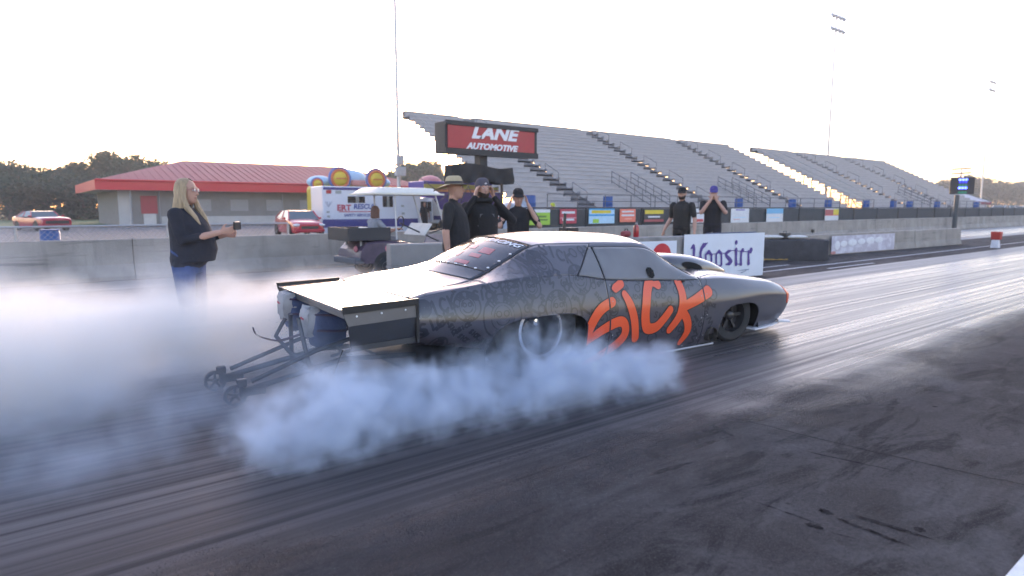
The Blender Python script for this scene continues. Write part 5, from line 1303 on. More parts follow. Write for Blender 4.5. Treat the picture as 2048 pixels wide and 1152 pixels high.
# window vent hole, window outline strips
hx_, hz_ = car_px(1300, 545, -.80)
hp = [Vector((hx_ + .052 * math.cos(t), 0, hz_ + .052 * math.sin(t))) for t in np.linspace(0, 2 * math.pi, 21)[:-1]]
def glass_y(x, z):  # lateral position of the side glass at (x,z)
    best = None
    for u in np.linspace(5, 9.9, 60):
        for v in np.linspace(4.0, 4.95, 16):
            q = body(u, v); d_ = (q[0] - x) ** 2 + (q[2] - z) ** 2
            if best is None or d_ < best[0]: best = (d_, q[1])
    return best[1]
MB().add([(p.x, -(glass_y(p.x, p.z) + .012), p.z) for p in hp] + [(hx_, -(glass_y(hx_, hz_) + .012), hz_)], [(k, (k + 1) % 20, 20) for k in range(20)]).build('window_vent', pmat('matt_black', (.004, .004, .004), .9), car)
for s in (-1, 1):
    e = MB(); e.tube([Vector((1, s, 1)) * Vector(body(u, 4.0)) + Vector((0, s * .004, .002)) for u in np.linspace(4.9, 9.9, 40)], .004, 5)
    e.tube([Vector((1, s, 1)) * Vector(body(u, 4.895)) + Vector((0, s * .004, .002)) for u in np.linspace(5.9, 9.8, 40)], .004, 5)
    e.tube([Vector((1, s, 1)) * Vector(body(6.0, v)) + Vector((0, s * .003, 0)) for v in np.linspace(4.0, 4.9, 14)], .006, 5)
    e.tube([Vector((1, s, 1)) * Vector(body(4.87 + (v - 4) * 1.14, v)) + Vector((0, s * .003, 0)) for v in np.linspace(4.0, 4.9, 14)], .005, 5)
    e.build('window_trim', CBLK, car)
dh = car_px(1371, 562, -.86); MB().box((dh[0] - .03, -.855, dh[1]), (.035, .015, .018)).build('door_latch', CBLK, car)

# ---------------- wheels
for s in (-1, 1):
    t = MB().lathe([(.235, -.235), (.40, -.235), (.438, -.20), (.442, -.1), (.442, .1), (.438, .20), (.40, .235), (.235, .235)], (0, 0, 0), 'Y', 48, caps=False).build('rear_wheel', TYRE, car, smooth=True)
    t.location = (0, s * .655, .44)
    if s < 0:
        ring = MB().lathe([(.236, -.232), (.236, -.256), (.210, -.259), (.204, -.238), (.210, -.225)], (0, 0, 0), 'Y', 48, caps=False); ring.build('beadlock_ring', CHROME, t, smooth=True)
        MB().lathe([(.212, -.232), (.205, -.12), (.19, .02), (.06, .03), (.055, -.06), (.001, -.07)], (0, 0, 0), 'Y', 40, caps=False).build('rim', pmat('dark_rim', (.06, .06, .07), .3, metal=.6), t, smooth=True)
        for k in range(16):
            a = 2 * math.pi * k / 16; MB().lathe([(.008, -.258), (.008, -.25)], (.222 * math.cos(a), 0, .222 * math.sin(a)), 'Y', 6).build('bolt', GALV, t)
        MB().lathe([(.05, -.02), (.045, -.10), (.03, -.12), (.001, -.125)], (0.05, 0, .05), 'Y', 16, caps=False).build('hub', CHROME, t, smooth=True)
    # front wheel, steered a little
    w_ = MB().lathe([(.195, -.055), (.27, -.062), (.298, -.04), (.302, 0), (.298, .04), (.27, .062), (.195, .055)], (0, 0, 0), 'Y', 40, caps=False).build('front_wheel', TYRE, car, smooth=True)
    w_.location = (2.75, s * .775, .302); w_.rotation_euler = (0, 0, R(-7))
    MB().lathe([(.195, -.052), (.185, -.056), (.175, -.03), (.165, .03), (.07, .02), (.055, -.03), (.03, -.05), (.001, -.052)] if s < 0 else [(.195, .052), (.185, .056), (.165, .03), (.001, .03)], (0, 0, 0), 'Y', 36, caps=False).build('rim', pmat('dull_rim', (.06, .06, .065), .35, metal=.7), w_, smooth=True)
    if s < 0:
        for k in range(6):
            a = 2 * math.pi * k / 6; MB().box((.115 * math.cos(a), -.005, .115 * math.sin(a)), (.12, .02, .035), ry=-a).build('spoke', pmat('dull_rim', (.06, .06, .065), .35, metal=.7), w_)
    for xc, hw, zt in ((.02, .55, .60), (2.80, .42, .49)):
        wl_ = MB(); wl_.b2((xc - hw, s * .40, .05), (xc + hw, s * .41, zt)).b2((xc - hw, s * .41, zt), (xc + hw, s * .86, zt + .01)).b2((xc - hw, s * .41, .12), (xc - hw + .01, s * .84, zt)).b2((xc + hw - .01, s * .41, .12), (xc + hw, s * .84, zt)); wl_.build('wheel_well', pmat('matt_black', (.004, .004, .004), .9), car)
# exhaust outlet low on the door edge
ex = car_px(1420, 668, -.88); 
MB().lathe([(.075, -.06), (.078, -.06), (.078, .08), (.07, .08), (.07, -.055)], (ex[0], -.86, ex[1] + .0), 'Y', 20, caps=False).build('exhaust_outlet', pmat('burnt_steel', (.12, .11, .10), .4, metal=.7), car, smooth=True)
MB().lathe([(.07, .0), (.001, .0)], (ex[0], -.87, ex[1]), 'Y', 20, caps=False).build('exhaust_bore', pmat('matt_black', (.004, .004, .004), .9), car)

# ---------------- rear spoiler
SP0, SP1 = -1.15, -1.74
spz0, spz1 = .795, .775
MB().add([(SP0, -.84, spz0), (SP0, .84, spz0), (SP1, .84, spz1), (SP1, -.84, spz1), (SP0, -.84, spz0 - .012), (SP0, .84, spz0 - .012), (SP1, .84, spz1 - .012), (SP1, -.84, spz1 - .012)], [(0, 1, 2, 3), (7, 6, 5, 4), (0, 3, 7, 4), (1, 5, 6, 2), (3, 2, 6, 7), (0, 4, 5, 1)]).build('spoiler_deck', pmat('gloss_spoiler', (.09, .09, .10), .16, coat=.7, var=.05), car)
for s in (-1, 1):
    y = s * .875
    sp = empty('spoiler_end_plate'); sp.parent = car
    MB().add([(SP0 - .01, y, .815), (SP1 - .01, y, .800), (SP1, y, .745), (SP0 - .02, y, .765), (SP0 - .01, y + s * .022, .815), (SP1 - .01, y + s * .022, .800), (SP1, y + s * .022, .745), (SP0 - .02, y + s * .022, .765)], [(0, 1, 2, 3), (4, 7, 6, 5), (0, 4, 5, 1), (1, 5, 6, 2), (2, 6, 7, 3), (3, 7, 4, 0)]).build('top_flange', CBLK, sp)
    def quadp(nm, pts, mat): 
        MB().add([(x, y + s * o, z) for x, o, z in pts] + [(x, y + s * (o - .008), z) for x, o, z in pts], [(0, 1, 2, 3), (7, 6, 5, 4), (0, 4, 5, 1), (1, 5, 6, 2), (2, 6, 7, 3), (3, 7, 4, 0)]).build(nm, mat, sp)
    quadp('upper_plate', [(SP0 - .02, .010, .765), (SP1, .010, .745), (SP1 + .035, .016, .655), (SP0 - .02, .016, .675)], GREYPL)
    quadp('lower_plate', [(SP0 - .02, .016, .6745), (SP1 + .035, .016, .6545), (SP1 + .055, -.02, .50), (SP0 - .02, -.02, .515)], CARBON)
    quadp('bottom_lip', [(SP0 - .02, -.012, .515), (SP1 + .055, -.012, .50), (SP1 + .06, .0, .465), (SP0 - .02, .0, .475)], CBLK)
    MB().box((SP0 - .012, y + s * .008, .645), (.022, .03, .34)).build('front_stay', CBLK, sp)
    for k in range(3): MB().sphere((SP0 - .11 - .19 * k, y + s * .013, .735 - .006 * k), .008, 8, 6).build('rivet', SCREW, sp)
MB().b2((SP1 + .03, -.84, .70), (SP1 + .045, .84, .765)).build('spoiler_rear_lip', CARBON, car)
MB().b2((-1.19, -.78, .44), (-1.162, .78, .78)).build('rear_bulkhead', CBLK, car)

# ---------------- parachute packs, wheelie bar, push bar
CHW = pmat('parachute_cloth_white', (.36, .35, .36), .85, var=.12, scale=9, bump=.6, bscale=14); CHB = pmat('parachute_pack_blue', (.055, .075, .16), .8, var=.2, scale=8, bump=.5, bscale=20)
def chute(c_, sz, seed, front=True):
    pk = empty('parachute_pack', c_); pk.parent = car; rd_ = random.Random(seed)
    def lumpy(cc, rr_, k, amp):
        mb_ = MB(); mb_.sphere((0, 0, 0), 1.0, 22, 14); v2 = []
        for (x, y, z) in mb_.v:
            f = 1 + amp * math.sin(5 * x + 3 * z + k) * math.cos(6 * y - 2 * z + k) + amp * .6 * math.sin(11 * z + 7 * y + k); ex_ = .75
            f += amp * .8 * math.sin(17 * x - 13 * z + 9 * y + k) + amp * .5 * math.sin(29 * z + 23 * y)
            x, y, z = [math.copysign(abs(q) ** .42, q) for q in (x, y, z)]; fold = math.sin(9 * y + 5 * z + k) * math.sin(4 * z - 3 * y + k); x *= 1 + 1.6 * amp * fold; z *= 1 + .9 * amp * math.sin(7 * y + k); y *= 1 - .22 * (z < 0) * abs(z); v2.append((cc[0] + rr_[0] * x * f, cc[1] + rr_[1] * y * f, cc[2] + rr_[2] * z * f))
        mb_.v = v2; return mb_
    lumpy((.03, 0, -.02), (sz * .8, sz * .72, sz * .9), 1 + seed, .04).build('pack', CHB, pk, smooth=True, angle=70)
    lumpy((-.09, -.01, .03), (sz * .42, sz * .58, sz * .66), 3 + seed, .07).build('folded_canopy', CHW, pk, smooth=True, angle=70)
    for (zz_, ww_) in ((-.04, .012), (.09, .010)):
        MB().tube([(.03 + sz * 1.0 * math.cos(t), sz * .80 * math.sin(t), zz_ + .012 * math.sin(2 * t)) for t in np.linspace(0, 2 * math.pi, 25)[:-1]], ww_, 6, closed=True).build('compression_strap', pmat('dark_webbing', (.05, .03, .06), .8), pk, smooth=True)
    MB().tube([(-.16, -.05, .06), (-.17, 0, .07), (-.16, .05, .065)], .012, 6).build('red_tie', pmat('red_webbing', (.35, .04, .06), .7), pk)
    return pk
chute((-1.62, -.03, .535), .185, 0); chute((-1.66, .52, .60), .185, 5)
st_ = []
for (px, py) in [(660, 645), (600, 668), (560, 680), (530, 676), (512, 668), (506, 655)]:
    x, z = car_px(px, py, -.05); st_.append((x, -.05, z))
sm = spline(st_, 5); stp = MB()
stp.grid([[(p[0], p[1] - .03, p[2]), (p[0], p[1], p[2] + .004), (p[0], p[1] + .03, p[2])] for p in sm]); stp.grid([[(p[0], p[1] - .03, p[2] - .006), (p[0], p[1] + .03, p[2] - .006)] for p in sm]); stp.build('parachute_strap', pmat('dark_webbing', (.05, .03, .06), .8), car, smooth=True)
wb = empty('wheelie_bar'); wb.parent = car
for s, W_ in ((-1, (470, 790)), (1, (430, 762))):
    y = s * .28; x, z = car_px(W_[0], W_[1], y); z = max(z, .085)
    MB().tube([(x + .12, y, z + .03), (-1.55, y, z + .16), (-.9, y, .235)], .022, 10).build('lower_tube', TUBE, wb, smooth=True)
    MB().tube([(x + .12, y, z + .085), (-1.75, y, .26 + z), (-1.2, y, .50)], .017, 10).build('upper_tube', TUBE, wb, smooth=True)
    MB().b2((x + .03, y - .022, z - .02), (x + .22, y + .022, z + .05)).build('axle_bracket', TUBE, wb, bevel=.01)
    MB().box((x + .05, y, z + .085), (.07, .05, .06)).build('bracket_lug', TUBE, wb, bevel=.008)
    cw = MB().lathe([(.060, -.022), (.082, -.024), (.086, 0), (.082, .024), (.060, .022)], (0, 0, 0), 'Y', 28, caps=False)
    for k in range(5):
        a = 2 * math.pi * k / 5 + .3; cw.box((.035 * math.cos(a), 0, .035 * math.sin(a)), (.065, .02, .016), ry=-a)
    cw.lathe([(.018, -.028), (.018, .028)], (0, 0, 0), 'Y', 12); cw.lathe([(.061, -.012), (.061, .012)], (0, 0, 0), 'Y', 24, caps=False)
    w_ = cw.build('caster_wheel', TUBE, wb, smooth=True); w_.location = (x, y, z)
ub = [(-1.86, .0, .10), (-1.86, 0, .52)]
for yy in (-.28, .28): MB().tube([(-1.80, yy, .17), (-1.84, yy * .4, .62)], .018, 8).build('upright', TUBE, wb, smooth=True)
MB().tube([(-1.80, -.28, .17), (-1.80, .28, .17)], .018, 8).build('cross_tube', TUBE, wb); MB().tube([(-1.45, -.28, .34), (-1.45, .28, .18)], .014, 8).build('cross_tube', TUBE, wb); MB().tube([(-1.45, .28, .34), (-1.45, -.28, .18)], .014, 8).build('cross_tube', TUBE, wb)
MB().tube([(-1.84, .28, .56), (-1.93, .26, .42), (-1.86, .1, .30), (-1.7, -.2, .18)], .018, 8).build('curved_brace', TUBE, wb, smooth=True)
MB().tube([(-1.72, -.80, .47), (-1.80, -.80, .30), (-1.86, -.80, .16)], .004, 5).build('static_strap', CBLK, car)
# cabin: cage and seats seen dimly through the lexan
cg = empty('roll_cage'); cg.parent = car
for s in (-1, 1):
    for pts_ in ([(.7, s * .56, .2), (.74, s * .52, 1.10)], [(.74, s * .52, 1.10), (1.52, s * .54, 1.07), (2.05, s * .62, .72), (2.1, s * .62, .2)], [(.74, s * .52, 1.05), (-.2, s * .45, .80)], [(.72, s * .58, .55), (2.0, s * .62, .40)]):
        MB().tube(pts_, .02, 8).build('cage_tube', TUBE, cg, smooth=True)
MB().tube([(.74, -.52, 1.10), (.74, .52, 1.10)], .02, 8).build('cage_tube', TUBE, cg); MB().tube([(.72, -.55, .4), (.74, .5, 1.05)], .02, 8).build('cage_tube', TUBE, cg)
se = empty('racing_seat'); se.parent = car
MB().box((.95, .28, .62), (.12, .48, .75), ry=R(-14)).build('backrest', pmat('seat_black', (.02, .02, .022), .7), se, bevel=.06); MB().box((1.2, .28, .32), (.5, .48, .14)).build('cushion', pmat('seat_black', (.02, .02, .022), .7), se, bevel=.05)
MB().b2((1.75, -.6, .62), (2.15, .6, .70)).build('dashboard', CBLK, car, bevel=.03)
MB().b2((.2, -.6, .19), (.72, .6, .80)).build('cabin_bulkhead', pmat('grey_tin', (.16, .16, .17), .5, metal=.3), car)

# ================================================================== people
SKIN = pmat('skin', (0.42, 0.24, 0.18), .55, var=.08, scale=10); SKIN2 = pmat('tanned_skin', (0.30, 0.15, 0.10), .55, var=.08, scale=10)
def ring_mesh(rings, n=20):
    """rings: list of (centre, xaxis*rx, yaxis*ry)"""
    vs = []; fs = []
    for c, a, b in rings:
        for k in range(n):
            t = 2 * math.pi * k / n; vs.append(tuple(Vector(c) + Vector(a) * math.cos(t) + Vector(b) * math.sin(t)))
    m_ = len(rings)
    for i in range(m_ - 1):
        for k in range(n): fs.append((i * n + k, i * n + (k + 1) % n, (i + 1) * n + (k + 1) % n, (i + 1) * n + k))
    fs.append(tuple(range(n - 1, -1, -1))); fs.append(tuple((m_ - 1) * n + k for k in range(n)))
    return vs, fs
class Body:
    def __init__(s): s.mb = MB(); s.seg = []     # seg: (p, q, r, material index, bias)
    def limb(s, pts, rs, mi, bias=0.0):
        pts = [Vector(p) for p in pts]; rings = []; P = [np.array(p) for p in pts]
        d0 = (pts[1] - pts[0]).normalized(); d1 = (pts[-1] - pts[-2]).normalized()
        path = [pts[0] - d0 * rs[0] * .85, pts[0] - d0 * rs[0] * .5] + pts + [pts[-1] + d1 * rs[-1] * .5, pts[-1] + d1 * rs[-1] * .85]; rr = [rs[0] * .45, rs[0] * .85] + list(rs) + [rs[-1] * .85, rs[-1] * .45]
        s.mb.tube(path, rr, 14)
        for i in range(len(pts) - 1): s.seg.append((pts[i], pts[i + 1], rs[i], rs[i + 1], mi, bias))
    def blob(s, c, r, mi, bias=0.0):
        s.mb.sphere(c, r, 16, 12); r = r if isinstance(r, (tuple, list)) else (r, r, r); s.seg.append((Vector(c), Vector(c), min(r), min(r), mi, bias))
    def torso(s, rings, mi):
        vs, fs = ring_mesh(rings); s.mb.add(vs, fs)
        for i in range(len(rings) - 1):
            r0 = min(Vector(rings[i][1]).length, Vector(rings[i][2]).length); r1 = min(Vector(rings[i + 1][1]).length, Vector(rings[i + 1][2]).length)
            for k in (-.45, 0, .45):
                s.seg.append((Vector(rings[i][0]) + Vector(rings[i][2]) * k, Vector(rings[i + 1][0]) + Vector(rings[i + 1][2]) * k, r0, r1, mi, 0, 't'))
    def hand(s, wrist, d, palm, mi, curl=.5, side=1, size=1.0):
        """five fingers: d along the hand, palm = palm normal, side = where the thumb is"""
        d = Vector(d).normalized(); pn = (Vector(palm) - d * Vector(palm).dot(d)).normalized(); lat = d.cross(pn) * side
        w = Vector(wrist); k = size
        c = w + d * .052 * k; rings = []
        for t, a, b in ((0, .026, .018), (.03, .034, .017), (.07, .041, .015), (.092, .040, .013)): rings.append((w + d * t * k, lat * a * k, pn * b * k))
        vs, fs = ring_mesh(rings, 12); s.mb.add(vs, fs); s.seg.append((w, w + d * .09 * k, .03 * k, .03 * k, mi, -.01))
        for i, (off, L) in enumerate(((.031, .070), (.010, .078), (-.011, .073), (-.031, .058))):
            p = w + d * .088 * k + lat * off * k; a = curl * .55; pts = [p]; dirn = d.copy()
            for j, f in enumerate((.45, .32, .23)):
                dirn = (dirn * math.cos(a) + pn * math.sin(a)).normalized(); p = p + dirn * L * f * k; pts.append(p); a = curl * .75
                pn2 = pn
            s.mb.tube(pts, [.0095 * k, .0092 * k, .0085 * k, .006 * k], 8)
            s.seg.append((pts[0], pts[-1], .009, .009, mi, -.01))
        p = w + d * .025 * k + lat * .030 * k; q = p + (lat * .75 + d * .65 + pn * .25 * curl).normalized() * .038 * k; r_ = q + (d * .9 + lat * .25 + pn * .4 * curl).normalized() * .034 * k
        s.mb.tube([p, q, r_], [.0125 * k, .011 * k, .008 * k], 8); s.seg.append((p, r_, .011, .009, mi, -.01))
    def head(s, c, fwd, mi, sc=1.0, tilt=0.0):
        c = Vector(c); f = Vector(fwd).normalized(); up = Vector((0, 0, 1)); up = (up - f * up.dot(f)).normalized(); l = up.cross(f)
        def P(a, b, h): return c + f * a * sc + l * b * sc + up * h * sc
        rings = []
        for (h, cx, rx, ry) in ((-.125, .038, .028, .026), (-.112, .030, .052, .045), (-.085, .022, .070, .058), (-.05, .012, .083, .067), (-.01, .004, .093, .073), (.03, -.004, .098, .077), (.065, -.008, .094, .074), (.095, -.010, .078, .061), (.115, -.011, .05, .04), (.124, -.011, .02, .016)):
            rings.append((P(cx, 0, h), f * rx * sc, l * ry * sc))
        vs, fs = ring_mesh(rings, 22); s.mb.add(vs, fs); s.seg.append((P(0, 0, -.07), P(-.005, 0, .06), .075 * sc, .085 * sc, mi, -.02))
        # nose, brow, ears, lips, chin
        s.mb.tube([P(.088, 0, .02), P(.104, 0, -.012), P(.112, 0, -.030), P(.09, 0, -.04)], [.008 * sc, .012 * sc, .015 * sc, .010 * sc], 8)
        s.mb.sphere(P(.082, .03, .030), (.022 * sc, .026 * sc, .010 * sc), 8, 6); s.mb.sphere(P(.082, -.03, .030), (.022 * sc, .026 * sc, .010 * sc), 8, 6)
        for sd in (-1, 1): s.mb.sphere(P(-.005, sd * .076, -.008), (.022 * sc, .010 * sc, .030 * sc), 8, 6)
        s.mb.sphere(P(.088, 0, -.066), (.014 * sc, .024 * sc, .009 * sc), 8, 6)
        s.seg.append((P(.1, 0, 0), P(.1, 0, -.06), .02, .02, mi, -.01))
        s.hp = P; return P
    def finish(s, name, mats, parent, voxel=.0105, hem=None):
        me = s.mb.mesh('raw'); o = bpy.data.objects.new(name, me); COL.objects.link(o)
        rm = o.modifiers.new('r', 'REMESH'); rm.mode = 'VOXEL'; rm.voxel_size = voxel; rm.adaptivity = 0.0
        sm = o.modifiers.new('s', 'SMOOTH'); sm.factor = .5; sm.iterations = 2
        dg = bpy.context.evaluated_depsgraph_get(); m2 = bpy.data.meshes.new_from_object(o.evaluated_get(dg))
        bpy.data.objects.remove(o); bpy.data.meshes.remove(me); m2.name = name
        # material of each face by the nearest limb
        nf = len(m2.polygons); cen = np.empty(nf * 3); m2.polygons.foreach_get('center', cen); cen = cen.reshape(-1, 3)
        best = np.full(nf, 1e9); idx = np.zeros(nf, int)
        tors = np.zeros(nf, bool)
        for sg_ in s.seg:
            p, q, r0, r1, mi, bias = sg_[:6]
            p = np.array(p); q = np.array(q); d = q - p; L = d @ d
            t = np.clip(((cen - p) @ d) / L, 0, 1) if L > 1e-9 else np.zeros(nf)
            dist = np.linalg.norm(cen - p - t[:, None] * d, axis=1) - (r0 + (r1 - r0) * t) + bias
            k = dist < best; best[k] = dist[k]; idx[k] = mi; tors[k] = (len(sg_) > 6 and mi == 1)
        if hem: idx[tors & (cen[:, 2] < hem + .012 * np.sin(cen[:, 1] * 25))] = 2
        for mm in mats: m2.materials.append(mm)
        m2.polygons.foreach_set('material_index', idx.tolist()); m2.polygons.foreach_set('use_smooth', [True] * nf)
        ob = bpy.data.objects.new(name, m2); COL.objects.link(ob); ob.parent = parent
        return ob
def cloth(name, col): return pmat(name, col, .9, var=.28, scale=9, bump=.55, bscale=16)

def face_parts(P, root, hairm=None, beard=None, glasses=False, sc=1.0):
    for sd in (-1, 1):
        MB().sphere(P(.083, sd * .031, .012), .0125 * sc, 10, 8).build('eye', pmat('eye_white', (.6, .58, .55), .3), root, smooth=True)
        MB().sphere(P(.0935, sd * .031, .012), .0055 * sc, 8, 6).build('iris', pmat('dark_iris', (.03, .02, .015), .2), root, smooth=True)
        MB().tube([P(.088, sd * .015, .034), P(.092, sd * .032, .040), P(.082, sd * .05, .034)], .0045 * sc, 6).build('eyebrow', hairm or pmat('brown_hair', (.05, .03, .02), .7), root)
    MB().tube([P(.088, -.024, -.066), P(.101, 0, -.064), P(.088, .024, -.066)], .0042 * sc, 6).build('mouth', pmat('lips', (.28, .10, .09), .5), root)
    if beard:
        b = MB(); rows = []
        for i in range(13):
            a = R(-100 + 200 * i / 12); r_ = []
            for j in range(5):
                h = -.060 - .015 * j + .03 * abs(math.sin(a)) ** 2 * (1 - j / 4); rad = (.084, .084, .080, .070, .05)[j]; r_.append(P(.010 + .004 * j + rad * math.cos(a) * 1.06, rad * .86 * math.sin(a), h))
            rows.append(r_)
        b.grid(rows); b.build('beard', beard, root, smooth=True)
    if glasses:
        g = MB()
        for sd in (-1, 1):
            g.tube([P(.104, sd * .033 + .023 * math.cos(t), .010 + .018 * math.sin(t)) for t in np.linspace(0, 2 * math.pi, 17)[:-1]], .0025, 5, closed=True); g.tube([P(.104, sd * .056, .014), P(.0, sd * .082, .014)], .0025, 5)
        g.tube([P(.106, -.01, .012), P(.106, .01, .012)], .0025, 5); g.build('glasses', pmat('pink_frame', (.4, .16, .18), .4), root)
        for sd in (-1, 1): MB().sphere(P(.103, sd * .033, .010), (.004, .022, .017), 10, 6).build('lens', pmat('bright_lens', (.5, .5, .45), .08, coat=.5), root, smooth=True)
def cap(P, root, col, brim_dir=1, backwards=False):
    rows = []
    for i in range(13):
        t = R(90) * i / 12; r_ = []
        for k in range(25):
            a = 2 * math.pi * k / 24; r_.append(P(-.008 + .107 * math.cos(t) ** .7 * math.cos(a), .087 * math.cos(t) ** .7 * math.sin(a), .040 + .098 * math.sin(t)))
        rows.append(r_)
    m_ = cloth('cap_%d%d%d' % tuple(int(c * 100) for c in col), col); MB().grid(rows).build('cap_crown', m_, root, smooth=True, angle=80)
    rows = []
    sgn = -1 if backwards else 1
    for i in range(13):
        a = R(-62 + 124 * i / 12); r_ = []
        for j in range(4):
            k = 1 + j / 3 * .72 * math.cos(a); r_.append(P(sgn * (-.008 * sgn + .103 * math.cos(a) * k), .086 * math.sin(a) * (1 + j * .03), .046 - .012 * j * (1 if not backwards else 1.5)))
        rows.append(r_)
    mb = MB(); mb.grid(rows); mb.grid([[Vector(p) + Vector((0, 0, -.005)) for p in r] for r in rows]); mb.build('cap_peak', m_, root, smooth=True)

def person(label, loc, yaw, H, shirt, trous, skin=SKIN, belly=0.0, armL=None, armR=None, look=0.0, sleeve=.55, legs=((.02, .11), (-.02, -.11)), shoulders=.20, wide=1.0, long_sleeve=False, curlL=.4, curlR=.4, palmL=None, palmR=None, head_down=0.0, cat='person'):
    """standing figure facing local +x; arms given as (elbow, wrist, hand direction) for a 1.78 m figure"""
    k = H / 1.78; root = empty('person', loc, yaw, label, cat); B = Body(); V = lambda *a: Vector(a) * k
    SH = cloth('shirt_' + str(abs(hash((shirt, 1))) % 9999), shirt); TR = cloth('trousers_' + str(abs(hash((trous, 2))) % 9999), trous)
    SHOE = pmat('dark_shoe', (.03, .03, .032), .6)
    mats = [skin, SH, TR, SHOE]
    # legs
    for (fx, fy) in legs:
        sgn = 1 if fy > 0 else -1
        B.limb([V(0, sgn * .095 * wide, .92), V(fx * .5 + .02, sgn * .10 * wide * .6 + fy * .4, .50), V(fx - .01, fy, .12)], [.095 * k * wide, .066 * k * (wide * .5 + .5), .050 * k], 2)
        B.limb([V(fx - .05, fy, .045), V(fx + .06, fy, .045), V(fx + .16, fy + sgn * .015, .035)], [.045 * k, .045 * k, .034 * k], 3, -.005)
    X, Yv = Vector((1, 0, 0)) * k, Vector((0, 1, 0)) * k; b = belly; w_ = wide
    B.torso([(V(.0, 0, .84), X * .10 * w_, Yv * .16 * w_), (V(.0, 0, .93), X * .125 * w_, Yv * .185 * w_), (V(.01 + b * .2, 0, 1.0), X * (.13 * w_ + b * .4), Yv * .182 * w_)], 2)
    B.torso([(V(.01 + b * .25, 0, .96), X * (.128 * w_ + b * .45), Yv * .186 * w_), (V(.015 + b * .4, 0, 1.08), X * (.125 * w_ + b * .6), Yv * .175 * w_), (V(.015 + b * .3, 0, 1.20), X * (.128 * w_ + b * .45), Yv * .178 * w_), (V(.01 + b * .1, 0, 1.33), X * (.130 * w_ + b * .2), Yv * .190 * w_), (V(.0, 0, 1.42), X * .110 * w_, Yv * .185 * w_), (V(-.005, 0, 1.475), X * .075, Yv * .125), (V(-.005, 0, 1.50), X * .055, Yv * .07)], 1)
    B.limb([V(-.01, 0, 1.46), V(.012, 0, 1.57)], [.056 * k, .052 * k], 0)
    for sgn, arm, curl, palm in ((1, armL, curlL, palmL), (-1, armR, curlR, palmR)):
        sh = V(-.005, sgn * shoulders, 1.425)
        if arm is None: arm = ((-.03, sgn * .27, 1.13), (.03, sgn * .27, .88), (.10, 0, -1))
        el, wr, hd = V(*arm[0]), V(*arm[1]), Vector(arm[2])
        mid = sh.lerp(el, sleeve / .55 * .72) if not long_sleeve else el
        B.limb([sh, sh.lerp(el, .35), el], [.062 * k * (w_ * .5 + .5), .054 * k, .043 * k], 0)
        B.limb([sh, sh.lerp(mid, .5), mid], [.070 * k * (w_ * .5 + .5), .065 * k, (.058 if not long_sleeve else .052) * k], 1, -.012)
        B.limb([el, el.lerp(wr, .35), wr], [.043 * k, .041 * k, .028 * k], 1 if long_sleeve else 0, -.012 if long_sleeve else 0)
        if long_sleeve: B.limb([el, wr], [.05 * k, .036 * k], 1, -.012)
        pl = palm if palm is not None else (0, -sgn, 0)
        B.hand(wr + (wr - el).normalized() * .01, hd, pl, 0, curl, side=sgn if hd.z < 0 else -sgn, size=k)
    f = Vector((math.cos(look), math.sin(look), -head_down))
    P = B.head(V(.02, 0, 1.655), f, 0, k)
    ob = B.finish('body', mats, root, hem=.91 * k)
    return root, P, k

# man in the straw hat
def at(px, py, s):   # standing point under a head pixel, s = scale along the ray from the nominal height plane
    d = ray(px, py); return d
def stand(px, py, Y): p = on_y(px, py, Y); return (p.x, p.y, 0), p.z
yaw_cam = lambda a: HEAD + R(a)        # 0 = facing away from the camera, 180 = facing it, -90 = facing picture right
loc, zt = stand(906, 347, 6.75)
r, P, k = person('man in black T-shirt wearing a wide straw hat, standing behind the car', loc, yaw_cam(-98), zt - .05, (.016, .016, .019), (.03, .03, .035), SKIN, belly=.05, armL=None, armR=((-.03, -.27, 1.14), (.0, -.28, .87), (.05, 0, -1)), look=R(4), head_down=-.02, wide=1.06)
face_parts(P, r, pmat('grey_hair', (.2, .18, .16), .7))
STRAW = pmat('straw', (.42, .35, .22), .8, var=.15, scale=20, bump=.5, bscale=60)
rows = []
for (rad, h, bend) in ((.02, .148, 0), (.06, .146, 0), (.085, .13, 0), (.098, .085, 0), (.104, .050, 0), (.112, .044, 0), (.15, .040, 1), (.20, .030, 1), (.235, .022, 1)):
    r_ = []
    for kx in range(33):
        a = 2 * math.pi * kx / 32; r_.append(P(-.01 + rad * math.cos(a) * 1.05, rad * .92 * math.sin(a), h + (bend * (-.05 * math.cos(a) * 0 - .055 * (rad - .1) / .135 * max(0, -math.cos(a)) + .02 * abs(math.sin(a)) * (rad - .1) / .13))))
    rows.append(r_)
MB().grid(rows).build('straw_hat', STRAW, r, smooth=True, angle=50)
hb2 = MB(); hb2.grid([[P(-.01 + (.106) * math.cos(a) * 1.05, .106 * .92 * math.sin(a), h) for h in (.050, .082)] for a in np.linspace(0, 2 * math.pi, 33)]); hb2.build('hat_band', pmat('dark_band', (.05, .045, .05), .8), r)
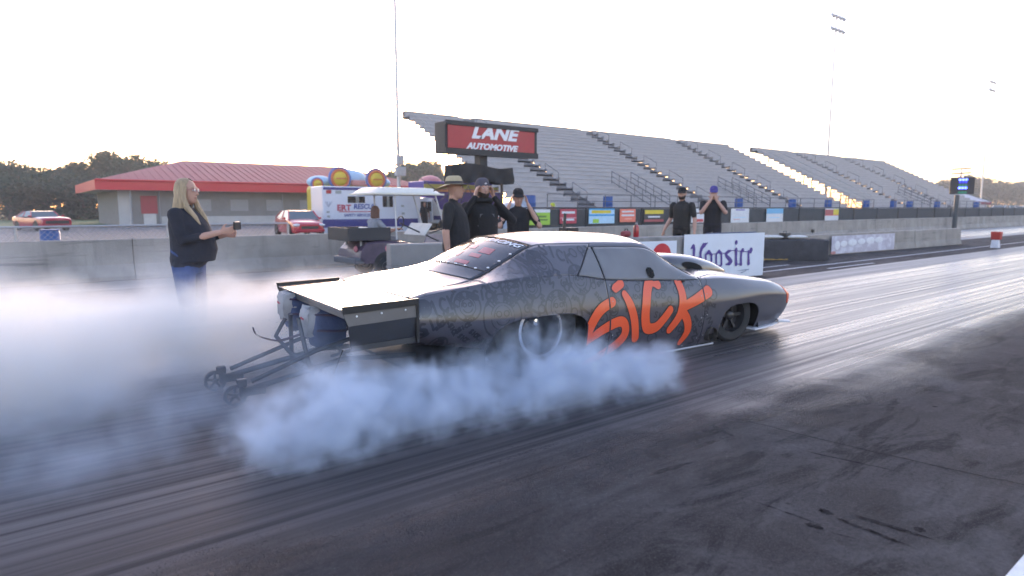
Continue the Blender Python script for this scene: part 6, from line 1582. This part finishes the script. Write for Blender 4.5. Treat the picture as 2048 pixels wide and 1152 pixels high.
# hooded man with both hands at his ears
loc, zt = stand(964, 355, 6.95)
r, P, k = person('bearded man in black hooded sweatshirt and beanie holding his hands to his ears', loc, yaw_cam(-152), zt - .02, (.010, .010, .012), (.02, .02, .024), SKIN, belly=.03, armL=((.12, .38, 1.26), (.075, .135, 1.545), (-.05, -.2, 1)), armR=((.12, -.38, 1.26), (.075, -.135, 1.545), (-.05, .2, 1)), long_sleeve=True, curlL=.5, curlR=.5, palmL=(0, -1, 0), palmR=(0, 1, 0), wide=1.10, shoulders=.215)
face_parts(P, r, pmat('brown_hair', (.05, .03, .02), .7), beard=pmat('dark_beard', (.035, .022, .015), .85, bump=.5, bscale=90))
bn_ = cloth('beanie_cloth', (.07, .065, .085)); rows = []
for i in range(11):
    t = R(90) * i / 10; rows.append([P(-.012 + .106 * math.cos(t) ** .6 * math.cos(a), .088 * math.cos(t) ** .6 * math.sin(a), .028 + .115 * math.sin(t)) for a in np.linspace(0, 2 * math.pi, 25)])
MB().grid(rows).build('beanie', bn_, r, smooth=True, angle=80)
MB().sphere(P(.092, 0, .065), (.006, .02, .012), 8, 6).build('beanie_tag', pmat('pale_tag', (.4, .4, .42), .7), r)
hd = MB(); hd.tube([Vector((-.02 + .10 * math.cos(a), .12 * math.sin(a), 1.50 + .02 * math.cos(a))) * k for a in np.linspace(0, 2 * math.pi, 21)[:-1]], .035 * k, 8, closed=True); hd.build('hood', cloth('shirt_black_hood', (.012, .012, .014)), r, smooth=True)
# faint grey print across the chest
pm_ = pmat('grey_chest_print', (.10, .10, .11), .8)
for (y0, y1, z0, z1) in ((-.10, .10, 1.30, 1.345), (-.08, .09, 1.255, 1.285), (-.13, .13, 1.19, 1.205)):
    MB().grid([[tuple(Vector((.142 + .012 * (1 - abs(y0 + (y1 - y0) * i / 6) / .15), y0 + (y1 - y0) * i / 6, z)) * k) for z in (z0, z1)] for i in range(7)]).build('chest_print', pm_, r)
# man in black cap, hands at his ears, seen from the front
loc, zt = stand(1036, 375, 7.9)
r, P, k = person('man in black cap and T-shirt covering his ears, standing near the middle of the car', loc, yaw_cam(-170), zt - .02, (.010, .010, .013), (.02, .02, .022), SKIN, armL=((.14, .32, 1.20), (.075, .145, 1.54), (-.05, -.25, 1)), armR=((.14, -.32, 1.20), (.075, -.145, 1.54), (-.05, .25, 1)), curlL=.5, curlR=.5, palmL=(0, -1, 0), palmR=(0, 1, 0), head_down=.12)
face_parts(P, r); cap(P, r, (.012, .012, .014))
# two men behind the banner wall
loc, zt = stand(1366, 373, 8.75)
r, P, k = person('man in black cap and shirt with tattooed arms at the wall, turned to the left', loc, yaw_cam(138), zt - .02, (.018, .017, .016), (.012, .012, .013), SKIN, armL=((.0, .28, 1.15), (.10, .33, .92), (.3, .1, -1)), armR=((-.10, -.30, 1.15), (.06, -.36, .92), (.3, -.1, -.9)), look=R(15))
face_parts(P, r, beard=pmat('dark_beard', (.035, .022, .015), .85)); cap(P, r, (.014, .014, .016))
loc, zt = stand(1428, 368, 8.85)
r, P, k = person('man in blue cap holding both hands over his mouth, standing behind the banner wall', loc, yaw_cam(165), min(zt - .02, 1.99), (.012, .012, .015), (.014, .014, .022), SKIN, armL=((.20, .24, 1.24), (.155, .055, 1.50), (-.1, -.15, 1)), armR=((.20, -.24, 1.24), (.155, -.055, 1.50), (-.1, .15, 1)), curlL=.35, curlR=.35, palmL=(-1, 0, 0), palmR=(-1, 0, 0), head_down=.08)
face_parts(P, r); cap(P, r, (.06, .05, .22))
# woman filming with a phone
loc, zt = stand(367, 357, 7.05)
r, P, k = person('woman with long blond hair and glasses in dark T-shirt and jeans holding up a phone', loc, yaw_cam(-88), zt - .0, (.016, .017, .026), (.035, .065, .18), SKIN, belly=.12, armL=((.10, .24, 1.18), (.33, .12, 1.22), (1, -.2, .05)), armR=((.06, -.25, 1.17), (.36, -.10, 1.25), (1, .15, .18)), curlL=.9, curlR=.9, palmL=(0, -1, .3), palmR=(0, 1, .3), wide=1.18, look=R(-3))
face_parts(P, r, pmat('blond_brow', (.25, .18, .10), .7), glasses=True)
HAIR = pmat('blond_hair', (.34, .25, .15), .55, var=.4, scale=40, stretch=(1, 1, .15), bump=.7, bscale=50)
rows = []
for i in range(15):
    t = i / 14; r_ = []
    for kx in range(17):
        a = R(68 + 224 * kx / 16) if t > .3 else R((68 - (1 - t / .3) * 66) + (224 + (1 - t / .3) * 132) * kx / 16)
        if t < .35:
            q = t / .35; ph = R(90) * (1 - q); r_.append(P(-.012 + .106 * math.cos(ph) ** .7 * math.cos(a), .088 * math.cos(ph) ** .7 * math.sin(a), .01 + .122 * math.sin(ph)))
        else:
            q = (t - .35) / .65; r_.append(P(-.014 - .04 * q + (.106 - .01 * q + .012 * math.sin(q * 9 + kx)) * math.cos(a), (.088 + .03 * q) * math.sin(a), .01 - .42 * q + .03 * math.cos(kx * 2.1) * q))
    rows.append(r_)
MB().grid(rows).build('hair', HAIR, r, smooth=True, angle=80)
for sd in (-1, 1):
    lk = MB(); lk.tube([P(.03, sd * .082, .05), P(.02, sd * .098, -.06), P(.05, sd * .105, -.16), P(.12, sd * .09, -.26), P(.16, sd * .085, -.33)], [.018, .026, .03, .026, .01], 8); lk.build('hair_lock', HAIR, r, smooth=True)
ph = empty('phone', (0, 0, 0), 0, 'dark phone held up sideways by the blond woman', 'phone')
hv = Vector((.50, .0, 1.315)) * k; M_ = Matrix.Translation(Vector(loc)) @ Matrix.Rotation(yaw_cam(-88), 4, 'Z'); ph.location = M_ @ hv; ph.rotation_euler = (0, 0, yaw_cam(-88))
MB().box((0, 0, 0), (.016, .16, .082)).build('case', pmat('black_phone', (.012, .012, .014), .3), ph, bevel=.008); MB().box((-.0095, 0, 0), (.003, .148, .072)).build('screen', pmat('phone_screen', (.03, .032, .04), .1), ph)

# seated driver of the golf cart
def seated(label, base, yaw, s, shirt, trous, skin, long_hair=True):
    root = empty('person', base, yaw, label, 'person'); B = Body(); V = lambda *a: Vector(a) * s
    SH = cloth('shirt_seated', shirt); TR = cloth('trousers_seated', trous); X, Yv = Vector((1, 0, 0)) * s, Vector((0, 1, 0)) * s
    for sg_ in (-1, 1):
        B.limb([V(0, sg_ * .10, .10), V(.28, sg_ * .12, .13), V(.46, sg_ * .13, .12)], [.095 * s, .082 * s, .066 * s], 2)
        B.limb([V(.47, sg_ * .13, .11), V(.50, sg_ * .13, -.10), V(.56, sg_ * .13, -.34)], [.058 * s, .056 * s, .042 * s], 0); B.limb([V(.52, sg_ * .13, -.40), V(.70, sg_ * .13, -.40)], [.045 * s, .036 * s], 3)
    B.torso([(V(-.02, 0, .0), X * .13, Yv * .19), (V(-.01, 0, .12), X * .15, Yv * .19), (V(-.0, 0, .28), X * .15, Yv * .185), (V(-.02, 0, .42), X * .13, Yv * .19), (V(-.02, 0, .52), X * .11, Yv * .185), (V(-.01, 0, .575), X * .07, Yv * .12), (V(-.01, 0, .60), X * .05, Yv * .07)], 1)
    B.limb([V(-.01, 0, .56), V(.015, 0, .68)], [.055 * s, .05 * s], 0)
    for sg_, el, wr in ((-1, (.16, -.30, .30), (.48, -.18, .36)), (1, (.14, .28, .28), (.46, .10, .34))):
        sh = V(-.01, sg_ * .2, .52); e, w_ = V(*el), V(*wr); B.limb([sh, e], [.06 * s, .045 * s], 0); B.limb([sh, sh.lerp(e, .6)], [.068 * s, .06 * s], 1, -.012); B.limb([e, w_], [.044 * s, .03 * s], 0); B.hand(w_, (1, 0, .1), (0, 0, -1), 0, .9, sg_, s)
    P = B.head(V(.03, 0, .755), Vector((1, .25, 0)), 0, s); B.finish('body', [skin, SH, TR, pmat('dark_shoe', (.03, .03, .032), .6)], root, voxel=.013)
    face_parts(P, root)
    hm = pmat('auburn_hair', (.10, .045, .03), .6, var=.3, scale=30); rows = []
    for i in range(11):
        t = i / 10; r_ = []
        for kx in range(15):
            a = R(70 + 220 * kx / 14)
            if t < .5: ph_ = R(90) * (1 - t / .5); r_.append(P(-.012 + .110 * math.cos(ph_) ** .7 * math.cos(a), .092 * math.cos(ph_) ** .7 * math.sin(a), .01 + .125 * math.sin(ph_)))
            else: q = (t - .5) / .5; r_.append(P(-.014 + .110 * math.cos(a), (.092 + .01 * q) * math.sin(a), .01 - .16 * q))
        rows.append(r_)
    MB().grid(rows).build('hair', hm, root, smooth=True, angle=80)
    return root
dx = on_y(752, 440, GY + .42); seated('person in grey T-shirt driving the golf cart, seen from behind at the wheel', (on_y(752, 440, GY + .40).x - .03, GY + .40, .68), R(4), .97, (.22, .23, .26), (.16, .16, .18), SKIN2)
# man in black in the truck's doorway and the marshal in a green vest behind the fence
dpx = on_y(849, 430, RY - .35)
r, P, k = person('man in black standing in the open cab door of the rescue truck', (dpx.x, RY - .38, 0), R(-110), 1.80, (.010, .010, .012), (.010, .010, .012), SKIN2)
face_parts(P, r)
p = on_y(1105, 416, 17.6)
r, P, k = person('marshal in neon green vest and yellow cap standing behind the screened fence', (p.x, 17.6, 0), R(-95), 1.66, (.12, .62, .12), (.03, .03, .04), SKIN)
face_parts(P, r); cap(P, r, (.45, .5, .05))

# ================================================================== trees
LEAF = []
for i, c in enumerate([(0.018, 0.052, 0.030), (0.025, 0.066, 0.034), (0.014, 0.044, 0.030)]):
    m, n, l, b = node_mat('leaf_%d' % i); tc = n.new('ShaderNodeTexCoord').outputs['Object']
    f = noise(n, l, tc, .9, 4); cc = mixc(n, l, rng(n, l, f, .3, .7, 0, 1), tuple(.7 * x for x in c), tuple(1.5 * x for x in c)); l.new(cc, b.inputs['Base Color']); b.inputs['Roughness'].default_value = .75
    tr = n.new('ShaderNodeBsdfTranslucent'); l.new(cc, tr.inputs['Color']); mx = n.new('ShaderNodeMixShader'); mx.inputs[0].default_value = .25
    l.new(b.outputs[0], mx.inputs[1]); l.new(tr.outputs[0], mx.inputs[2]); l.new(mx.outputs[0], n['Material Output'].inputs['Surface']); LEAF.append(m)
BARK = pmat('bark', (.07, .055, .045), .9, var=.3, scale=4, bump=.6)
def tree_meshes(seed, H, W, nleaf, open_, low=False):
    rd_ = random.Random(seed); tk = MB(); lobes = []
    top = H * .55
    tk.tube([(0, 0, 0), (.1, .05, H * .2), (.0, .1, H * .4), (.1, 0, H * .75)], [H * .035, H * .028, H * .02, H * .006], 8)
    for k in range(9):
        a = rd_.uniform(0, 6.28); z0 = H * rd_.uniform(.22, .6); L = W * rd_.uniform(.28, .5); e = Vector((math.cos(a) * L, math.sin(a) * L, z0 + H * rd_.uniform(.08, .3)))
        tk.tube([(0, 0, z0), tuple(e * .5 + Vector((0, 0, z0 * .5 + H * .03))), tuple(e)], [H * .014, H * .009, H * .004], 6); lobes.append((e, W * rd_.uniform(.15, .26)))
    for k in range(8):
        a = rd_.uniform(0, 6.28); rr = W * rd_.uniform(.0, .3); lobes.append((Vector((math.cos(a) * rr, math.sin(a) * rr, H * rd_.uniform(.5, .9))), W * rd_.uniform(.15, .27)))
    if low:
        for k in range(16):
            a = rd_.uniform(0, 6.28); rr = W * rd_.uniform(.1, .5); lobes.append((Vector((math.cos(a) * rr, math.sin(a) * rr, H * rd_.uniform(.04, .55))), W * rd_.uniform(.16, .26)))
    lv = MB(); sz = H * .030
    for i in range(nleaf):
        c_, r_ = rd_.choice(lobes); d = Vector((rd_.gauss(0, 1), rd_.gauss(0, 1), rd_.gauss(0, 1))).normalized(); rad = r_ * (rd_.random() ** (.45 if open_ else .33)); p = c_ + Vector((d.x, d.y, d.z * .75)) * rad
        if p.z < H * (.13 if not low else .0): continue
        n1 = Vector((rd_.gauss(0, 1), rd_.gauss(0, 1), rd_.gauss(0, 1))).normalized(); n2 = n1.orthogonal().normalized(); n3 = n1.cross(n2); s_ = sz * rd_.uniform(.5, 1.2)
        lv.add([p + n2 * s_, p + n3 * s_ * .6, p - n2 * s_, p - n3 * s_ * .6], [(0, 1, 2, 3)])
    a = bpy.data.meshes.new('trunk'); a.from_pydata(tk.v, [], tk.f); a.materials.append(BARK)
    b = bpy.data.meshes.new('crown'); b.from_pydata(lv.v, [], lv.f); b.materials.append(LEAF[seed % 3])
    return a, b
TM = [tree_meshes(s_, 10, 9, 5200, s_ % 2) for s_ in range(4)]
TM.append(tree_meshes(9, 10, 8, 2300, True))
TM += [tree_meshes(20 + s_, 10, 12, 6500, 0, True) for s_ in range(2)]
def tree(px, ptop, Y, var, wsc, label, group):
    p = on_y(px, 420, Y); zt_ = on_y(px, ptop, Y).z; k = zt_ / 9.6
    r = empty('tree', (p.x, Y, 0), random.uniform(0, 6.28), label, 'tree', group); a, b = TM[var]
    for nm, me in (('trunk', a), ('crown', b)):
        o = bpy.data.objects.new(nm, me); COL.objects.link(o); o.parent = r; o.scale = (k * wsc, k * wsc, k)
left = [(-30, 322, 118, 0, 1.2), (12, 326, 125, 1, 1.2), (48, 336, 112, 2, 1.3), (85, 342, 126, 3, 1.2), (118, 345, 118, 0, 1.1), (150, 338, 124, 2, 1.1), (176, 326, 112, 4, 1.1), (210, 318, 120, 1, 1.15), (246, 309, 114, 3, 1.0), (278, 310, 110, 0, 1.0), (300, 330, 122, 2, 1.1), (20, 352, 98, 5, 1.5), (95, 356, 100, 6, 1.6), (170, 354, 98, 5, 1.6), (240, 352, 99, 6, 1.4)]
sp_l = ['at the left picture edge', 'second from the left edge', 'third from the left edge', 'left of the dip in the treeline', 'in the dip of the treeline', 'right of the dip in the treeline', 'loose and see-through, left of the two tallest', 'left of the tallest pair', 'rounded and tall, left of the red roof', 'tall, touching the red roof', 'peeping over the red roof end', 'low, in front of the left trees', 'low, behind the red muscle car', 'low, in the middle of the left treeline', 'low, beside the roof corner']
for i, (px, py, Y, v, w_) in enumerate(left): tree(px, py, Y, v, w_, 'dark green tree ' + sp_l[i], 'trees beyond the grass on the left')
for i, (px, py, Y, v, w_) in enumerate([(815, 320, 120, 1, 1.0), (842, 324, 124, 3, 1.1), (862, 330, 118, 0, .9)]): tree(px, py, Y, v, w_, ['leftmost small dark treetop over the roof beside the tall pole', 'middle treetop over the roof left of the red sign', 'rightmost treetop over the roof left of the red sign'][i], 'treetops over the red roof')
for i, (px, py, Y, v, w_) in enumerate([(1880, 366, 78, 2, 1.2), (1925, 352, 84, 0, 1.2), (1958, 362, 80, 1, 1.1), (1990, 360, 74, 3, 1.3), (2022, 364, 78, 0, 1.3), (2052, 362, 76, 2, 1.3), (1972, 372, 70, 5, 1.4), (2035, 372, 70, 6, 1.6)]):
    tree(px, py, Y, v, w_, 'dense dark tree ' + ['just above the end of the far stand', 'right behind the tower of blue lights', 'between the tower and the far floodlight pole', 'right of the far floodlight pole', 'second from the right edge', 'at the right picture edge', 'low, at the foot of the far floodlight pole', 'low, above the pale vehicles'][i], 'trees at the far right')

# ================================================================== tyre smoke: real volumes
def smoke_mat(name, dens, col, aniso):
    m = bpy.data.materials.new(name); m.use_nodes = True; n = m.node_tree.nodes; l = m.node_tree.links
    n.remove(n['Principled BSDF']); v = n.new('ShaderNodeVolumePrincipled'); v.inputs['Color'].default_value = (*col, 1); v.inputs['Anisotropy'].default_value = aniso
    at_ = n.new('ShaderNodeAttribute'); at_.attribute_name = 'density'
    mu = n.new('ShaderNodeMath'); mu.operation = 'MULTIPLY'; mu.inputs[1].default_value = dens; l.new(at_.outputs['Fac'], mu.inputs[0]); l.new(mu.outputs[0], v.inputs['Density']); v.inputs['Density Attribute'].default_value = ''
    l.new(v.outputs[0], n['Material Output'].inputs['Volume']); return m
def smoke(name, label, lo, hi, res, blobs, dens, amp, nscale, soft, stretch=(1, 1, 1), col=(.97, .975, .985), aniso=.25, seed=0.0, amp2=.25, tex=(.15, 1.7)):
    """blobs: (centre, radii, weight) ellipsoids whose union is eroded by billowing noise"""
    g = bpy.data.node_groups.new(name, 'GeometryNodeTree'); g.interface.new_socket('Geometry', in_out='INPUT', socket_type='NodeSocketGeometry'); g.interface.new_socket('Geometry', in_out='OUTPUT', socket_type='NodeSocketGeometry')
    n = g.nodes; l = g.links; go = n.new('NodeGroupOutput'); pos = n.new('GeometryNodeInputPosition').outputs[0]
    def vm(op, a, b=None):
        x = n.new('ShaderNodeVectorMath'); x.operation = op
        for i, q in enumerate((a, b)):
            if q is None: continue
            if isinstance(q, tuple): x.inputs[i].default_value = q
            else: l.new(q, x.inputs[i])
        return x
    def ma(op, a, b=None, c=None):
        x = n.new('ShaderNodeMath'); x.operation = op
        for i, q in enumerate((a, b, c)):
            if q is None: continue
            if isinstance(q, (int, float)): x.inputs[i].default_value = q
            else: l.new(q, x.inputs[i])
        return x.outputs[0]
    field = None
    for c_, r_, wgt in blobs:
        d = vm('SUBTRACT', pos, tuple(c_)).outputs[0]; d = vm('MULTIPLY', d, tuple(1 / q for q in r_)).outputs[0]; L_ = vm('LENGTH', d).outputs['Value']
        f = ma('MULTIPLY', ma('SUBTRACT', 1.0, L_), wgt)
        field = f if field is None else ma('SMOOTH_MAX', field, f, .22)
    def nz(scale, detail, off, rough=.55):
        t = n.new('ShaderNodeTexNoise'); t.inputs['Scale'].default_value = scale; t.inputs['Detail'].default_value = detail; t.inputs['Roughness'].default_value = rough; t.inputs['Distortion'].default_value = .55
        v = vm('MULTIPLY', vm('ADD', pos, (off, off * .7, off * 1.3)).outputs[0], stretch).outputs[0]; l.new(v, t.inputs['Vector']); return t.outputs[0]
    n1 = nz(nscale, 5, 3.1 + seed); bil = ma('ABSOLUTE', ma('SUBTRACT', n1, .5)); bil = ma('MULTIPLY', bil, -4.0 * amp)   # rounded billows
    n2 = ma('MULTIPLY', ma('SUBTRACT', nz(nscale * .45, 2, 9.7 + seed), .5), 2.2 * amp2)
    n3 = ma('MULTIPLY', ma('SUBTRACT', nz(nscale * 3.1, 3, 5.3 + seed), .5), amp * 1.0)
    tot = ma('ADD', ma('ADD', field, ma('ADD', bil, amp * .55)), ma('ADD', n2, n3))
    sx = n.new('ShaderNodeSeparateXYZ'); l.new(pos, sx.inputs[0])
    mr = n.new('ShaderNodeMapRange'); mr.interpolation_type = 'SMOOTHSTEP'; mr.inputs['From Min'].default_value = 0; mr.inputs['From Max'].default_value = soft; l.new(tot, mr.inputs['Value'])
    dt = n.new('ShaderNodeMapRange'); dt.inputs['From Min'].default_value = .36; dt.inputs['From Max'].default_value = .66; dt.inputs['To Min'].default_value = tex[0]; dt.inputs['To Max'].default_value = tex[1]; l.new(nz(nscale * 1.7, 5, 13.3 + seed, .62), dt.inputs['Value'])
    dn = ma('MULTIPLY', mr.outputs[0], dt.outputs[0])
    vc = n.new('GeometryNodeVolumeCube'); vc.inputs['Min'].default_value = lo; vc.inputs['Max'].default_value = hi
    vc.inputs['Resolution X'].default_value, vc.inputs['Resolution Y'].default_value, vc.inputs['Resolution Z'].default_value = res
    l.new(dn, vc.inputs['Density'])
    sm = n.new('GeometryNodeSetMaterial'); sm.inputs['Material'].default_value = smoke_mat(name + '_volume', dens, col, aniso); l.new(vc.outputs[0], sm.inputs[0]); l.new(sm.outputs[0], go.inputs[0])
    # the carrier is a volume object; the grid is grown by the nodes
    vd = bpy.data.volumes.new(name); o = bpy.data.objects.new(name, vd); COL.objects.link(o)
    md = o.modifiers.new('grow', 'NODES'); md.node_group = g
    vd.materials.append(sm.inputs['Material'].default_value)
    tag(o, label, 'smoke', kind='stuff'); return o
def cw(x, y, z): v = CAR_O + _cx * x + _cyv * y; return (v.x, v.y, z)
near = [(cw(1.20, -1.14, .08), (.30, .20, .13), .85), (cw(.85, -1.32, .09), (.40, .32, .18), .85), (cw(.42, -1.50, .13), (.42, .40, .23), .9), (cw(-.05, -1.50, .20), (.44, .46, .32), 1.0), (cw(-.1, -1.15, .18), (.36, .26, .24), .7), (cw(-.5, -1.50, .18), (.42, .44, .29), 1.0), (cw(-1.0, -1.42, .17), (.44, .40, .28), 1.0), (cw(-1.45, -1.42, .17), (.42, .38, .28), 1.0), (cw(-1.95, -1.45, .20), (.44, .40, .34), 1.0), (cw(-2.3, -1.45, .14), (.34, .34, .26), .9), (cw(-.7, -1.0, .18), (.6, .25, .26), .75), (cw(-.2, -1.05, .36), (.42, .16, .22), .55)]
smoke('smoke', 'bluish white tyre smoke billowing along the near side of the car from the rear tyre', (0.2, 2.4, 0.0), (5.6, 4.6, .95), (280, 115, 54), near, 6.6, .62, 3.2, 1.1, seed=1.0, col=(.81, .885, .995), aniso=.15, amp2=.44, tex=(.05, 1.9))
big = [(cw(-1.3, 1.35, .30), (1.3, .85, .55), 1.5), (cw(-2.4, 1.25, .32), (1.1, .92, .60), 1.6), (cw(-3.75, .75, .32), (1.25, 1.15, .66), 1.7), (cw(-5.0, .75, .36), (1.7, 1.35, .76), 1.7), (cw(-6.8, .95, .42), (2.2, 1.5, .86), 1.7), (cw(-9.0, 1.2, .5), (2.6, 1.8, 1.0), 1.7), (cw(-.2, 1.7, .15), (1.2, .5, .28), .9)]
smoke('smoke_cloud', 'broad pale cloud of tyre smoke rolling across the track behind the car', (-10.0, 3.2, 0.0), (4.4, 9.2, 1.6), (210, 88, 46), big, 3.3, .50, 1.6, 1.2, seed=4.0, amp2=.38, col=(.965, .985, .995), aniso=.25, tex=(.35, 1.5))
thin = [(cw(-2.6, -.75, .12), (.5, .4, .24), .8), (cw(-3.3, -1.1, .14), (.8, .45, .22), .75), (cw(-4.2, -1.3, .12), (.7, .45, .22), .75), (cw(-3.2, -.3, .2), (1.0, .6, .30), .7), (cw(-1.7, -.3, .3), (.8, .55, .38), .8)]
smoke('smoke_wisps', 'thin drifting wisps of smoke low over the track at the lower left', (-3.4, 2.6, 0.0), (2.8, 6.0, .9), (170, 90, 32), thin, 1.1, .5, 2.6, 1.0, seed=7.0, col=(.72, .82, .97), aniso=.1, amp2=.4)

veil = [(cw(-2.6, 2.2, .55), (1.2, 1.0, .75), .8), (cw(-4.4, 2.4, .6), (1.5, 1.2, .85), .8), (cw(-6.4, 2.6, .7), (1.7, 1.3, 1.0), .8), (cw(-1.4, 2.0, .4), (1.0, .7, .5), .7)]
smoke('smoke_veil', 'faint veil of smoke drifting in front of the far barrier around the blond woman', (-8.0, 5.6, 0.0), (3.6, 9.4, 2.1), (130, 56, 36), veil, .42, .40, 1.3, 1.0, seed=11.0, amp2=.35, col=(.78, .86, .98), aniso=.1, tex=(.2, 1.6))

# ================================================================== thin veil added over the whole strip, standing in for camera glare
hz = MB().b2((-270, -130, -1.1), (430, 390, 31)); ho = hz.build('glare_haze', None); ho.data.materials.clear()
m = bpy.data.materials.new('glare_air'); m.use_nodes = True; n = m.node_tree.nodes; l = m.node_tree.links; n.remove(n['Principled BSDF'])
v = n.new('ShaderNodeVolumePrincipled'); v.inputs['Color'].default_value = (.93, .94, .97, 1); v.inputs['Density'].default_value = 0.0009; v.inputs['Density Attribute'].default_value = ''; v.inputs['Anisotropy'].default_value = 0.2
l.new(v.outputs[0], n['Material Output'].inputs['Volume']); ho.data.materials.append(m); tag(ho, kind='stuff')
